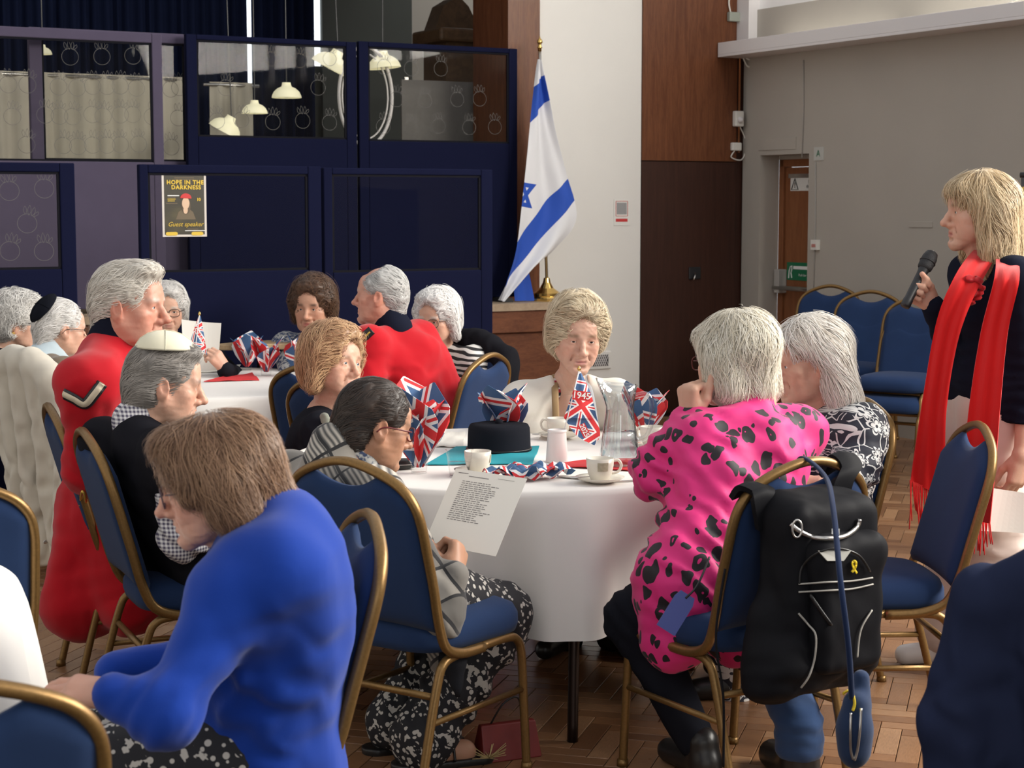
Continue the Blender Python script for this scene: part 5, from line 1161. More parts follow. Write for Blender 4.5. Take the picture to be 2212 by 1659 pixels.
legs(S, Pv - UP * .03, 125, [kL, kR], [aL, aR], (.115, .082, .055)); S.p = S.p[:-1]; o = p.wear('trousers', S, M['darkjeans'], .01, [(kL, (1, 0, 1), .05, .005, .15)], .003)
S = SDF(); S.cone(kR, aR, .075, .064, .03); S.cone(aR, aR - UP * .06, .066, .068, .01); p.wear('lit_jeans_leg', S, M['jeans'], .009, [(aR, (0, 0, 1), .05, .004, .1)], .002, label='jeans leg below the backpack, coloured paler as if lit by the window')  # paler than the rest of her dark jeans: window light put into the colour
S = SDF(); b0 = np.array([aR[0], aR[1], 0]); S.cone(b0 + UP * .05, b0 + UP * .1, .056, .056, .02); S.cone(b0 + UP * .04, b0 + dirv(110) * .15 + UP * .035, .052, .042, .02); p.wear('boot', S, M['leather'], .008, [], .002)
shoe(p, 'boot', aL, 120, M['leather'])
p.hand(wrL, P(1500, 842, 5.02) - wrL + np.array([-.02, 0, 0]), (-.8, -.6, .1), 'L', curl=(1.0, 1.1, .7), thumb=(.5, .1), fore=elL, h=.0032, size=1.05)
S = SDF(); S.cone(P(1640, 870, 5.08), N, .05, .06, .02); p.skin(S)
p.glasses(M['redframe']); p.finish()
# luggage tag on a strap hanging at her hip
t0_ = P(1486, 1284, 4.52); t1_ = P(1438, 1362, 4.5); r = empty('luggage_tag', t1_, 0, 'blue plastic luggage tag hanging at the hip of pink shirt', 'tag')
ax_ = (t1_ - t0_); L_ = np.linalg.norm(ax_); ax_ /= L_; sd = np.cross(ax_, [0, 1, 0]); sd /= np.linalg.norm(sd); hw = .028
V = [t0_ + sd * hw * .75, t0_ - sd * hw * .75, t0_ - sd * hw + ax_ * .02, t1_ - sd * hw, t1_ + sd * hw, t0_ + sd * hw + ax_ * .02]
o = link('tag_card', mesh('tag_card', np.array(V) - t1_, [tuple(range(6))], False), plain('blue_tag', (0.05, 0.07, 0.3), .4), r); md = o.modifiers.new('t', 'SOLIDIFY'); md.thickness = .004
b = MB(); b.tube(smooth_path([t0_ + ax_ * .012, t0_ - ax_ * .03 + [.01, 0, 0], t0_ - ax_ * .08 + [.02, .05, .02]]) - t1_, .003, 6); b.build('strap', M['black'], r, smooth=True)

# ---- woman in floral dress
p = Person('woman with white bobbed hair in black and white floral dress', (.98, 5.8))
p.head(P(1746, 778, 5.75), 194, 10, 0, 1.12, SKIN_PALE, (.45, .2, .17), None, 'blue', h=.0032, jowl=1, puff=1.15, neckl=.17, neck=.058)
def hs(S):
    h_bob(S, .125, 1.0, .012, False, -.045); [S.ell((x * .088, .05, -.04), (.045, .055, .075), k=.015, op=-1) for x in (-1, 1)]; S.cone((.03, -.07, -.06), (.06, -.1, -.13), .04, .028, .03); S.cone((-.05, -.06, -.06), (-.08, -.075, -.13), .04, .03, .03); S.ell((0, .09, .02), (.06, .045, .05), k=.015, op=-1)
p.hair(hs, (.84, .81, .76), (.66, .6, .52), lambda q: f_back(q) * .5 + f_down(q) * .7, n=4600, L=.13, r=.0013, lift=.008, ends=.01, droop=.3)
N = p.N0.copy(); Pv = np.array([1.0, 5.82, .55]); S = SDF(); sh, c1, c2, Lf, fw = torso(S, N, Pv, 200, .185, 1.2, belly=1.1, bust=1.15)
elL = P(1850, 1010, 5.52); wrL = P(1770, 1050, 5.35); arm(S, sh[0], elL, elL * .7 + wrL * .3, (.085, .075, .07)); arm(S, sh[1], P(1700, 1020, 5.95), P(1620, 1000, 5.8), (.08, .06, .05))
p.wear('dress', S, M['floral'], .01, [(elL, (0, 0, 1), .05, .006, .15)], .005)
S = SDF(); legs(S, Pv - UP * .02, 200, [P(1560, 1320, 5.6), P(1600, 1290, 5.9)], [P(1590, 1520, 5.55), P(1620, 1480, 5.85)], (.12, .085, .05)); p.wear('skirt', S, M['floral'], .012)
p.hand(wrL, (-1, .3, .1), (0, -.5, .85), 'L', curl=(.3, .4, .3), fore=elL, h=.004)
for a in (P(1590, 1520, 5.55), P(1620, 1480, 5.85)): shoe(p, 'shoe', a, 190, M['leather'])
S = SDF(); S.cone(elL, wrL, .05, .03, .02); p.skin(S)
S = SDF(); S.ell(p.tw(np.array([-.084, .0, -.042])), .006, k=.002); put('earring', S.mesh(.002), M['steel'], p.o, p.base); p.finish()

# ---- woman in white cardigan facing the camera
p = Person('woman with short blonde grey hair in white cardigan facing the camera', (.27, 6.85))
p.head(P(1246, 724, 6.45), -79, 11, -3, 1.08, (.6, .37, .28), (.48, .2, .19), (.2, .13, .08), 'brown', h=.0026, lid=.0026, wrinkle=.0011, neckl=.19, nback=.03, neck=.044, puff=.85, nose=1.05, mouth=.15)
p.hair(lambda S: h_bouf(S, 1.0, 1.06, 1.0, -.035), (.74, .64, .46), (.48, .37, .24), f_set, n=5200, L=.08, curl=.05, r=.0011, lift=.01, rand=.2, wav=.3, wf=8)
N = p.N0.copy(); Pv = np.array([.28, 6.86, .55]); S = SDF(); sh, c1, c2, Lf, fw = torso(S, N, Pv, -85, .165, .95, drop=.06); fv = dirv(-83)
S.cone(N + UP * .05, N + fv * .14 - UP * .1, .055, .012, .015, -1)
p.wear('top', S, M['stripe'], .009, [], .002, label='black and burgundy striped top')
S = SDF(); S.cone(N - UP * .01, N - UP * .12 + fv * .03, .05, .052, .03); p.skin(S)
S = SDF(); sh, c1, c2, Lf, fw = torso(S, N + UP * .004, Pv, -85, .18, 1.1, drop=.075)
elA, elB = P(1172, 985, 6.5), P(1395, 985, 6.5); wA, wB = P(1190, 965, 6.28), P(1370, 975, 6.28)
arm(S, sh[1], elA, wA, (.075, .068, .05)); arm(S, sh[0], elB, wB, (.075, .068, .05))
S.cone(N + UP * .05, N + fv * .13 - UP * .1, .062, .062, .015, -1); S.cone(N + fv * .13 - UP * .1, N + fv * .2 - UP * .4, .062, .08, .015, -1)
p.wear('cardigan', S, M['whiteknit'], .008, [(sh[0] - UP * .12, (.4, 0, 1), .06, .004, .15), (sh[1] - UP * .12, (-.4, 0, 1), .06, .004, .15), (elA, (0, 0, 1), .05, .005, .1)], .003)
for x, mm in ((-1, fabric('tan_band', (.3, .2, .1))), (1, fabric('grey_band', (.35, .36, .38)))):
    b = MB(); b.tube(smooth_path([N - Lf * x * -.055 + UP * .03, N + Lf * x * .066 + fv * .085 - UP * .04, N + Lf * x * .072 + fv * .145 - UP * .14, N + Lf * x * .08 + fv * .18 - UP * .32]) - p.base, .013, 6, .004); b.build('edge_band', mm, p.o, smooth=True)
S = SDF(); legs(S, Pv - UP * .02, -90, [P(1330, 1330, 6.3), P(1230, 1330, 6.3)], [P(1330, 1440, 6.15), P(1215, 1440, 6.15)], (.1, .07, .045)); p.wear('trousers', S, M['darkjeans'], .012)
for a, yw in ((P(1330, 1440, 6.15), -60), (P(1215, 1440, 6.15), -120)): shoe(p, 'shoe', a, yw, M['leather'])
p.hand(wA, (.5, -.5, 0), (0, 0, 1), 'R', h=.004, fore=elA); p.hand(wB, (-.5, -.5, 0), (0, 0, 1), 'L', h=.004, fore=elB); p.finish()

# ---- blonde woman in black
p = Person('woman with strawberry blonde hair and black top turning to the right', (-.7, 6.4))
p.head(P(722, 786, 6.35), -38, -4, -8, 1.02, SKIN_PALE, (.5, .17, .16), (.25, .15, .1), 'blue', h=.0028, neckl=.19, neck=.046, nose=.95)
p.hair(lambda S: h_bouf(S, 1.08, 1.1, 1.1, -.085), (.68, .44, .24), (.36, .19, .1), f_set, n=4600, L=.09, curl=.2, r=.0013, lift=.012, rand=.35)
N = p.N0.copy(); Pv = np.array([-.74, 6.45, .55]); S = SDF(); sh, c1, c2, Lf, fw = torso(S, N, Pv, 5, .17, .98, bust=.9)
elR = P(680, 1010, 6.15); wrR = P(770, 985, 6.1); arm(S, sh[1], elR, wrR, (.066, .055, .04)); elL = sh[0] + np.array([.15, .05, -.25]); arm(S, sh[0], elL, elL + np.array([.2, -.1, .05]), (.066, .055, .04))
p.wear('top', S, M['darkcloth'], .01, [(elR, (1, 0, 1), .04, .006, .12)], .004)
S = SDF(); fv = dirv(5); legs(S, Pv, 5, [Pv + fv * .42 + UP * -.05, Pv + fv * .42 + np.array([0, -.18, -.05])], [Pv * [1, 1, 0] + fv * .4 + UP * .1, Pv * [1, 1, 0] + fv * .4 + np.array([0, -.18, .1])]); p.wear('trousers', S, M['darkjeans'], .012)
S = SDF()
for i in range(22):
    q = i / 21; c = P(700 + 24 * q, 900 + 50 * q + 6 * math.sin(i * 2.3), 6.12 - .02 * q); S.ell(c, (.016, .012, .014), rotz(i) @ rotx(i), k=.003)
put('flower_garland', S.mesh(.0045), fabric('sage_flowers', (.22, .23, .19), .3), p.o, p.base)
p.hand(wrR, (1, .1, 0), (0, -.4, 1), 'R', h=.0045, fore=elR); p.finish()

# ---- woman with checked shawl holding the song sheet
p = Person('dark haired woman in glasses and grey checked shawl holding a typed sheet', (-.25, 4.78))
p.head(P(809, 917, 4.82), 24, 15, 0, 1.0, SKIN_TAN, (.33, .15, .12), (.05, .04, .035), 'brown', h=.0028, neckl=.15, nback=.1, neck=.052, nose=1.05, jowl=.5)
def hs(S): 
    h_short(S, 1.045); S.ell((0, -.06, -.045), (.068, .05, .045), k=.03)
p.hair(hs, (.016, .011, .009), (.045, .027, .019), f_back, n=3600, L=.07, r=.0009, lift=.003, rand=.12)
p.glasses(M['redframe'], .026, .019, r=.0022)
N = p.N0.copy(); Pv = np.array([-.32, 4.78, .55]); S = SDF(); sh, c1, c2, Lf, fw = torso(S, N, Pv, 42, .175, .93, hump=1)
elR = P(950, 1328, 4.6); wrR = P(980, 1243, 4.62); arm(S, sh[1] + np.array([.03, .02, -.02]), elR, wrR, (.072, .064, .042), .03); elL = sh[0] + np.array([-.02, .1, -.26]); arm(S, sh[0], elL, elL + np.array([.12, .1, .03]), (.066, .055, .042))
S.cone(P(945, 1330, 4.64), P(958, 1430, 4.64), .05, .035, .04); S.cone(N + UP * .01, N + UP * .05 + dirv(40) * .02, .075, .068, .02)
p.wear('shawl', S, M['patchwork'], .009, [(elR, (.8, 0, .6), .05, .005, .1), (P(870, 1150, 4.6), (.6, 0, .8), .07, .006, .15)], .004)
S = SDF(); S.chain([P(965, 1360, 4.64), P(980, 1420, 4.62), P(990, 1500, 4.6)], [.03, .034, .01], .03); p.wear('shawl_end', S, M['beltgrey'], .008, [], .004)
S = SDF(); S.cone(wrR - (wrR - elR) * .3, wrR, .045, .04, .01); p.wear('cuff', S, M['beltgrey'], .006, [], .001)
S = SDF(); S.chain([N + dirv(24) * .03 + UP * .07, N + dirv(10) * .1 + UP * .02, N + dirv(0) * .15 - UP * .05], [.05, .03, .02], .02); p.wear('collar', S, M['bluefloral'], .006, [], .003)
S = SDF(); kR = P(1070, 1335, 5.0); kL = P(1000, 1330, 5.25); aR = P(915, 1590, 4.85); aL = P(850, 1560, 5.0); legs(S, Pv - UP * .03, 42, [kL, kR], [aL, aR], (.115, .1, .085)); S.cone(aR, aR - UP * .02, .09, .085, .02)
p.wear('trousers', S, M['bwprint'], .009, [(kR * .5 + aR * .5, (1, 0, .2), .06, .01, .25)], .004)
for a in (aR, aL):
    S = SDF(); b0 = np.array([a[0], a[1], 0]); g_ = dirv(-140); S.cone(b0 + UP * .1, b0 + UP * .04, .035, .035, .02); S.cone(b0 + UP * .04, b0 + dirv(20) * .12 + UP * .03, .036, .036, .02); p.skin(S)
    S = SDF(); S.cone(b0 - dirv(20) * .05 + UP * .012, b0 + dirv(20) * .17 + UP * .012, .046, .046, .01); S.box(b0 + UP * .05, (.3, .3, .03), None, 0, .004, -1); o = put('sandal', S.mesh(.006), M['leather'], p.o, p.base)
    b = MB(); b.tube(smooth_path([b0 + dirv(20) * .08 + dirv(110) * x * .043 + UP * z for x, z in ((-1, .02), (-.6, .065), (0, .075), (.6, .065), (1, .02))]) - p.base, .012, 6, .004); b.build('sandal_strap', M['leather'], o, smooth=True)
pt = P(975, 1195, 4.78); p.hand(wrR, P(992, 1185, 4.68) - wrR, (.8, -.5, .2), 'R', curls=[(.7, .8, .4), (.8, .85, .5), (.85, .9, .5), (.9, .9, .5)], thumb=(.35, .1), tdrop=.9, fore=elR, h=.003); p.finish()
# typed song sheet
cn = [P(985, 1012, 4.9), P(1139, 1034, 4.82), P(1071, 1202, 4.72), P(917, 1172, 4.8)]; base = (cn[2] + cn[3]) / 2
M['paper'] = plain('white_paper', (0.8, 0.77, 0.7), .8)
def sheet(name, cn, label, bend=.01, mat=None, cat='paper', n=10, lines=0, txt=None, group=None):
    base = (cn[2] + cn[3]) / 2; r = empty(name, base, 0, label, cat, group); nr = np.cross(cn[1] - cn[0], cn[3] - cn[0]); nr /= np.linalg.norm(nr); V = []
    for i in range(n):
        for j in range(n):
            a, b_ = i / (n - 1), j / (n - 1); q = (cn[0] * (1 - b_) + cn[1] * b_) * (1 - a) + (cn[3] * (1 - b_) + cn[2] * b_) * a; V.append(q + nr * bend * math.sin(b_ * math.pi) - base)
    o = link('page', mesh('page', V, gridfaces(n, n), False), mat or M['paper'], r); o.modifiers.new('t', 'SOLIDIFY').thickness = .0006
    return r, base, nr
sr, base, nr = sheet('song_sheet', cn, 'typed white sheet held up by the checked shawl woman', 0.0)
sgn = 1 if nr @ (np.array([0, 0, CH]) - base) > 0 else -1
M['greyink'] = plain('typed_ink', (0.18, 0.17, 0.17), .8); rg_ = np.random.default_rng(2); b = MB()
def on_sheet(a, b_): return (cn[0] * (1 - b_) + cn[1] * b_) * (1 - a) + (cn[3] * (1 - b_) + cn[2] * b_) * a + nr * sgn * .0012 - base
def word(a, b0, b1, hh=.008): b.add([on_sheet(a, b0), on_sheet(a, b1), on_sheet(a - hh, b1), on_sheet(a - hh, b0)], [(0, 1, 2, 3)])
word(.05, .06, .2); word(.08, .22, .5); word(.06, .62, .85, .004)
for i in range(20):
    x = .16; a = .15 + i * .0265; end = .5 + rg_.uniform(0, .22)
    while x < end: ww = rg_.uniform(.02, .07); word(a, x, x + ww); x += ww + .012
o = b.build('typed_lines', M['greyink'], sr); o['kind'] = 'stuff'

# ---- man with cream skullcap
p = Person('grey haired man in cream skullcap, black vest and gingham shirt', (-.95, 5.2))
p.head(P(357, 828, 5.1), 12, 9, 0, 1.03, SKIN_PALE, (.45, .2, .16), (.2, .17, .15), 'brown', sex='m', h=.0028, neckl=.16, nback=.06, neck=.058, nose=1.15, jowl=.8, flush=.45)
def hs(S):
    h_short(S, 1.03); S.ell((0, -.03, -.03), (.078, .075, .05), k=.03); S.ell((0, .04, .095), (.06, .05, .025), k=.02)
    for x in (-1, 1): S.ell((x * .085, .0, -.03), (.02, .03, .035), k=.01, op=-1)
p.hair(hs, (.34, .31, .28), (.17, .155, .14), f_back, n=3600, L=.07, r=.001, lift=.004, rand=.12)
def kippah(p, col, tilt, r_=.074, up_=.055, name='skullcap', band=True):
    prof = [(.0, .046), (r_ * .3, .0435), (r_ * .6, .035), (r_ * .85, .02), (r_, .0), (r_ * 1.01, -.006), (r_ * .97, -.004), (r_ * .8, .014), (0, .036)]
    V, Fc = lathe(prof, 32); V = np.array(V); V[:, 2] *= up_ / .046
    R = rotx(tilt[0]) @ roty(tilt[2] if len(tilt) > 2 else 0); pos = np.array([0, tilt[1], tilt[3] if len(tilt) > 3 else .104]); V = V @ R.T + pos; o = put(name, (p.tw(V), np.array(Fc)), col, p.o, p.base)
    b = MB()
    for a in (0, math.pi / 2, math.pi, 3 * math.pi / 2):
        pts = np.array([(math.cos(a) * q, math.sin(a) * q, z * up_ / .046 + .001) for q, z in prof[:6]]) @ R.T + pos; b.tube(p.tw(pts) - p.base, .0012, 5)
    b.build('seam', col, o, smooth=True)
kippah(p, fabric('cream_satin', (.72, .68, .52), .04), (.1, -.015), .082, .045)
N = p.N0.copy(); Pv = np.array([-.96, 5.22, .55]); S = SDF(); sh, c1, c2, Lf, fw = torso(S, N, Pv, 42, .185, 1.12, belly=1.0)
elR = P(392, 1165, 4.97); wrR = P(470, 1150, 5.05); elL = sh[0] + np.array([.1, .05, -.26]); S2 = SDF(); arm(S2, sh[1] * .88 + elR * .12, elR, wrR, (.062, .058, .042)); S.cone(sh[1], sh[1] * .8 + elR * .2, .08, .076, .03); S.cone(N - UP * .04 + dirv(-50) * .03, N + UP * .005 + dirv(-50) * .02, .08, .07, .03); arm(S2, sh[0], elL, elL + np.array([.22, -.02, .03]), (.075, .06, .042))
S2.cone(N - dirv(15) * .0 + UP * .03, N + dirv(15) * .015 + UP * .048, .07, .066, .02); S2.cone(N + dirv(15) * .05 + UP * .01, N + dirv(15) * .1 - UP * .03, .045, .028, .02)
p.wear('vest', S, M['blackvest'], .01, [(c2, (.4, 0, 1), .08, .004, .2)], .003); p.wear('shirt', S2, M['gingham'], .008, [(elR, (.6, 0, .8), .05, .007, .12), (sh[1] - UP * .08, (1, 0, .5), .05, .004, .1)], .003)
S = SDF(); fv = dirv(15); legs(S, Pv, 20, [Pv + fv * .42 + np.array([0, .1, -.05]), Pv + fv * .42 + np.array([0, -.1, -.05])], [Pv * [1, 1, 0] + fv * .42 + np.array([0, .1, .1]), Pv * [1, 1, 0] + fv * .42 + np.array([0, -.1, .1])]); p.wear('trousers', S, M['darkjeans'], .012)
p.hand(wrR, (1, .2, 0), (0, -.4, 1), 'R', h=.0045, fore=elR); p.finish()

# ---- left man in scarlet coat
p = Person('tall white haired man in scarlet uniform coat with silver sleeve chevron', (-1.24, 5.75))
p.head(P(280, 660, 5.55), -10, 2, 0, 1.1, SKIN_PINK, (.45, .17, .15), (.5, .45, .4), 'blue', sex='m', h=.0028, neckl=.17, nback=.045, neck=.064, nose=1.15, jowl=.8, puff=1.08, flush=.6)
def hs(S): h_short(S, 1.035); S.ell((0, .045, .1), (.062, .05, .028), k=.02)
p.hair(hs, (.78, .74, .67), (.55, .5, .43), f_back, n=3600, L=.045, r=.001, lift=.006, rand=.25)
N = p.N0.copy(); Pv = np.array([-1.27, 5.85, .57]); S = SDF(); sh, c1, c2, Lf, fw = torso(S, N + UP * .03, Pv, -8, .205, 1.2, belly=1.05, drop=.09); S.cone(N + UP * .0, sh[1], .085, .095, .06); S.cone(N + UP * .0, sh[0], .085, .095, .06)
elR = P(195, 1010, 5.4); wrR = P(290, 1085, 5.35); arm(S, sh[1] + np.array([.0, 0, 0]), elR, wrR, (.09, .078, .06), .04); elL = sh[0] + np.array([.05, .1, -.28]); arm(S, sh[0], elL, elL + np.array([.25, -.1, .0]), (.085, .07, .055))
S.cone(Pv + np.array([-.1, -.05, .02]), Pv + np.array([-.16, -.12, -.3]), .15, .13, .06); S.cone(Pv + np.array([.02, -.15, .0]), Pv + np.array([.02, -.2, -.28]), .13, .11, .06); S.cone(Pv + np.array([.0, -.1, .0]), Pv + np.array([.4, -.12, -.04]), .12, .09, .06)
p.wear('coat', S, M['scarlet'], .01, [(elR, (.3, 0, 1), .06, .005, .13), (sh[1] - UP * .15, (.5, 0, 1), .11, .004, .15), (Pv - UP * .2, (1, .4, 0), .11, .012, .25), (sh[1] - UP * .05, (1, 0, -.4), .07, .003, .12)], .0065, 5)
S = SDF(); S.cone(N + UP * .05, N + UP * .095 + dirv(-8) * .015, .086, .08, .01); p.wear('collar', S, M['navyknit'], .007, [], .001)
S = SDF(); fv = dirv(-5); legs(S, Pv, -5, [Pv + fv * .44 - UP * .04 + [0, .12, 0], Pv + fv * .44 - UP * .04 + [0, -.1, 0]], [Pv * [1, 1, 0] + fv * .44 + [0, .12, .1], Pv * [1, 1, 0] + fv * .44 + [0, -.1, .1]]); p.wear('trousers', S, M['navyknit'], .012)
p.hand(wrR, (1, .2, -.1), (0, -.4, 1), 'R', h=.0045, fore=elR); p.finish()
def surf_path(o, pts, off=.004, n=6):
    """drops photo points onto a garment along the view line"""
    me = o.data; n_ = len(me.vertices); V = np.empty(n_ * 3, np.float32); me.vertices.foreach_get('co', V); V = V.reshape(-1, 3) + np.array(parent_loc(o)); out = []
    f_ = V[:, 1] * cp - (V[:, 2] - CH) * sp; uu = 1106 + F * V[:, 0] / f_; vv = 829.5 - F * (V[:, 1] * sp + (V[:, 2] - CH) * cp) / f_
    for u, v in pts:
        d2 = (uu - u) ** 2 + (vv - v) ** 2; near = d2 < max(64, d2.min() * 2.2); i = np.argmin(np.where(near, V[:, 1], 1e9)); out.append(P(u, v, V[i, 1] - off))
    return np.array(out)
def braid(parent, o, pts, r, m, name, sy=.003, flat=False):
    q = surf_path(o, smooth_path(np.array(pts, float), 6))
    if flat: q = np.array([P(*proj(x), float(np.median(q[:, 1]))) for x in q])
    b = MB(); b.tube(q - np.array(parent_loc(parent)), sy, 8, r); return b.build(name, m, parent, smooth=True)
coat = [c for c in p.o.children if c.name.startswith('coat')][0]
ch = [(138, 851), (160, 862), (183, 873), (203, 852), (221, 828)]
braid(coat, coat, ch, .0175, M['black'], 'chevron_edge', .004); o = braid(coat, coat, ch, .0115, M['silverbraid'], 'chevron', .0065)
braid(coat, coat, [(172, 1090), (178, 1060), (186, 1086), (172, 1092)], .004, M['gold'], 'cuff_braid')

# ---- right man in scarlet coat
p = Person('balding man in scarlet coat leaning left with his back to the camera', (-.35, 7.88))
p.head(P(823, 638, 7.8), 170, -2, 0, 1.07, SKIN_PINK, (.45, .2, .16), (.4, .37, .33), 'blue', sex='m', h=.0034, neckl=.16, nback=.06, neck=.064, nose=1.1, jowl=.8, flush=.5)
def hs(S): h_short(S, 1.02); S.ell((0, .05, .11), (.05, .06, .05), k=.02, op=-1)
p.hair(hs, (.66, .65, .63), (.4, .4, .39), f_back, n=2600, L=.04, r=.001, lift=.003, rand=.2)
N = p.N0.copy(); Pv = np.array([-.33, 7.9, .55]); S = SDF(); sh, c1, c2, Lf, fw = torso(S, N, Pv, 150, .205, 1.22, belly=1.05, hump=1)
elL = P(795, 880, 7.5); wrL = P(720, 860, 7.6); arm(S, sh[0], elL, wrL, (.085, .075, .055), .04); elR = sh[1] + np.array([-.12, .12, -.24]); arm(S, sh[1], elR, elR + np.array([-.22, 0, .02]), (.085, .07, .055))
S.cone(Pv - dirv(150) * .05, Pv - UP * .3 - dirv(150) * .08, .16, .14, .06)
co2 = p.wear('coat', S, M['scarlet'], .01, [(c1, (.5, 0, 1), .12, .006, .2), (elL, (.4, 0, 1), .07, .008, .15), (sh[0] - UP * .14, (.2, 0, 1), .06, .006, .12)], .004)
S = SDF(); S.cone(N + UP * .01, N + UP * .05 + dirv(165) * .02, .084, .078, .01); p.wear('collar', S, M['navyknit'], .008, [], .001)
S = SDF(); fv = dirv(150); legs(S, Pv, 150, [Pv + fv * .42 - UP * .05 - [.05, .08, 0], Pv + fv * .42 - UP * .05 + [.05, .1, 0]], [Pv * [1, 1, 0] + fv * .42 + [-.05, -.08, .1], Pv * [1, 1, 0] + fv * .42 + [.05, .1, .1]]); p.wear('trousers', S, M['navyknit'], .012)
p.hand(wrL, (-1, .1, 0), (0, -.4, 1), 'L', h=.005, fore=elL); p.finish()
braid(co2, co2, [(782, 733), (792, 723), (803, 713)], .02, M['black'], 'shoulder_flash', .004, True); braid(co2, co2, [(785, 731), (792, 724), (799, 717)], .005, M['gold'], 'flash_bar', .007, True)

# ---- white haired woman in zebra top
p = Person('woman with fluffy white hair and zebra striped top behind red coat', (-.32, 8.7))
p.head(P(944, 688, 8.45), -116, 8, 0, 1.05, SKIN_PALE, brow=(.6, .55, .5), h=.0036, neckl=.17)
p.hair(lambda S: h_bouf(S, 1.04, 1.02, 1.05, -.08), (.9, .89, .87), (.74, .72, .7), f_set, n=2600, L=.07, curl=.3, r=.0014, lift=.008, rand=.4)
p.glasses(M['wireframe'], r=.0018); N = p.N0.copy(); Pv = np.array([-.3, 8.75, .55]); S = SDF(); sh, c1, c2, Lf, fw = torso(S, N, Pv, -125, .18, 1.05, bust=.9)
e1 = sh[0] + np.array([.06, -.06, -.26]); arm(S, sh[0], e1, e1 + np.array([-.2, -.12, .0]), (.075, .06, .045)); e2 = sh[1] + np.array([-.05, -.03, -.26]); arm(S, sh[1], e2, e2 + np.array([-.1, -.2, .05]), (.075, .06, .045))
p.wear('top', S, M['zebra'], .011, [(e1, (.3, 0, 1), .06, .006, .15)], .004); S = SDF(); fv = dirv(-130); legs(S, Pv, -130, [Pv + fv * .4 - UP * .05 + [.1, 0, 0], Pv + fv * .4 - UP * .05 - [.08, 0, 0]], [Pv * [1, 1, 0] + fv * .4 + [.1, 0, .1], Pv * [1, 1, 0] + fv * .4 + [-.08, 0, .1]]); p.wear('trousers', S, M['darkjeans'], .014)
p.hand(e1 + np.array([-.2, -.12, 0]), (-1, -.3, 0), (0, 0, 1), 'L', h=.005, fore=e1); p.finish()

# ---- brown haired woman resting her chin on her hand
p = Person('woman with curly brown hair resting chin on hand by navy screen', (-1.02, 9.12))
p.head(P(676, 662, 9.05), -102, 6, 0, 1.1, (.5, .28, .19), (.42, .1, .1), (.09, .05, .035), 'brown', h=.0034, lid=.003, jowl=.6, neckl=.17)
p.hair(lambda S: h_bouf(S, 1.08, 1.08, 1.0, -.06), (.05, .023, .012), (.13, .065, .034), f_set, n=2800, L=.06, curl=.7, r=.0014, lift=.012, rand=.6)
N = p.N0.copy(); Pv = np.array([-1.0, 9.15, .55]); S = SDF(); sh, c1, c2, Lf, fw = torso(S, N, Pv, -100, .18, 1.02, bust=.95)
wrH = P(690, 742, 8.9); e1 = P(705, 800, 8.85); arm(S, sh[0], e1, wrH, (.07, .055, .04)); e2 = P(628, 810, 8.9); arm(S, sh[1], e2, e2 + np.array([.15, -.1, .02]), (.07, .055, .04)); p.wear('blouse', S, M['bluefloral'], .011, [], .004)
S = SDF(); fv = dirv(-95); legs(S, Pv, -95, [Pv + fv * .36 + [.1, 0, -.05], Pv + fv * .36 + [-.08, 0, -.05]], [Pv * [1, 1, 0] + fv * .36 + [.1, 0, .1], Pv * [1, 1, 0] + fv * .36 + [-.08, 0, .1]]); p.wear('trousers', S, M['darkjeans'], .014)
p.hand(wrH, P(676, 700, 8.93) - wrH, (-.1, -1, .2), 'L', curl=(.95, 1, .7), thumb=(.5, .1), fore=e1, h=.0036, size=1.05); p.finish()

# ---- woman holding papers behind the left red coat
p = Person('white haired woman in glasses and black holding a white paper', (-1.85, 9.35))
p.head(P(362, 668, 9.25), -78, 6, 0, 1.04, SKIN_PALE, brow=(.5, .45, .4), h=.0036, neckl=.17)
p.hair(lambda S: h_bouf(S, 1.0, 1.0, 1.0, -.05), (.8, .78, .75), (.6, .58, .55), f_set, n=1800, L=.07, curl=.3, r=.0014, lift=.008, rand=.4); p.glasses(M['wireframe'], r=.002)
N = p.N0.copy(); Pv = np.array([-1.82, 9.35, .55]); S = SDF(); sh, c1, c2, Lf, fw = torso(S, N, Pv, -75, .18, 1.0); wr = P(488, 800, 8.55); e1 = P(502, 815, 8.95); arm(S, sh[0], e1, wr, (.07, .055, .042)); e2 = sh[1] + np.array([0, -.1, -.25]); arm(S, sh[1], e2, e2 + np.array([.1, -.2, .05]), (.07, .055, .042)); p.wear('top', S, M['darkcloth'], .012, [], .004)
S = SDF(); fv = dirv(-80); legs(S, Pv, -80, [Pv + fv * .36 + [.1, 0, -.05], Pv + fv * .36 + [-.08, 0, -.05]], [Pv * [1, 1, 0] + fv * .36 + [.1, 0, .1], Pv * [1, 1, 0] + fv * .36 + [-.08, 0, .1]]); p.wear('trousers', S, M['darkjeans'], .014)
p.hand(wr, (-.35, -.15, .5), (.6, -.7, .3), 'L', curls=[(.5, .7, .4)] * 4, thumb=(.5, .2), tdrop=.8, fore=e1, h=.0036, size=1.05); p.finish()
sheet('paper_sheet', [P(392, 690, 8.72), P(478, 698, 8.7), P(470, 800, 8.62), P(398, 800, 8.62)], 'white paper held up by the woman behind the red coat', .01)

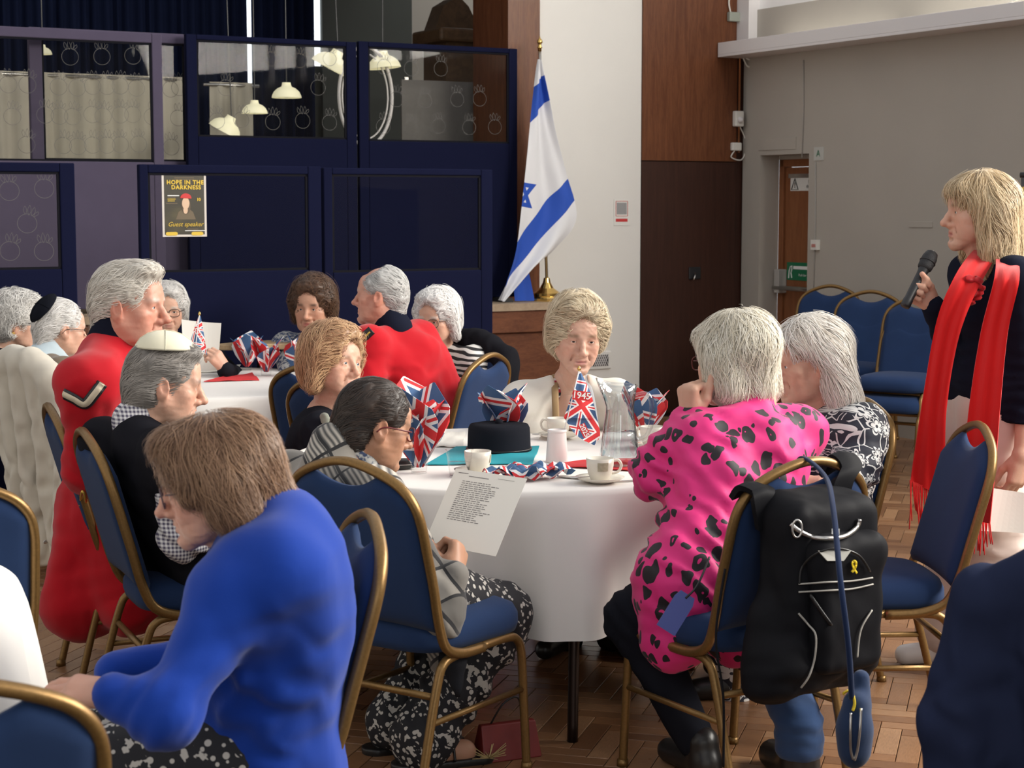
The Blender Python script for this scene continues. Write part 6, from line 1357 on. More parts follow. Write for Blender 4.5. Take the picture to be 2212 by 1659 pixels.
# ---- man with black skullcap
p = Person('man with black skullcap, glasses and brown knitted vest at left', (-1.9, 7.68))
p.head(P(131, 710, 7.8), 34, 6, 0, 1.06, SKIN_PALE, brow=(.5, .45, .4), sex='m', h=.0036, neckl=.15, nback=.06, neck=.056, jowl=.6)
p.hair(lambda S: h_short(S, 1.03), (.82, .8, .78), (.6, .58, .55), f_back, n=2400, L=.04, r=.0011, lift=.005, rand=.25); p.glasses(M['wireframe'], r=.0016)
kippah(p, fabric('black_velvet_cap', (.008, .009, .014), .1), (.95, -.082, 0, .082), .075, .03)
N = p.N0.copy(); Pv = np.array([-1.88, 7.68, .55]); S = SDF(); sh, c1, c2, Lf, fw = torso(S, N, Pv, 40, .19, 1.05, hump=1); e1 = sh[1] + np.array([.05, .0, -.26]); arm(S, sh[1], e1, e1 + np.array([.2, .15, .02]), (.075, .06, .045)); e2 = sh[0] + np.array([.0, .1, -.26]); arm(S, sh[0], e2, e2 + np.array([.2, .1, .02]), (.075, .06, .045)); p.wear('vest', S, M['brownknit'], .011, [], .004)
S = SDF(); S.cone(N + UP * .01, N + UP * .05 + dirv(34) * .03, .078, .07, .01); S.cone(N + dirv(10) * .06 + UP * .03, N + dirv(10) * .1 - UP * .03, .035, .03, .02); p.wear('collar', S, M['paleblue'], .008, [], .001)
S = SDF(); fv = dirv(40); legs(S, Pv, 40, [Pv + fv * .38 + [0, .1, -.05], Pv + fv * .38 + [0.05, -.1, -.05]], [Pv * [1, 1, 0] + fv * .38 + [0, .1, .1], Pv * [1, 1, 0] + fv * .38 + [.05, -.1, .1]]); p.wear('trousers', S, M['darkjeans'], .014)
p.hand(e1 + np.array([.2, .15, .02]), (1, .4, 0), (0, 0, 1), 'R', h=.005, fore=e1); p.finish()

# ---- woman at the far left
p = Person('woman with curly white hair, dark glasses and earring at far left', (-2.45, 8.5))
p.head(P(38, 694, 8.5), 8, 8, 0, 1.06, SKIN_PALE, h=.0036, jowl=.8, neckl=.16)
def hs(S):
    h_bouf(S, 1.03, 1.02, 1.1, -.05)
    for x in (-1, 1): S.ell((x * .09, .01, -.03), (.03, .035, .035), k=.01, op=-1)
p.hair(hs, (.76, .74, .7), (.5, .48, .45), f_set, n=2600, L=.06, curl=.8, r=.0015, lift=.01, rand=.6); p.glasses(M['black'], r=.0022)
S = SDF(); S.ell(p.tw(np.array([.085, -.002, -.05])), .009, k=.002); put('earring', S.mesh(.003), M['brass'], p.o, p.base)
N = p.N0.copy(); Pv = np.array([-2.5, 8.5, .55]); S = SDF(); sh, c1, c2, Lf, fw = torso(S, N, Pv, 0, .18, 1.0); e1 = sh[1] + np.array([.05, -.02, -.26]); wr = e1 + np.array([.16, .05, .18]); arm(S, sh[1], e1, wr, (.07, .055, .04)); e2 = sh[0] + np.array([.05, .0, -.26]); arm(S, sh[0], e2, e2 + np.array([.2, 0, 0]), (.07, .055, .04)); p.wear('top', S, M['darkcloth'], .012, [], .004)
S = SDF(); fv = dirv(0); legs(S, Pv, 0, [Pv + fv * .38 + [0, .1, -.05], Pv + fv * .38 + [0.0, -.1, -.05]], [Pv * [1, 1, 0] + fv * .38 + [0, .1, .1], Pv * [1, 1, 0] + fv * .38 + [0, -.1, .1]]); p.wear('trousers', S, M['darkjeans'], .014)
p.hand(wr, (.5, .1, .6), (.5, -.6, 0), 'R', h=.0045, fore=e1, curl=(.7, .8, .5)); p.finish()

# ---- woman in cobalt cardigan, closest
p = Person('brown haired woman in cobalt blue cardigan and glasses, closest to camera', (-.52, 3.48))
p.head(P(458, 1040, 3.4), 186, 14, 0, .97, (.56, .31, .23), (.45, .2, .17), (.3, .2, .13), 'brown', h=.0024, lid=.003, wrinkle=.0012, nose=1.2, jowl=1.0, neckl=.15, nback=.1, neck=.05, flush=.5, chin=1.05)
def hs(S):
    h_bob(S, .075, 1.04, .0, False, -.01); S.ell((0, .055, .085), (.068, .045, .036), k=.02); S.ell((0, -.075, .03), (.08, .065, .085), k=.03); S.cone((0, -.09, -.03), (0, -.125, -.085), .05, .03, .03)
    for x in (-1, 1): S.cone((x * .066, .055, .045), (x * .074, .042, -.008), .017, .014, .02)
p.hair(hs, (.34, .2, .115), (.15, .075, .04), lambda q: f_down(q) + np.array([0, -.15, 0]), n=7500, L=.1, r=.001, lift=.01, rand=.3, ends=.01)
p.glasses(plain('mauve_frame', (.09, .05, .06), .35), .0255, .02, r=.0018)
N = p.N0.copy(); Pv = np.array([-.51, 3.5, .52]); S = SDF(); sh, c1, c2, Lf, fw = torso(S, N, Pv, 192, .155, .9, belly=.85, bust=.85, k=.11); S.ell(c1 - fw * .015 + UP * .02, (.115, .14, .2), rotz(math.radians(192)), k=.12)
shL = P(505, 1282, 3.27); elL = P(360, 1545, 3.12); wrL = P(248, 1500, 3.14); S.cone(N + Lf * .05 - UP * .03, shL, .055, .06, .12); arm(S, shL, elL, wrL, (.07, .06, .04), .04)
elR = sh[1] + np.array([-.12, .05, -.26]); arm(S, sh[1], elR, elR + np.array([-.2, -.1, 0]), (.07, .06, .042)); S.cone(Pv + UP * .05, Pv + np.array([.02, -.02, -.12]), .15, .16, .06)
p.wear('cardigan', S, M['cobalt'], .008, [(P(560, 1500, 3.28), (.6, 0, 1), .085, .006, .14), (elL, (.8, 0, -.5), .05, .004, .1), (P(480, 1520, 3.25), (1, 0, -.5), .07, .007, .1), (shL - UP * .03, (.9, 0, .3), .08, .003, .1)], .006, 4)
S = SDF(); S.cone(N + UP * .01 + dirv(186) * .03, N + UP * .04 + dirv(186) * .05, .066, .062, .01); p.wear('collar', S, M['whiteknit'], .007, [], .001, label='pale collar edge')
S = SDF(); fv = dirv(186); legs(S, Pv - UP * .02, 186, [Pv + fv * .42 + [0, -.1, -.06], Pv + fv * .42 + [0, .1, -.06]], [Pv * [1, 1, 0] + fv * .4 + [0, -.1, .1], Pv * [1, 1, 0] + fv * .4 + [0, .1, .1]], (.115, .085, .06)); p.wear('trousers', S, M['bwprint'], .011)
p.hand(wrL, P(120, 1492, 3.16) - wrL, (-.1, -.35, .9), 'L', curls=[(.12, .2, .12), (.15, .2, .15), (.2, .22, .15), (.22, .25, .15)], thumb=(.3, .1), tdrop=.5, fore=elL, h=.003, spread=1.2)
b = MB(); wd = wrL + (elL - wrL) * .06; ax_ = (wrL - elL) / np.linalg.norm(wrL - elL); q1 = np.cross(ax_, UP); q1 /= np.linalg.norm(q1); q2 = np.cross(ax_, q1)
b.tube([wrL + ax_ * .012 + q1 * .031 * math.cos(a) + q2 * .031 * math.sin(a) - p.base for a in np.linspace(0, 2 * math.pi, 20, endpoint=False)], .004, 6, closed=True); b.build('bracelet', M['gold'], p.o, smooth=True)
p.finish()
# ================================================================== JACKETS, BAGS
def chair_frame(u, v, d, yaw):
    p_ = P(u, v, d); a = math.radians(yaw); f = np.array([math.cos(a), math.sin(a), 0]); q = p_.copy(); q[2] = 0; q -= f * backy(.925); lf = np.array([-f[1], f[0], 0])
    return lambda x, y, z: q - lf * x + f * y + UP * z      # chair coordinates to world
def jacket(name, cf, mat, label, zt, zb, wd, sleeves, th=.05, seed=1, amp=.014, h=.013, cat='jacket', extra=None, dirx=(1, 0, 0), base_=.0025):
    S = SDF()
    for x in (-1, 1):
        S.cone(cf(x * wd * .35, backy(zt), zt - .01), cf(x * wd * .95, backy(zt - .08), zt - .085), th * .9, th * 1.05, .03)
        S.cone(cf(x * wd * .5, backy(zt - .08) - .02, zt - .06), cf(x * wd * .62, -.26, zb + .06), th, th * .95, .06); S.cone(cf(x * wd * .9, backy(zt - .08) - .01, zt - .1), cf(x * wd * .95, -.24, zb + .1), th * .9, th * .8, .05)
    S.cone(cf(0, backy(zt) - .01, zt - .02), cf(0, -.27, zb + .04), th, th, .06); S.cone(cf(-wd * .3, backy(zt), zt), cf(wd * .3, backy(zt), zt), .034, None, .03)
    for pts, rs in sleeves: S.chain([cf(*q) for q in pts], rs, .03)
    base = cf(0, -.25, zb); base = np.array([base[0], base[1], zb]); r = empty(name, base, 0, label, cat)
    V, Q = S.mesh(h); dx = cf(1, 0, 0) - cf(0, 0, 0); V = folds(V, Q, [(cf(0, -.25, (zb + zt) / 2 - .1), dx + UP * .12, .13, amp * .7, .45), (cf(.1, -.25, zb + .1), dx - UP * .15, .07, amp * .6, .3)], base_, 4, seed)
    o = put('shell', (V, Q), mat, r, base); return r, o, base
M['creamjacket'] = fabric('cream_cotton', (.62, .57, .48), .05); M['blackjacket'] = fabric('black_wool', (.01, .01, .013), .2)
M['navyjacket'] = fabric('navy_twill', (.018, .024, .055), .15)
cf = chair_frame(52, 776, 7.35, 40)
r, o, base = jacket('jacket', cf, M['creamjacket'], 'long cream jacket draped over a chair back at left', .955, .06, .27, [([(.28, -.3, .82), (.33, -.3, .6), (.32, -.3, .38), (.3, -.31, .24)], [.06, .055, .05, .048])], amp=.016, th=.055)
S = SDF(); S.cone(cf(.305, -.31, .27), cf(.3, -.31, .22), .056, .055, .01); put('cuff', S.mesh(.008), M['creamjacket'], r, base)
b = MB(); b.lathe([(0, .004), (.008, .003), (.009, 0)], 10); b.build('button', M['steel'], r, P(78, 1163, 7.2) - base + np.array([.06, -.08, 0]), (math.pi / 2, 0, .5))
cf = chair_frame(1010, 690, 8.5, 235)
r, o, base = jacket('jacket', cf, M['blackjacket'], 'black jacket hung on the chair behind the zebra top', .95, .25, .25, [([(-.26, -.3, .82), (-.28, -.25, .6), (-.26, -.2, .4)], [.055, .05, .045])], h=.012)
cf = chair_frame(2405, 1250, 3.3, 62)
r, o, base = jacket('jacket', cf, M['navyjacket'], 'navy jacket over the chair back in the bottom right corner', .9, .12, .245, [([(.24, -.28, .8), (.3, -.3, .6), (.3, -.32, .35), (.28, -.3, .15)], [.06, .06, .055, .05]), ([(-.26, -.3, .8), (-.3, -.32, .55), (-.28, -.3, .25)], [.06, .06, .05])], amp=.02, h=.011, th=.055)
b = MB(); b.tube(smooth_path([cf(-.1, backy(.96) - .05, .93), cf(-.06, backy(.9) - .09, .84), cf(-.03, -.34, .7), cf(-.02, -.34, .3)]) - base, .02, 8, .005); b.build('lapel', M['navyjacket'], r, smooth=True)

# ---- backpack hanging on the chair
bf = chair_frame(1752, 1002, 4.5, 122); bf0 = bf; bf = lambda x, y, z: bf0(x - .055, y, z + .045); bb = bf(0.02, -.35, .2); bb[2] = .2; r = empty('backpack', bb, 0, 'black backpack with grey piping hanging on the blue chair', 'backpack')
M['nylon'] = fabric('black_nylon', (.011, .011, .013), .2, 500, rough=.6); M['piping'] = plain('reflective_piping', (.42, .4, .36), .5); M['greypatch'] = plain('reflective_patch', (.36, .35, .31), .5)
R_ = np.stack([bf(1, 0, 0) - bf(0, 0, 0), bf(0, 1, 0) - bf(0, 0, 0), UP], 1)
S = SDF(); S.box(bf(.03, -.39, .57), (.1, .035, .18), R_, .05, .04); S.cone(bf(-.09, -.4, .38), bf(.13, -.4, .38), .08, .08, .04); S.cone(bf(-.06, -.36, .76), bf(.12, -.36, .76), .055, .05, .04); S.cone(bf(-.12, -.38, .34), bf(-.12, -.37, .5), .07, .05, .04)
V, Q = S.mesh(.008); V = folds(V, Q, [(bf(0, -.45, .3), (0, 0, 1), .06, .004, .2)], .004, 6, 3); bag = put('main_bag', (V, Q), M['nylon'], r, bb)
S = SDF(); S.box(bf(.04, -.475, .54), (.075, .012, .14), R_, .035, .03); S.cone(bf(-.035, -.475, .66), bf(.115, -.475, .66), .045, .045, .04); V, Q = S.mesh(.007); V = folds(V, Q, [], .003, 7, 4); fp = put('front_pocket', (V, Q), M['nylon'], r, bb); fpV = V[::2]
def on_bag(pts, rr, mat, name, src=fp, sy=.002, parent=None):
    sp_ = smooth_path(np.array(pts, float), 6); qa, qb = surf_path(bag, sp_), surf_path(fp, sp_); uvd = (surf_path.__defaults__, 0); ok_ = np.array([np.abs(np.array(proj(b_)) - np.array(fpb)).max() for b_, fpb in zip(qb, sp_)])
    fu = np.array([proj(v_) for v_ in fpV]); near = np.array([((fu - q_) ** 2).sum(1).min() < 100 for q_ in sp_]); q = np.where((near & (qb[:, 1] < qa[:, 1]))[:, None], qb, qa)
    b2 = MB(); b2.tube(q - np.array(parent_loc(r)), sy, 8, rr); return b2.build(name, mat, r, smooth=True)
on_bag([(1725, 1262), (1780, 1258), (1840, 1255), (1885, 1248)], .0022, M['piping'], 'piping'); on_bag([(1725, 1279), (1780, 1276), (1840, 1272), (1886, 1262)], .0022, M['piping'], 'piping')
on_bag([(1725, 1325), (1745, 1348), (1762, 1372), (1760, 1420), (1748, 1460), (1730, 1486)], .0025, M['piping'], 'piping', bag); on_bag([(1884, 1318), (1864, 1350), (1856, 1378), (1852, 1420)], .0025, M['piping'], 'piping', bag)
on_bag([(1727, 1262), (1733, 1225), (1765, 1195), (1810, 1185), (1855, 1200), (1880, 1235)], .003, M['leather'], 'pocket_zip', fp)
on_bag([(1750, 1285), (1770, 1315), (1795, 1350)], .006, M['leather'], 'zip_pull', fp, .004)
q = surf_path(fp, [(1766, 1190), (1838, 1190), (1822, 1212), (1786, 1212)], .006); o = link('reflective_patch', mesh('reflective_patch', q - bb, [(0, 1, 2, 3)], False), M['greypatch'], r); o.modifiers.new('t', 'SOLIDIFY').thickness = .003
yl = plain('yellow_ribbon', (.75, .55, .02), .4)
on_bag([(1840, 1236), (1847, 1226), (1849, 1216), (1845, 1212), (1841, 1217), (1844, 1227), (1851, 1238)], .0035, yl, 'ribbon_pin', fp, .0015)
# grab handle with steel wire look
on_bag([(1708, 1132), (1725, 1146), (1755, 1160), (1790, 1163), (1825, 1158), (1850, 1140), (1857, 1122)], .006, M['steel'], 'grab_handle', bag, .006)
b = MB(); c = P(1722, 1142, 4.05); q = surf_path(bag, [(1722, 1142)], .012)[0]; b.tube([q + np.array([.012 * math.cos(a), 0, .022 * math.sin(a)]) - bb for a in np.linspace(0, 2 * math.pi, 20, endpoint=False)], .0028, 6, closed=True); b.build('ring', M['steel'], r, smooth=True)
text_on('N', r, M['whiteink'], frame_mat(surf_path(bag, [(1805, 1152)], .02)[0], (1, 0, 0), (0, 0, 1)), .028, bold=.001)
# shoulder straps over the chair arch
for pts, w2 in (([bf(-.1, -.345, .72), bf(-.13, -.36, .8), bf0(-.17, -.34, .86), bf0(-.19, -.31, .87), bf0(-.19, -.28, .84)], .034), ([bf(.12, -.345, .72), bf(.13, -.365, .82), bf0(.12, -.35, .9), bf0(.12, -.31, .925), bf0(.12, -.27, .87)], .034)):
    pp_ = smooth_path(pts, 6); lat = bf(1, 0, 0) - bf(0, 0, 0); V = []
    for q_ in pp_: V += [q_ - lat * w2, q_ - lat * w2 * .3 + UP * .006, q_ + lat * w2 * .3 + UP * .006, q_ + lat * w2]
    o = link('shoulder_strap', mesh('shoulder_strap', np.array(V) - bb, gridfaces(len(pp_), 4)), M['nylon'], r); md = o.modifiers.new('t', 'SOLIDIFY'); md.thickness = .016; md.offset = 0
b = MB(); b.tube(smooth_path([bf(-.2, -.3, .62), bf(-.235, -.31, .45), bf(-.225, -.33, .3), bf(-.23, -.34, .12)]) - bb, .011, 6, .003); b.build('webbing_strap', M['nylon'], r, smooth=True)
S = SDF(); S.ell(bf(-.16, -.36, .34), (.06, .045, .09), k=.03); S.ell(bf(.17, -.36, .36), (.045, .045, .1), k=.03); 
bf = bf0
# dark blue cord over the chair with the small pouch
cb = P(1845, 1640, 4.1); r = empty('pouch', cb, 0, 'small navy zip pouch hanging on a dark blue cord', 'pouch')
M['cord'] = fabric('dark_blue_cord', (.012, .022, .06), .1); M['pouchblue'] = fabric('navy_pouch', (.018, .035, .085), .1)
dz = 3.98
pth = smooth_path([bf(-.02, -.29, .9), bf(-.02, -.32, .935), P(1783, 1030, 4.38), P(1800, 1100, 4.2), P(1815, 1250, dz + .03), P(1833, 1400, dz), P(1840, 1510, dz + .02)], 8)
b = MB(); b.tube(pth - cb, .007, 8, .004); b.build('cord', M['cord'], r, smooth=True)
S = SDF(); S.chain([P(1848, 1520, 4.03), P(1846, 1570, 4.03), P(1846, 1622, 4.03)], [.03, .036, .034], .02); S.ell(P(1846, 1590, 4.03), (.039, .03, .075), k=.02); S.box(P(1846, 1580, 3.93), (.08, .035, .12), None, .01, .01, -1)
S.cone(P(1860, 1465, 4.06), P(1858, 1520, 4.05), .02, .026, .02); pz = put('pouch_body', S.mesh(.005), M['pouchblue'], r, cb)
for pts in ([(1838, 1540), (1837, 1580), (1838, 1620), (1843, 1640)], [(1860, 1530), (1857, 1580), (1852, 1620), (1846, 1642)]):
    q = surf_path(pz, smooth_path(np.array(pts, float), 6), .003); b = MB()
    b.tube(q - cb, .0032, 6); b.build('zip_teeth', M['steel'], r, smooth=True)
braid(r, pz, [(1843, 1500), (1846, 1520), (1842, 1535)], .007, yl, 'yellow_tab', .003); braid(r, pz, [(1822, 1498), (1832, 1492), (1842, 1497)], .004, yl, 'yellow_tab', .003)
# red gift bag on the floor, with straw
gb = P(1095, 1650, 4.95); gb[2] = 0; r = empty('gift_bag', gb, .4, 'dark red paper gift bag with straw on floor under table', 'bag')
b = MB(); b.hexa([(-.09, -.05, 0), (.09, -.05, 0), (.09, .05, 0), (-.09, .05, 0), (-.085, -.012, .1), (.085, -.012, .1), (.085, .012, .1), (-.085, .012, .1)]); b.build('bag', plain('dark_red_paper', (.16, .015, .012), .5, var=.3), r, bevel=.004)
b = MB(); b.tube(smooth_path([(-.05, 0, .1), (-.02, -.02, .16), (.03, -.01, .17), (.05, 0, .1)]), .003, 6); b.build('handle', M['leather'], r, smooth=True)
b = MB()
for i in range(30):
    a = random.uniform(0, 6.3); b.tube([(-.08, -.06, .02), (-.08 + .05 * math.cos(a), -.06 + .04 * math.sin(a), .02 + random.uniform(0, .04))], .0012, 3)
b.build('straw', plain('straw', (.4, .3, .13), .8), r)['kind'] = 'stuff'

# ================================================================== FLAG ON THE STAGE
fb = W(pl(1181, 640, .22)[0], .22, SZ); r = empty('flag_stand', fb, 0, 'brass pole on stepped brass base with blue and white flag', 'flag')
zt_ = pl(1166, 92, .22)[1]; lean = W(pl(1166, 92, .22)[0], .22, zt_)
b = MB(); b.lathe([(0, 0), (.13, 0), (.13, .02), (.12, .03), (.1, .035), (.1, .055), (.085, .065), (.05, .09), (.028, .13), (.022, .16), (.015, .165), (0, .165)], 32); b.build('base', M['brass'], r, smooth=False)
b = MB(); b.tube([(0, 0, .15), lean - fb - UP * .06], .011, 10); b.build('pole', M['steel'], r, smooth=True)
b = MB(); b.lathe([(0, -.06), (.013, -.06), (.013, -.04), (.02, -.035), (.012, -.025), (.012, -.01), (.021, 0), (.016, .02), (.006, .028), (0, .05)], 12); b.build('finial', M['brass'], r, lean - fb, smooth=True)
fm_ = MT('flag_cloth'); uvk = fm_.n('ShaderNodeUVMap'); q_, r__, _ = fm_.xyz(uvk.outputs[0])
stripes = (q_.gt(.1) * q_.lt(.25)).mx(q_.gt(.75) * q_.lt(.9))
def tri(sgn):
    outs = None; ins_ = None
    for a in (90, 210, 330):
        n_ = (math.cos(math.radians(a)), math.sin(math.radians(a))); dd = ((r__) * n_[0] + (q_ - .5) * sgn * n_[1]) * -1.0
        outs = dd if outs is None else outs.mx(dd)
    return outs.lt(.095) * outs.gt(.06)
star = tri(1).mx(tri(-1))
fm_.col(fm_.mix(stripes.mx(star), (.72, .72, .74), (.012, .07, .42))).set(Roughness=.75); M['flagcloth'] = fm_.m
Lp = [(1162, 128), (1156, 165), (1146, 240), (1136, 330), (1124, 430), (1110, 540), (1090, 610), (1080, 648)]; Rp = [(1168, 130), (1178, 190), (1194, 280), (1218, 370), (1243, 470), (1200, 535), (1150, 580), (1086, 652)]
A = smooth_path(np.array(Lp, float), 8); B = smooth_path(np.array(Rp, float), 8); n_ = len(A); mcol = 24; V = []; UV = []
for i in range(n_):
    for j in range(mcol):
        q = j / (mcol - 1); u, v = A[i] * (1 - q) + B[i] * q; s_, z_ = pl(u, v, .3); t_ = .3 + .028 * math.sin(q * 7 + i * .05) * min(1, i / 12) + .01 * math.sin(q * 15 - i * .1)
        V.append(W(s_, t_, z_) - fb); UV.append(((.78 * u + .63 * v - 990) / 276, ((-.63 * u + .78 * v) - (-.63 * 1122 + .78 * 428)) / 276))
me = mesh('flag_cloth', V, gridfaces(n_, mcol)); setuv(me, UV); o = link('flag_cloth', me, M['flagcloth'], r); o.modifiers.new('t', 'SOLIDIFY').thickness = .002
V = []; UV = []
for i in range(10):
    for j in range(8):
        u, v = 1112 + 34 * j / 7 + (3 * i if j == 7 else 0) * .3 - 5 * (1 - i / 9), 585 + 65 * i / 9; s_, z_ = pl(u, v, .25); V.append(W(s_, .25 + .01 * math.sin(j), z_) - fb); UV.append((.12 + .12 * (j / 7), 5))
me = mesh('flag_fold', V, gridfaces(10, 8)); setuv(me, UV); link('flag_fold', me, M['flagcloth'], r).modifiers.new('t', 'SOLIDIFY').thickness = .002

# ================================================================== TABLE THINGS
TZ = .747
def tb(u, v, z=TZ):                          # photo pixel on the table plane -> world
    rr = ray(u, v); k_ = (z - CH) / rr[2]; return np.array([0, 0, CH]) + rr * k_
uj = MT('union_jack_print'); x, y, _ = uj.xyz(uj.n('ShaderNodeUVMap').outputs[0]); x = x.fr() - .5; y = y.fr() - .5; ax_, ay_ = x.abs(), y.abs(); dg_ = (ax_ - ay_).abs()
redc = ax_.lt(.07).mx(ay_.lt(.07)); whc = ax_.lt(.12).mx(ay_.lt(.12)); rd = dg_.lt(.03); wd_ = dg_.lt(.085)
c0 = uj.mix(wd_, (.045, .11, .24), (.78, .77, .77)); c0 = uj.mix(rd, c0, (.62, .03, .035)); c0 = uj.mix(whc, c0, (.78, .77, .77)); c0 = uj.mix(redc, c0, (.62, .03, .035)); uj.col(c0).set(Roughness=.8); M['jack'] = uj.m
M['clearcup'] = glass('clear_plastic', (.985, .985, .985), .03, .08); M['clearglass'] = glass('clear_glass', (.93, .945, .95), .16, .01)
def cup_profile(h_, r0, r1): return [(0, .003), (r0 * .98, .003), (r0, .0), (r0 + .0006, .004), (r1, h_ - .006), (r1 + .003, h_ - .003), (r1 + .003, h_), (r1 - .001, h_), (r0 - .0008, .005), (0, .005)]
def plastic_cup(pos, label, h_=.1, r0=.024, r1=.035, water=0, group='clear plastic cups'):
    r = empty('plastic_cup', pos, 0, label, 'cup', group); b = MB(); b.lathe(cup_profile(h_, r0, r1), 24); b.build('cup_wall', M['clearcup'], r, smooth=True)
    for i in range(3): 
        b = MB(); zz = h_ * (.55 + .12 * i); rr = r0 + (r1 - r0) * zz / h_ + .0006; b.tube([(rr * math.cos(a), rr * math.sin(a), zz) for a in np.linspace(0, 6.283, 24, endpoint=False)], .0006, 4, closed=True); b.build('rib', M['clearcup'], r, smooth=True)
    if water: b = MB(); b.lathe([(0, .006), (r0 - .002, .006), (r0 + (r1 - r0) * water - .002, h_ * water), (0, h_ * water)], 24); b.build('water', M['clearcup'], r, smooth=True)
    return r
def napkin_bunch(pos, label, seed, h_=.2, n=5, spread=.5, group='union flag napkins in cups', yaw0=0.0, cuph=.03):
    rg = np.random.default_rng(seed); r = empty('paper_napkin', pos, yaw0, label, 'napkin', group)
    for i in range(n):
        a = 2 * math.pi * i / n + rg.uniform(-.3, .3); hh = h_ * rg.uniform(.75, 1.08); w_ = hh * .45; tl = spread * rg.uniform(.6, 1.2); m_ = 9; V = []; UV = []; fold = rg.uniform(.25, .5); o2 = rg.uniform(0, 1, 2); rot = rg.uniform(.3, 1.2)
        for ii in range(m_):
            t_ = ii / (m_ - 1); wd2 = w_ * (.12 + .88 * math.sin(min(1, t_ / .72) * math.pi / 2)) if t_ < .72 else w_ * (1 - (t_ - .72) / .28 * .97)
            for jj in range(5):
                q = jj / 4 * 2 - 1; rad = .008 + tl * hh * t_ * t_ * .6 + .02 * t_ - fold * abs(q) * wd2 * .5; lat = q * wd2; zz = hh * t_ * (1 - .1 * tl)
                V.append((rad * math.cos(a) - lat * math.sin(a), rad * math.sin(a) + lat * math.cos(a), cuph * .25 + zz)); uu, vv = lat / .24, zz / .24; UV.append((uu * math.cos(rot) - vv * math.sin(rot) + o2[0], uu * math.sin(rot) + vv * math.cos(rot) + o2[1]))
        me = mesh('napkin_point', V, gridfaces(m_, 5)); setuv(me, UV); link('napkin_point', me, M['jack'], r).modifiers.new('t', 'SOLIDIFY').thickness = .0012
    return r
cups = 'cups holding union flag napkins'
def bouquet(u, v, where, seed, h_=.2, n=5, spread=.5, z=TZ, txt=None):
    pos = tb(u, v, z); plastic_cup(pos, 'clear plastic cup holding napkins ' + where, group=cups); r = napkin_bunch(pos + UP * .012, 'union flag napkins fanned in a cup ' + where, seed, h_, n, spread)
    if txt:
        for t_, du, dv, sz in txt:
            q = P(u + du, v + dv, pos[1] - .055); text_on(t_, r, M['ink'], frame_mat(q, (1, 0, .3), (-.3, 0, 1)), sz, shear=.3)
bouquet(1092, 966, 'beside the black hat', 1, .2, 6, .55); bouquet(1395, 950, 'behind the water jug', 2, .2, 5, .5); bouquet(905, 1022, 'before the checked shawl woman', 3, .27, 6, .4)
bouquet(533, 800, 'on the left of the far table', 4, .18, 4, .5); bouquet(575, 812, 'on the right of the far table', 5, .18, 5, .6)
napkin_bunch(P(648, 790, 8.6) * [1, 1, 0] + UP * TZ, 'union flag napkins in front of the brown haired woman', 6, .2, 4, .4)
# crumpled napkin lying on the main table
pos = tb(1140, 1036); r = empty('paper_napkin', pos, .3, 'crumpled union flag napkin lying on the main table', 'napkin', 'union flag napkins'); rg = np.random.default_rng(5)
for i in range(7):
    m_ = 8; V = []; UV = []; a = i * .9; o2 = rg.uniform(0, 1, 2); c0_ = np.array([(i - 3) * .026, rg.uniform(-.02, .02), 0])
    for ii in range(m_):
        for jj in range(m_):
            p_, q = ii / (m_ - 1) - .5, jj / (m_ - 1) - .5; xx, yy = p_ * .12 * math.cos(a) - q * .09 * math.sin(a), p_ * .12 * math.sin(a) + q * .09 * math.cos(a)
            V.append(c0_ + np.array([xx, yy * .8, .022 + .02 * math.sin(p_ * 7 + i) * math.cos(q * 6 + i * 2) + .012 * (1 - 4 * q * q)])); UV.append((p_ * .5 + o2[0], q * .5 + o2[1]))
    me = mesh('napkin_fold', V, gridfaces(m_, m_)); setuv(me, UV); link('napkin_fold', me, M['jack'], r).modifiers.new('t', 'SOLIDIFY').thickness = .001
# black pillbox cap
pos = tb(1078, 975); r = empty('uniform_cap', pos, 0, 'black round uniform cap standing on the teal napkin', 'hat')
b = MB(); R = .108; b.lathe([(0, .0), (R * 1.0, .0), (R * 1.03, .006), (R * 1.0, .014), (R * .985, .06), (R * .97, .082), (R * .92, .093), (R * .7, .097), (R * .4, .096), (0, .097)], 48); b.build('crown', M['darkcloth'], r, smooth=True)
b = MB(); b.lathe([(0, .112), (.01, .11), (.014, .102), (.013, .094), (0, .09)], 14); b.build('button', M['darkcloth'], r, smooth=True)
b = MB(); b.tube([(R * 1.01 * math.cos(a), R * 1.01 * math.sin(a), .012) for a in np.linspace(0, 6.283, 48, endpoint=False)], .005, 6, .003, closed=True); b.build('band', M['leather'], r, smooth=True)
def flat_cloth(name, pts, mat, label, cat='napkin', th=.003, wob=.003):
    q = np.array([tb(u, v) for u, v in pts]); base = q.mean(0); r = None; n = 12; V = []
    for i in range(n):
        for j in range(n):
            a, c_ = i / (n - 1), j / (n - 1); pnt = (q[0] * (1 - c_) + q[1] * c_) * (1 - a) + (q[3] * (1 - c_) + q[2] * c_) * a; V.append(pnt - base + UP * (.003 + wob * math.sin(a * 9 + c_ * 5) * math.sin(c_ * 11)))
    o = link(name, mesh(name, V, gridfaces(n, n)), mat, None, base); o.modifiers.new('t', 'SOLIDIFY').thickness = th; return tag(o, label, cat)
flat_cloth('paper_napkin', [(985, 968), (1165, 968), (1150, 1004), (920, 1006)], plain('teal_paper', (.01, .3, .36), .8), 'teal paper napkin lying under the black cap')
M['redpaper'] = plain('red_paper', (.62, .03, .035), .8)
flat_cloth('paper_napkin', [(1250, 998), (1400, 990), (1385, 1020), (1180, 1008)], M['redpaper'], 'red paper napkin under the water jug')
flat_cloth('paper_napkin', [(470, 818), (545, 808), (560, 822), (440, 826)], M['redpaper'], 'red paper napkin on the far table')
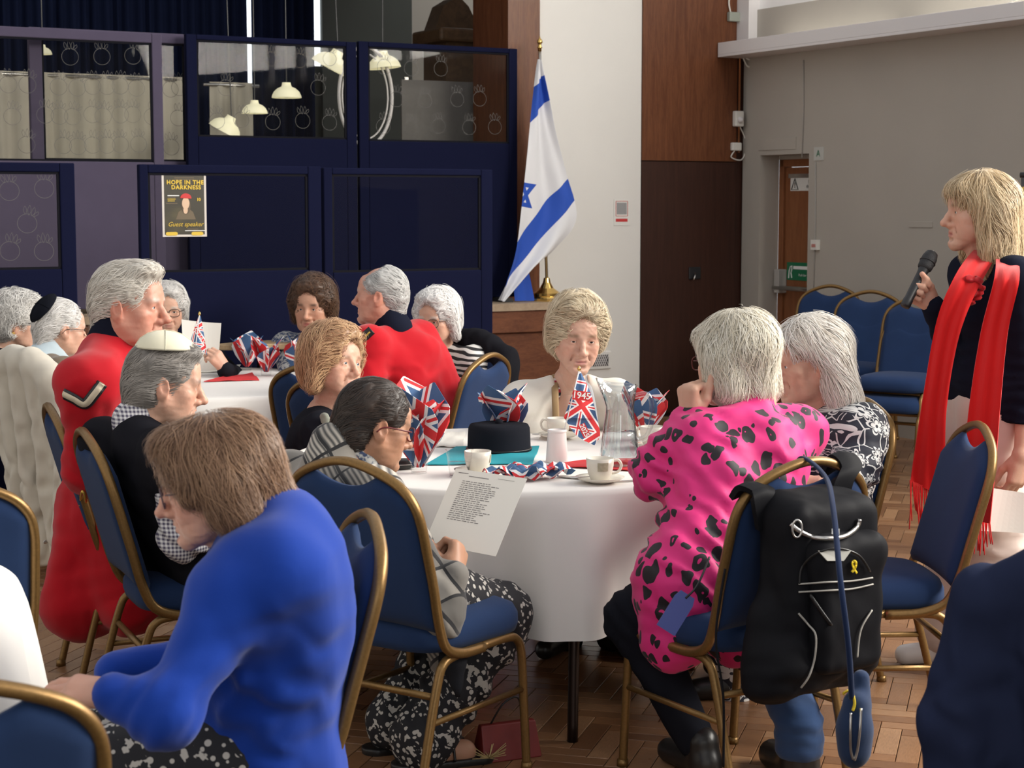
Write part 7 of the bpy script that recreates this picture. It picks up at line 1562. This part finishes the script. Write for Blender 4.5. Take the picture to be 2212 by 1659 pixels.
flat_cloth('leaflet', [(930, 932), (1005, 938), (1000, 968), (925, 966)], M['paper'], 'white leaflet lying left of the black cap', 'paper', .004)
flat_cloth('leaflet', [(700, 962), (760, 958), (720, 985), (625, 985)], M['paper'], 'white leaflet under the dark haired woman, left on table', 'paper', .003)
flat_cloth('leaflet', [(1236, 1016), (1300, 1024), (1290, 1040), (1205, 1032)], M['paper'], 'white card beside the crumpled napkin', 'paper', .002, .001)
flat_cloth('leaflet', [(440, 795), (520, 790), (510, 803), (430, 806)], M['paper'], 'white leaflet on the far table by the flag', 'paper', .003, .001)
M['china'] = plain('cream_china', (.78, .74, .64), .25); M['chinaprint'] = plain('green_grey_transfer', (.45, .42, .3), .4, var=.4, vs=120)
def teacup(u, v, label, saucer=True, ang=0.0, handle=True, s=1.0, spoon=True):
    pos = tb(u, v); r = empty('teacup', pos + UP * (.008 if saucer else .001), ang, label, 'cup', 'cream china cups')
    b = MB(); b.lathe([(0, .004), (.026 * s, .003), (.027 * s, 0), (.029 * s, .004), (.036 * s, .02), (.041 * s, .045), (.042 * s, .068), (.0405 * s, .068), (.038 * s, .045), (.033 * s, .02), (.0, .008)], 32); b.build('bowl', M['china'], r, smooth=True)
    b = MB(); b.tube(smooth_path([(.04 * s, 0, .058), (.056 * s, 0, .06), (.066 * s, 0, .045), (.058 * s, 0, .026), (.037 * s, 0, .02)]), .0045, 8); b.build('handle', M['china'], r, smooth=True)
    V = [( (.0412 + .0012 * (zz > .05)) * s * 1.012 * math.cos(a), (.0412 + .0012 * (zz > .05)) * s * 1.012 * math.sin(a), zz) for zz in (.032, .058) for a in np.linspace(-2.0, -1.2, 8)]; V = [(x * (.985 if z < .04 else 1), y * (.985 if z < .04 else 1), z) for x, y, z in V]
    link('transfer_print', mesh('transfer_print', V, gridfaces(2, 8)), M['chinaprint'], r)
    if saucer:
        rs = empty('saucer', pos, 0, 'saucer under the ' + label, 'saucer', 'cream china saucers'); b = MB(); b.lathe([(0, .003), (.03, .002), (.032, 0), (.036, .004), (.06, .01), (.074, .018), (.0745, .0195), (.06, .013), (.036, .008), (0, .007)], 36); b.build('dish', M['china'], rs, smooth=True)
        b = MB(); b.lathe([(.022, .007), (.032, .008), (.034, .0075)], 24); b.build('well_ring', M['china'], rs, smooth=True)
        if spoon:
            sp2 = empty('teaspoon', pos + np.array([-.05, -.02, .017]), 0, 'teaspoon resting on the saucer of the ' + label, 'spoon', 'teaspoons'); S = SDF(); S.ell((-.028, 0, .003), (.018, .011, .003), k=.004); S.chain([(-.012, 0, .003), (.02, .01, .004), (.05, .02, .002)], [.0025, .002, .003], .003); put('spoon', S.mesh(.0018), M['steel'], sp2, (0, 0, 0))
teacup(1296, 1043, 'cream cup in front of the pink shirt', ang=.2); teacup(1206, 948, 'cream cup before the white cardigan woman', ang=2.8); teacup(1408, 968, 'cream cup beside the pink sleeve', ang=2.4, spoon=False); teacup(1032, 1026, 'cream cup behind the typed sheet', ang=1.6, spoon=False)
b = MB(); q = tb(1378, 1040); r = empty('knife', q, .3, 'steel knife lying beside the pink sleeve', 'knife'); S = SDF(); S.chain([(-.08, 0, .003), (0, 0, .003), (.09, 0, .004)], [.004, .003, .005], .002); S.box((0, 0, .012), (.2, .05, .006), None, 0, .001, -1); put('blade', S.mesh(.002), M['steel'], r, (0, 0, 0))
# clear tumbler with water
plastic_cup(tb(992, 1030), 'clear plastic tumbler of water near the cream cup', .085, .03, .041, .55)
plastic_cup(P(365, 745, 8.4) * [1, 1, 0] + UP * TZ, 'clear tumbler on the far table behind the cream skullcap', .11, .028, .036)
# milk bottle shaped white beaker
pos = tb(1203, 998); r = empty('beaker', pos, 0, 'tall translucent white plastic beaker in front of the hand flag', 'beaker'); b = MB(); b.lathe([(0, 0), (.036, 0), (.0365, .004), (.03, .1), (.0295, .107), (.027, .107), (.033, .006), (0, .005)], 28); b.build('beaker_wall', plain('milky_plastic', (.74, .68, .66), .4), r, smooth=True)
b = MB(); b.lathe([(.0305, .098), (.0318, .1), (.0318, .106), (.0295, .108)], 28); b.build('rim', plain('milky_rim', (.76, .72, .7), .4), r, smooth=True)
# hand flag: thin stick, printed cloth, gilt tip
M['flagprint'] = M['jack']
def hand_flag(top, foot, poly, label, d, words, uvs, dpoly=0.0, stick=True):
    base = foot.copy(); r = empty('hand_flag', base, 0, label, 'flag', 'small hand flags'); b = MB(); b.tube([foot - base, top - base], .0025, 6); b.build('stick', M['gloss_white'], r, smooth=True)
    b = MB(); b.lathe([(0, -.004), (.006, 0), (.007, .006), (.004, .012), (0, .016)], 10); b.build('gilt_tip', M['brass'], r, top - base, smooth=True)
    for pi, pts in enumerate(poly):
        A = smooth_path(np.array(pts[0], float), 6); B = smooth_path(np.array(pts[1], float), 6); V = []; UV = []; n_ = min(len(A), len(B))
        for i in range(n_):
            for j in range(10):
                q = j / 9; u, v = A[i] * (1 - q) + B[i] * q; V.append(P(u, v, d + .012 * math.sin(q * 6 + i * .3) * q + .02 * pi + (.03 * q)) - base); UV.append(((u * .55 + v * .84) / uvs + .1, (u * .84 - v * .55) / uvs + .3))
        me = mesh('flag_cloth', V, gridfaces(n_, 10)); setuv(me, UV); link('flag_cloth', me, M['jack'], r).modifiers.new('t', 'SOLIDIFY').thickness = .0008
    for (wv, c_u, c_v, wpx, hpx, ang, sz) in words:
        c_ = P(c_u, c_v, d - .02); xa = Vector((math.cos(ang), 0.05, -math.sin(ang))); ya = Vector((math.sin(ang), 0, math.cos(ang))); kk = d / F
        pm_ = frame_mat(c_, xa, ya); V = [pm_ @ Vector((sx_ * wpx / 2 * kk, sy_ * hpx / 2 * kk, -.001)) for sx_, sy_ in ((-1, -1), (1, -1), (1, 1), (-1, 1))]
        o = link('red_label', mesh('red_label', np.array([list(v_) for v_ in V]) - base, [(0, 1, 2, 3)], False), M['redpaper'], r); text_on(wv, r, M['whiteink'], pm_, sz * kk, bold=.0006)
    return r
fd_ = 5.95
hand_flag(P(1251, 800, fd_), P(1214, 950, fd_ - .0), [(((1250, 803), (1236, 850), (1218, 902)), ((1254, 803), (1276, 850), (1290, 905))), (((1218, 902), (1240, 935), (1262, 952)), ((1290, 905), (1296, 940), (1284, 962)))], 'small paper union flag marked 1945 with gilt tip on main table', fd_, [('1945', 1256, 855, 38, 20, .12, 20), ('2025', 1262, 930, 30, 16, 1.1, 15)], 70.0)
hand_flag(P(431, 680, 8.2), P(412, 831, 8.2), [(((429, 683), (418, 715), (412, 735)), ((433, 683), (440, 720), (448, 768)))], 'small union flag with gilt tip on the far table', 8.2, [('VE DAY', 430, 722, 0, 0, 1.2, 14)], 45.0)
# glass water jug
pos = tb(1338, 1008); r = empty('water_jug', pos, 0, 'tall clear glass water jug half full on the main table', 'jug'); r.scale = (1, 1, 1.14)
prof = [(0, .002), (.042, .0), (.05, .004), (.062, .02), (.064, .035), (.056, .09), (.046, .15), (.045, .17), (.05, .2), (.056, .232)]; inn = [(r_ - .0032, z_ + (.004 if z_ < .01 else 0)) for r_, z_ in reversed(prof[1:])] + [(0, .008)]
V, Fc = lathe(prof + inn, 40); V = np.array(V); sp_m = np.clip((V[:, 2] - .17) / .06, 0, 1) * np.clip(-V[:, 0] / .05, 0, 1) ** 2; V[:, 0] -= sp_m * .022; V[:, 2] += sp_m * .018
M['jugglass'] = MT('jug_glass').col((.96, .97, .97)).set(Roughness=.02, Transmission_Weight=1.0, IOR=1.45).m; M['water'] = MT('water').col((.98, .99, 1)).set(Roughness=0.0, Transmission_Weight=1.0, IOR=1.33).m
link('jug_body', mesh('jug_body', V, Fc), M['clearglass'], r); b = MB(); b.tube(smooth_path([(.048, 0, .2), (.085, 0, .205), (.102, 0, .18), (.1, 0, .12), (.085, 0, .085), (.056, 0, .075)]), .009, 10, .008); b.build('handle', M['clearglass'], r, smooth=True)
b = MB(); b.lathe([(0, .01), (.044, .01), (.056, .022), (.0595, .036), (.052, .09), (.0505, .1), (0, .1)], 36); b.build('water', M['clearglass'], r, smooth=True)
b = MB(); b.tube([(.0575 * math.cos(a), .0575 * math.sin(a), .232) for a in np.linspace(.9, 5.4, 30)], .0022, 6); b.build('rim', M['clearglass'], r, smooth=True)
# spectacle case left of the cup
pos = tb(868, 1014); r = empty('spectacle_case', pos, .3, 'black spectacle case by the checked shawl woman', 'case'); S = SDF(); S.ell((0, 0, .018), (.06, .028, .018), k=.01); put('case_shell', S.mesh(.004), M['leather'], r, (0, 0, 0)); b = MB(); b.tube([(.0605 * math.cos(a), .0285 * math.sin(a), .018) for a in np.linspace(0, 6.283, 30, endpoint=False)], .0012, 5, closed=True); b.build('seam', M['steel'], r, smooth=True)
# microphone in the speaker's hand
x_ = fd / np.linalg.norm(fd); z_b = bk - x_ * (bk @ x_); z_b /= np.linalg.norm(z_b); y_ = np.cross(z_b, x_); g0 = wrRs + x_ * .1 - z_b * .03; c0_ = g0 - y_ * .075; c1_ = g0 + y_ * .145; dv = (c1_ - c0_); L_ = np.linalg.norm(dv); r = empty('microphone', c0_, 0, 'black handheld microphone held by the standing speaker', 'microphone'); r.rotation_euler = Vector(dv).to_track_quat('Z', 'Y').to_euler()
b = MB(); b.lathe([(0, 0), (.0155, .0), (.0165, .004), (.0165, .025), (.015, .03), (.0165, L_ * .6), (.019, L_ * .68)], 20); b.build('mic_body', M['black'], r, smooth=True)
b = MB(); b.lathe([(.02, L_ * .67), (.0235, L_ * .69), (.0245, L_ * .72), (.0255, L_ * .8), (.0255, L_ * .82), (.025, L_ * .88), (.02, L_ * .96), (.01, L_ * .99), (0, L_)], 24); b.build('mic_grille', plain('black_mesh', (.02, .02, .022), .5, .3, bump=.8, bs=600), r, smooth=True)
b = MB(); b.tube([(.026 * math.cos(a), .026 * math.sin(a), L_ * .8) for a in np.linspace(0, 6.283, 24, endpoint=False)], .0018, 6, closed=True); b.build('grille_ring', M['black'], r, smooth=True)
# paper in the speaker's other hand
sheet('paper_sheet', [P(2128, 1052, 5.56), P(2222, 1066, 5.58), P(2216, 1152, 5.58), P(2098, 1146, 5.54)], 'blank white paper in the lowered hand of the speaker', .008)
# tall black banner edge behind the speaker
s_b = P(2222, 700, 7.6); r = empty('roller_banner', s_b * [1, 1, 0], 0, 'black roller banner with gold lettering at the right edge', 'banner'); zz = P(2210, 378, 7.6)[2]; x0 = P(2206, 400, 7.6)[0] - s_b[0]
b = MB(); b.box((x0, -.004, .08), (x0 + .8, .004, zz), ); b.build('banner_sheet', plain('black_vinyl', (.015, .015, .017), .4), r); b = MB(); b.box((x0 - .02, -.1, 0), (x0 + .82, .1, .08)); b.build('base', M['steel'], r, bevel=.01); b = MB(); b.tube([(x0 - .005, 0, zz), (x0 + .81, 0, zz)], .012, 8); b.build('top_rail', M['black'], r, smooth=True)
b = MB(); b.box((x0 + .004, -.007, .2), (x0 + .009, -.004, zz - .05)); b.build('gold_border', M['gold'], r)

# crisp edges on every thin sheet of cloth or paper
for o in list(bpy.data.objects):
    if o.type == 'MESH' and any(m_.type == 'SOLIDIFY' for m_ in o.modifiers):
        es = o.modifiers.new('crisp', 'EDGE_SPLIT'); es.split_angle = math.radians(55); es.use_edge_sharp = False
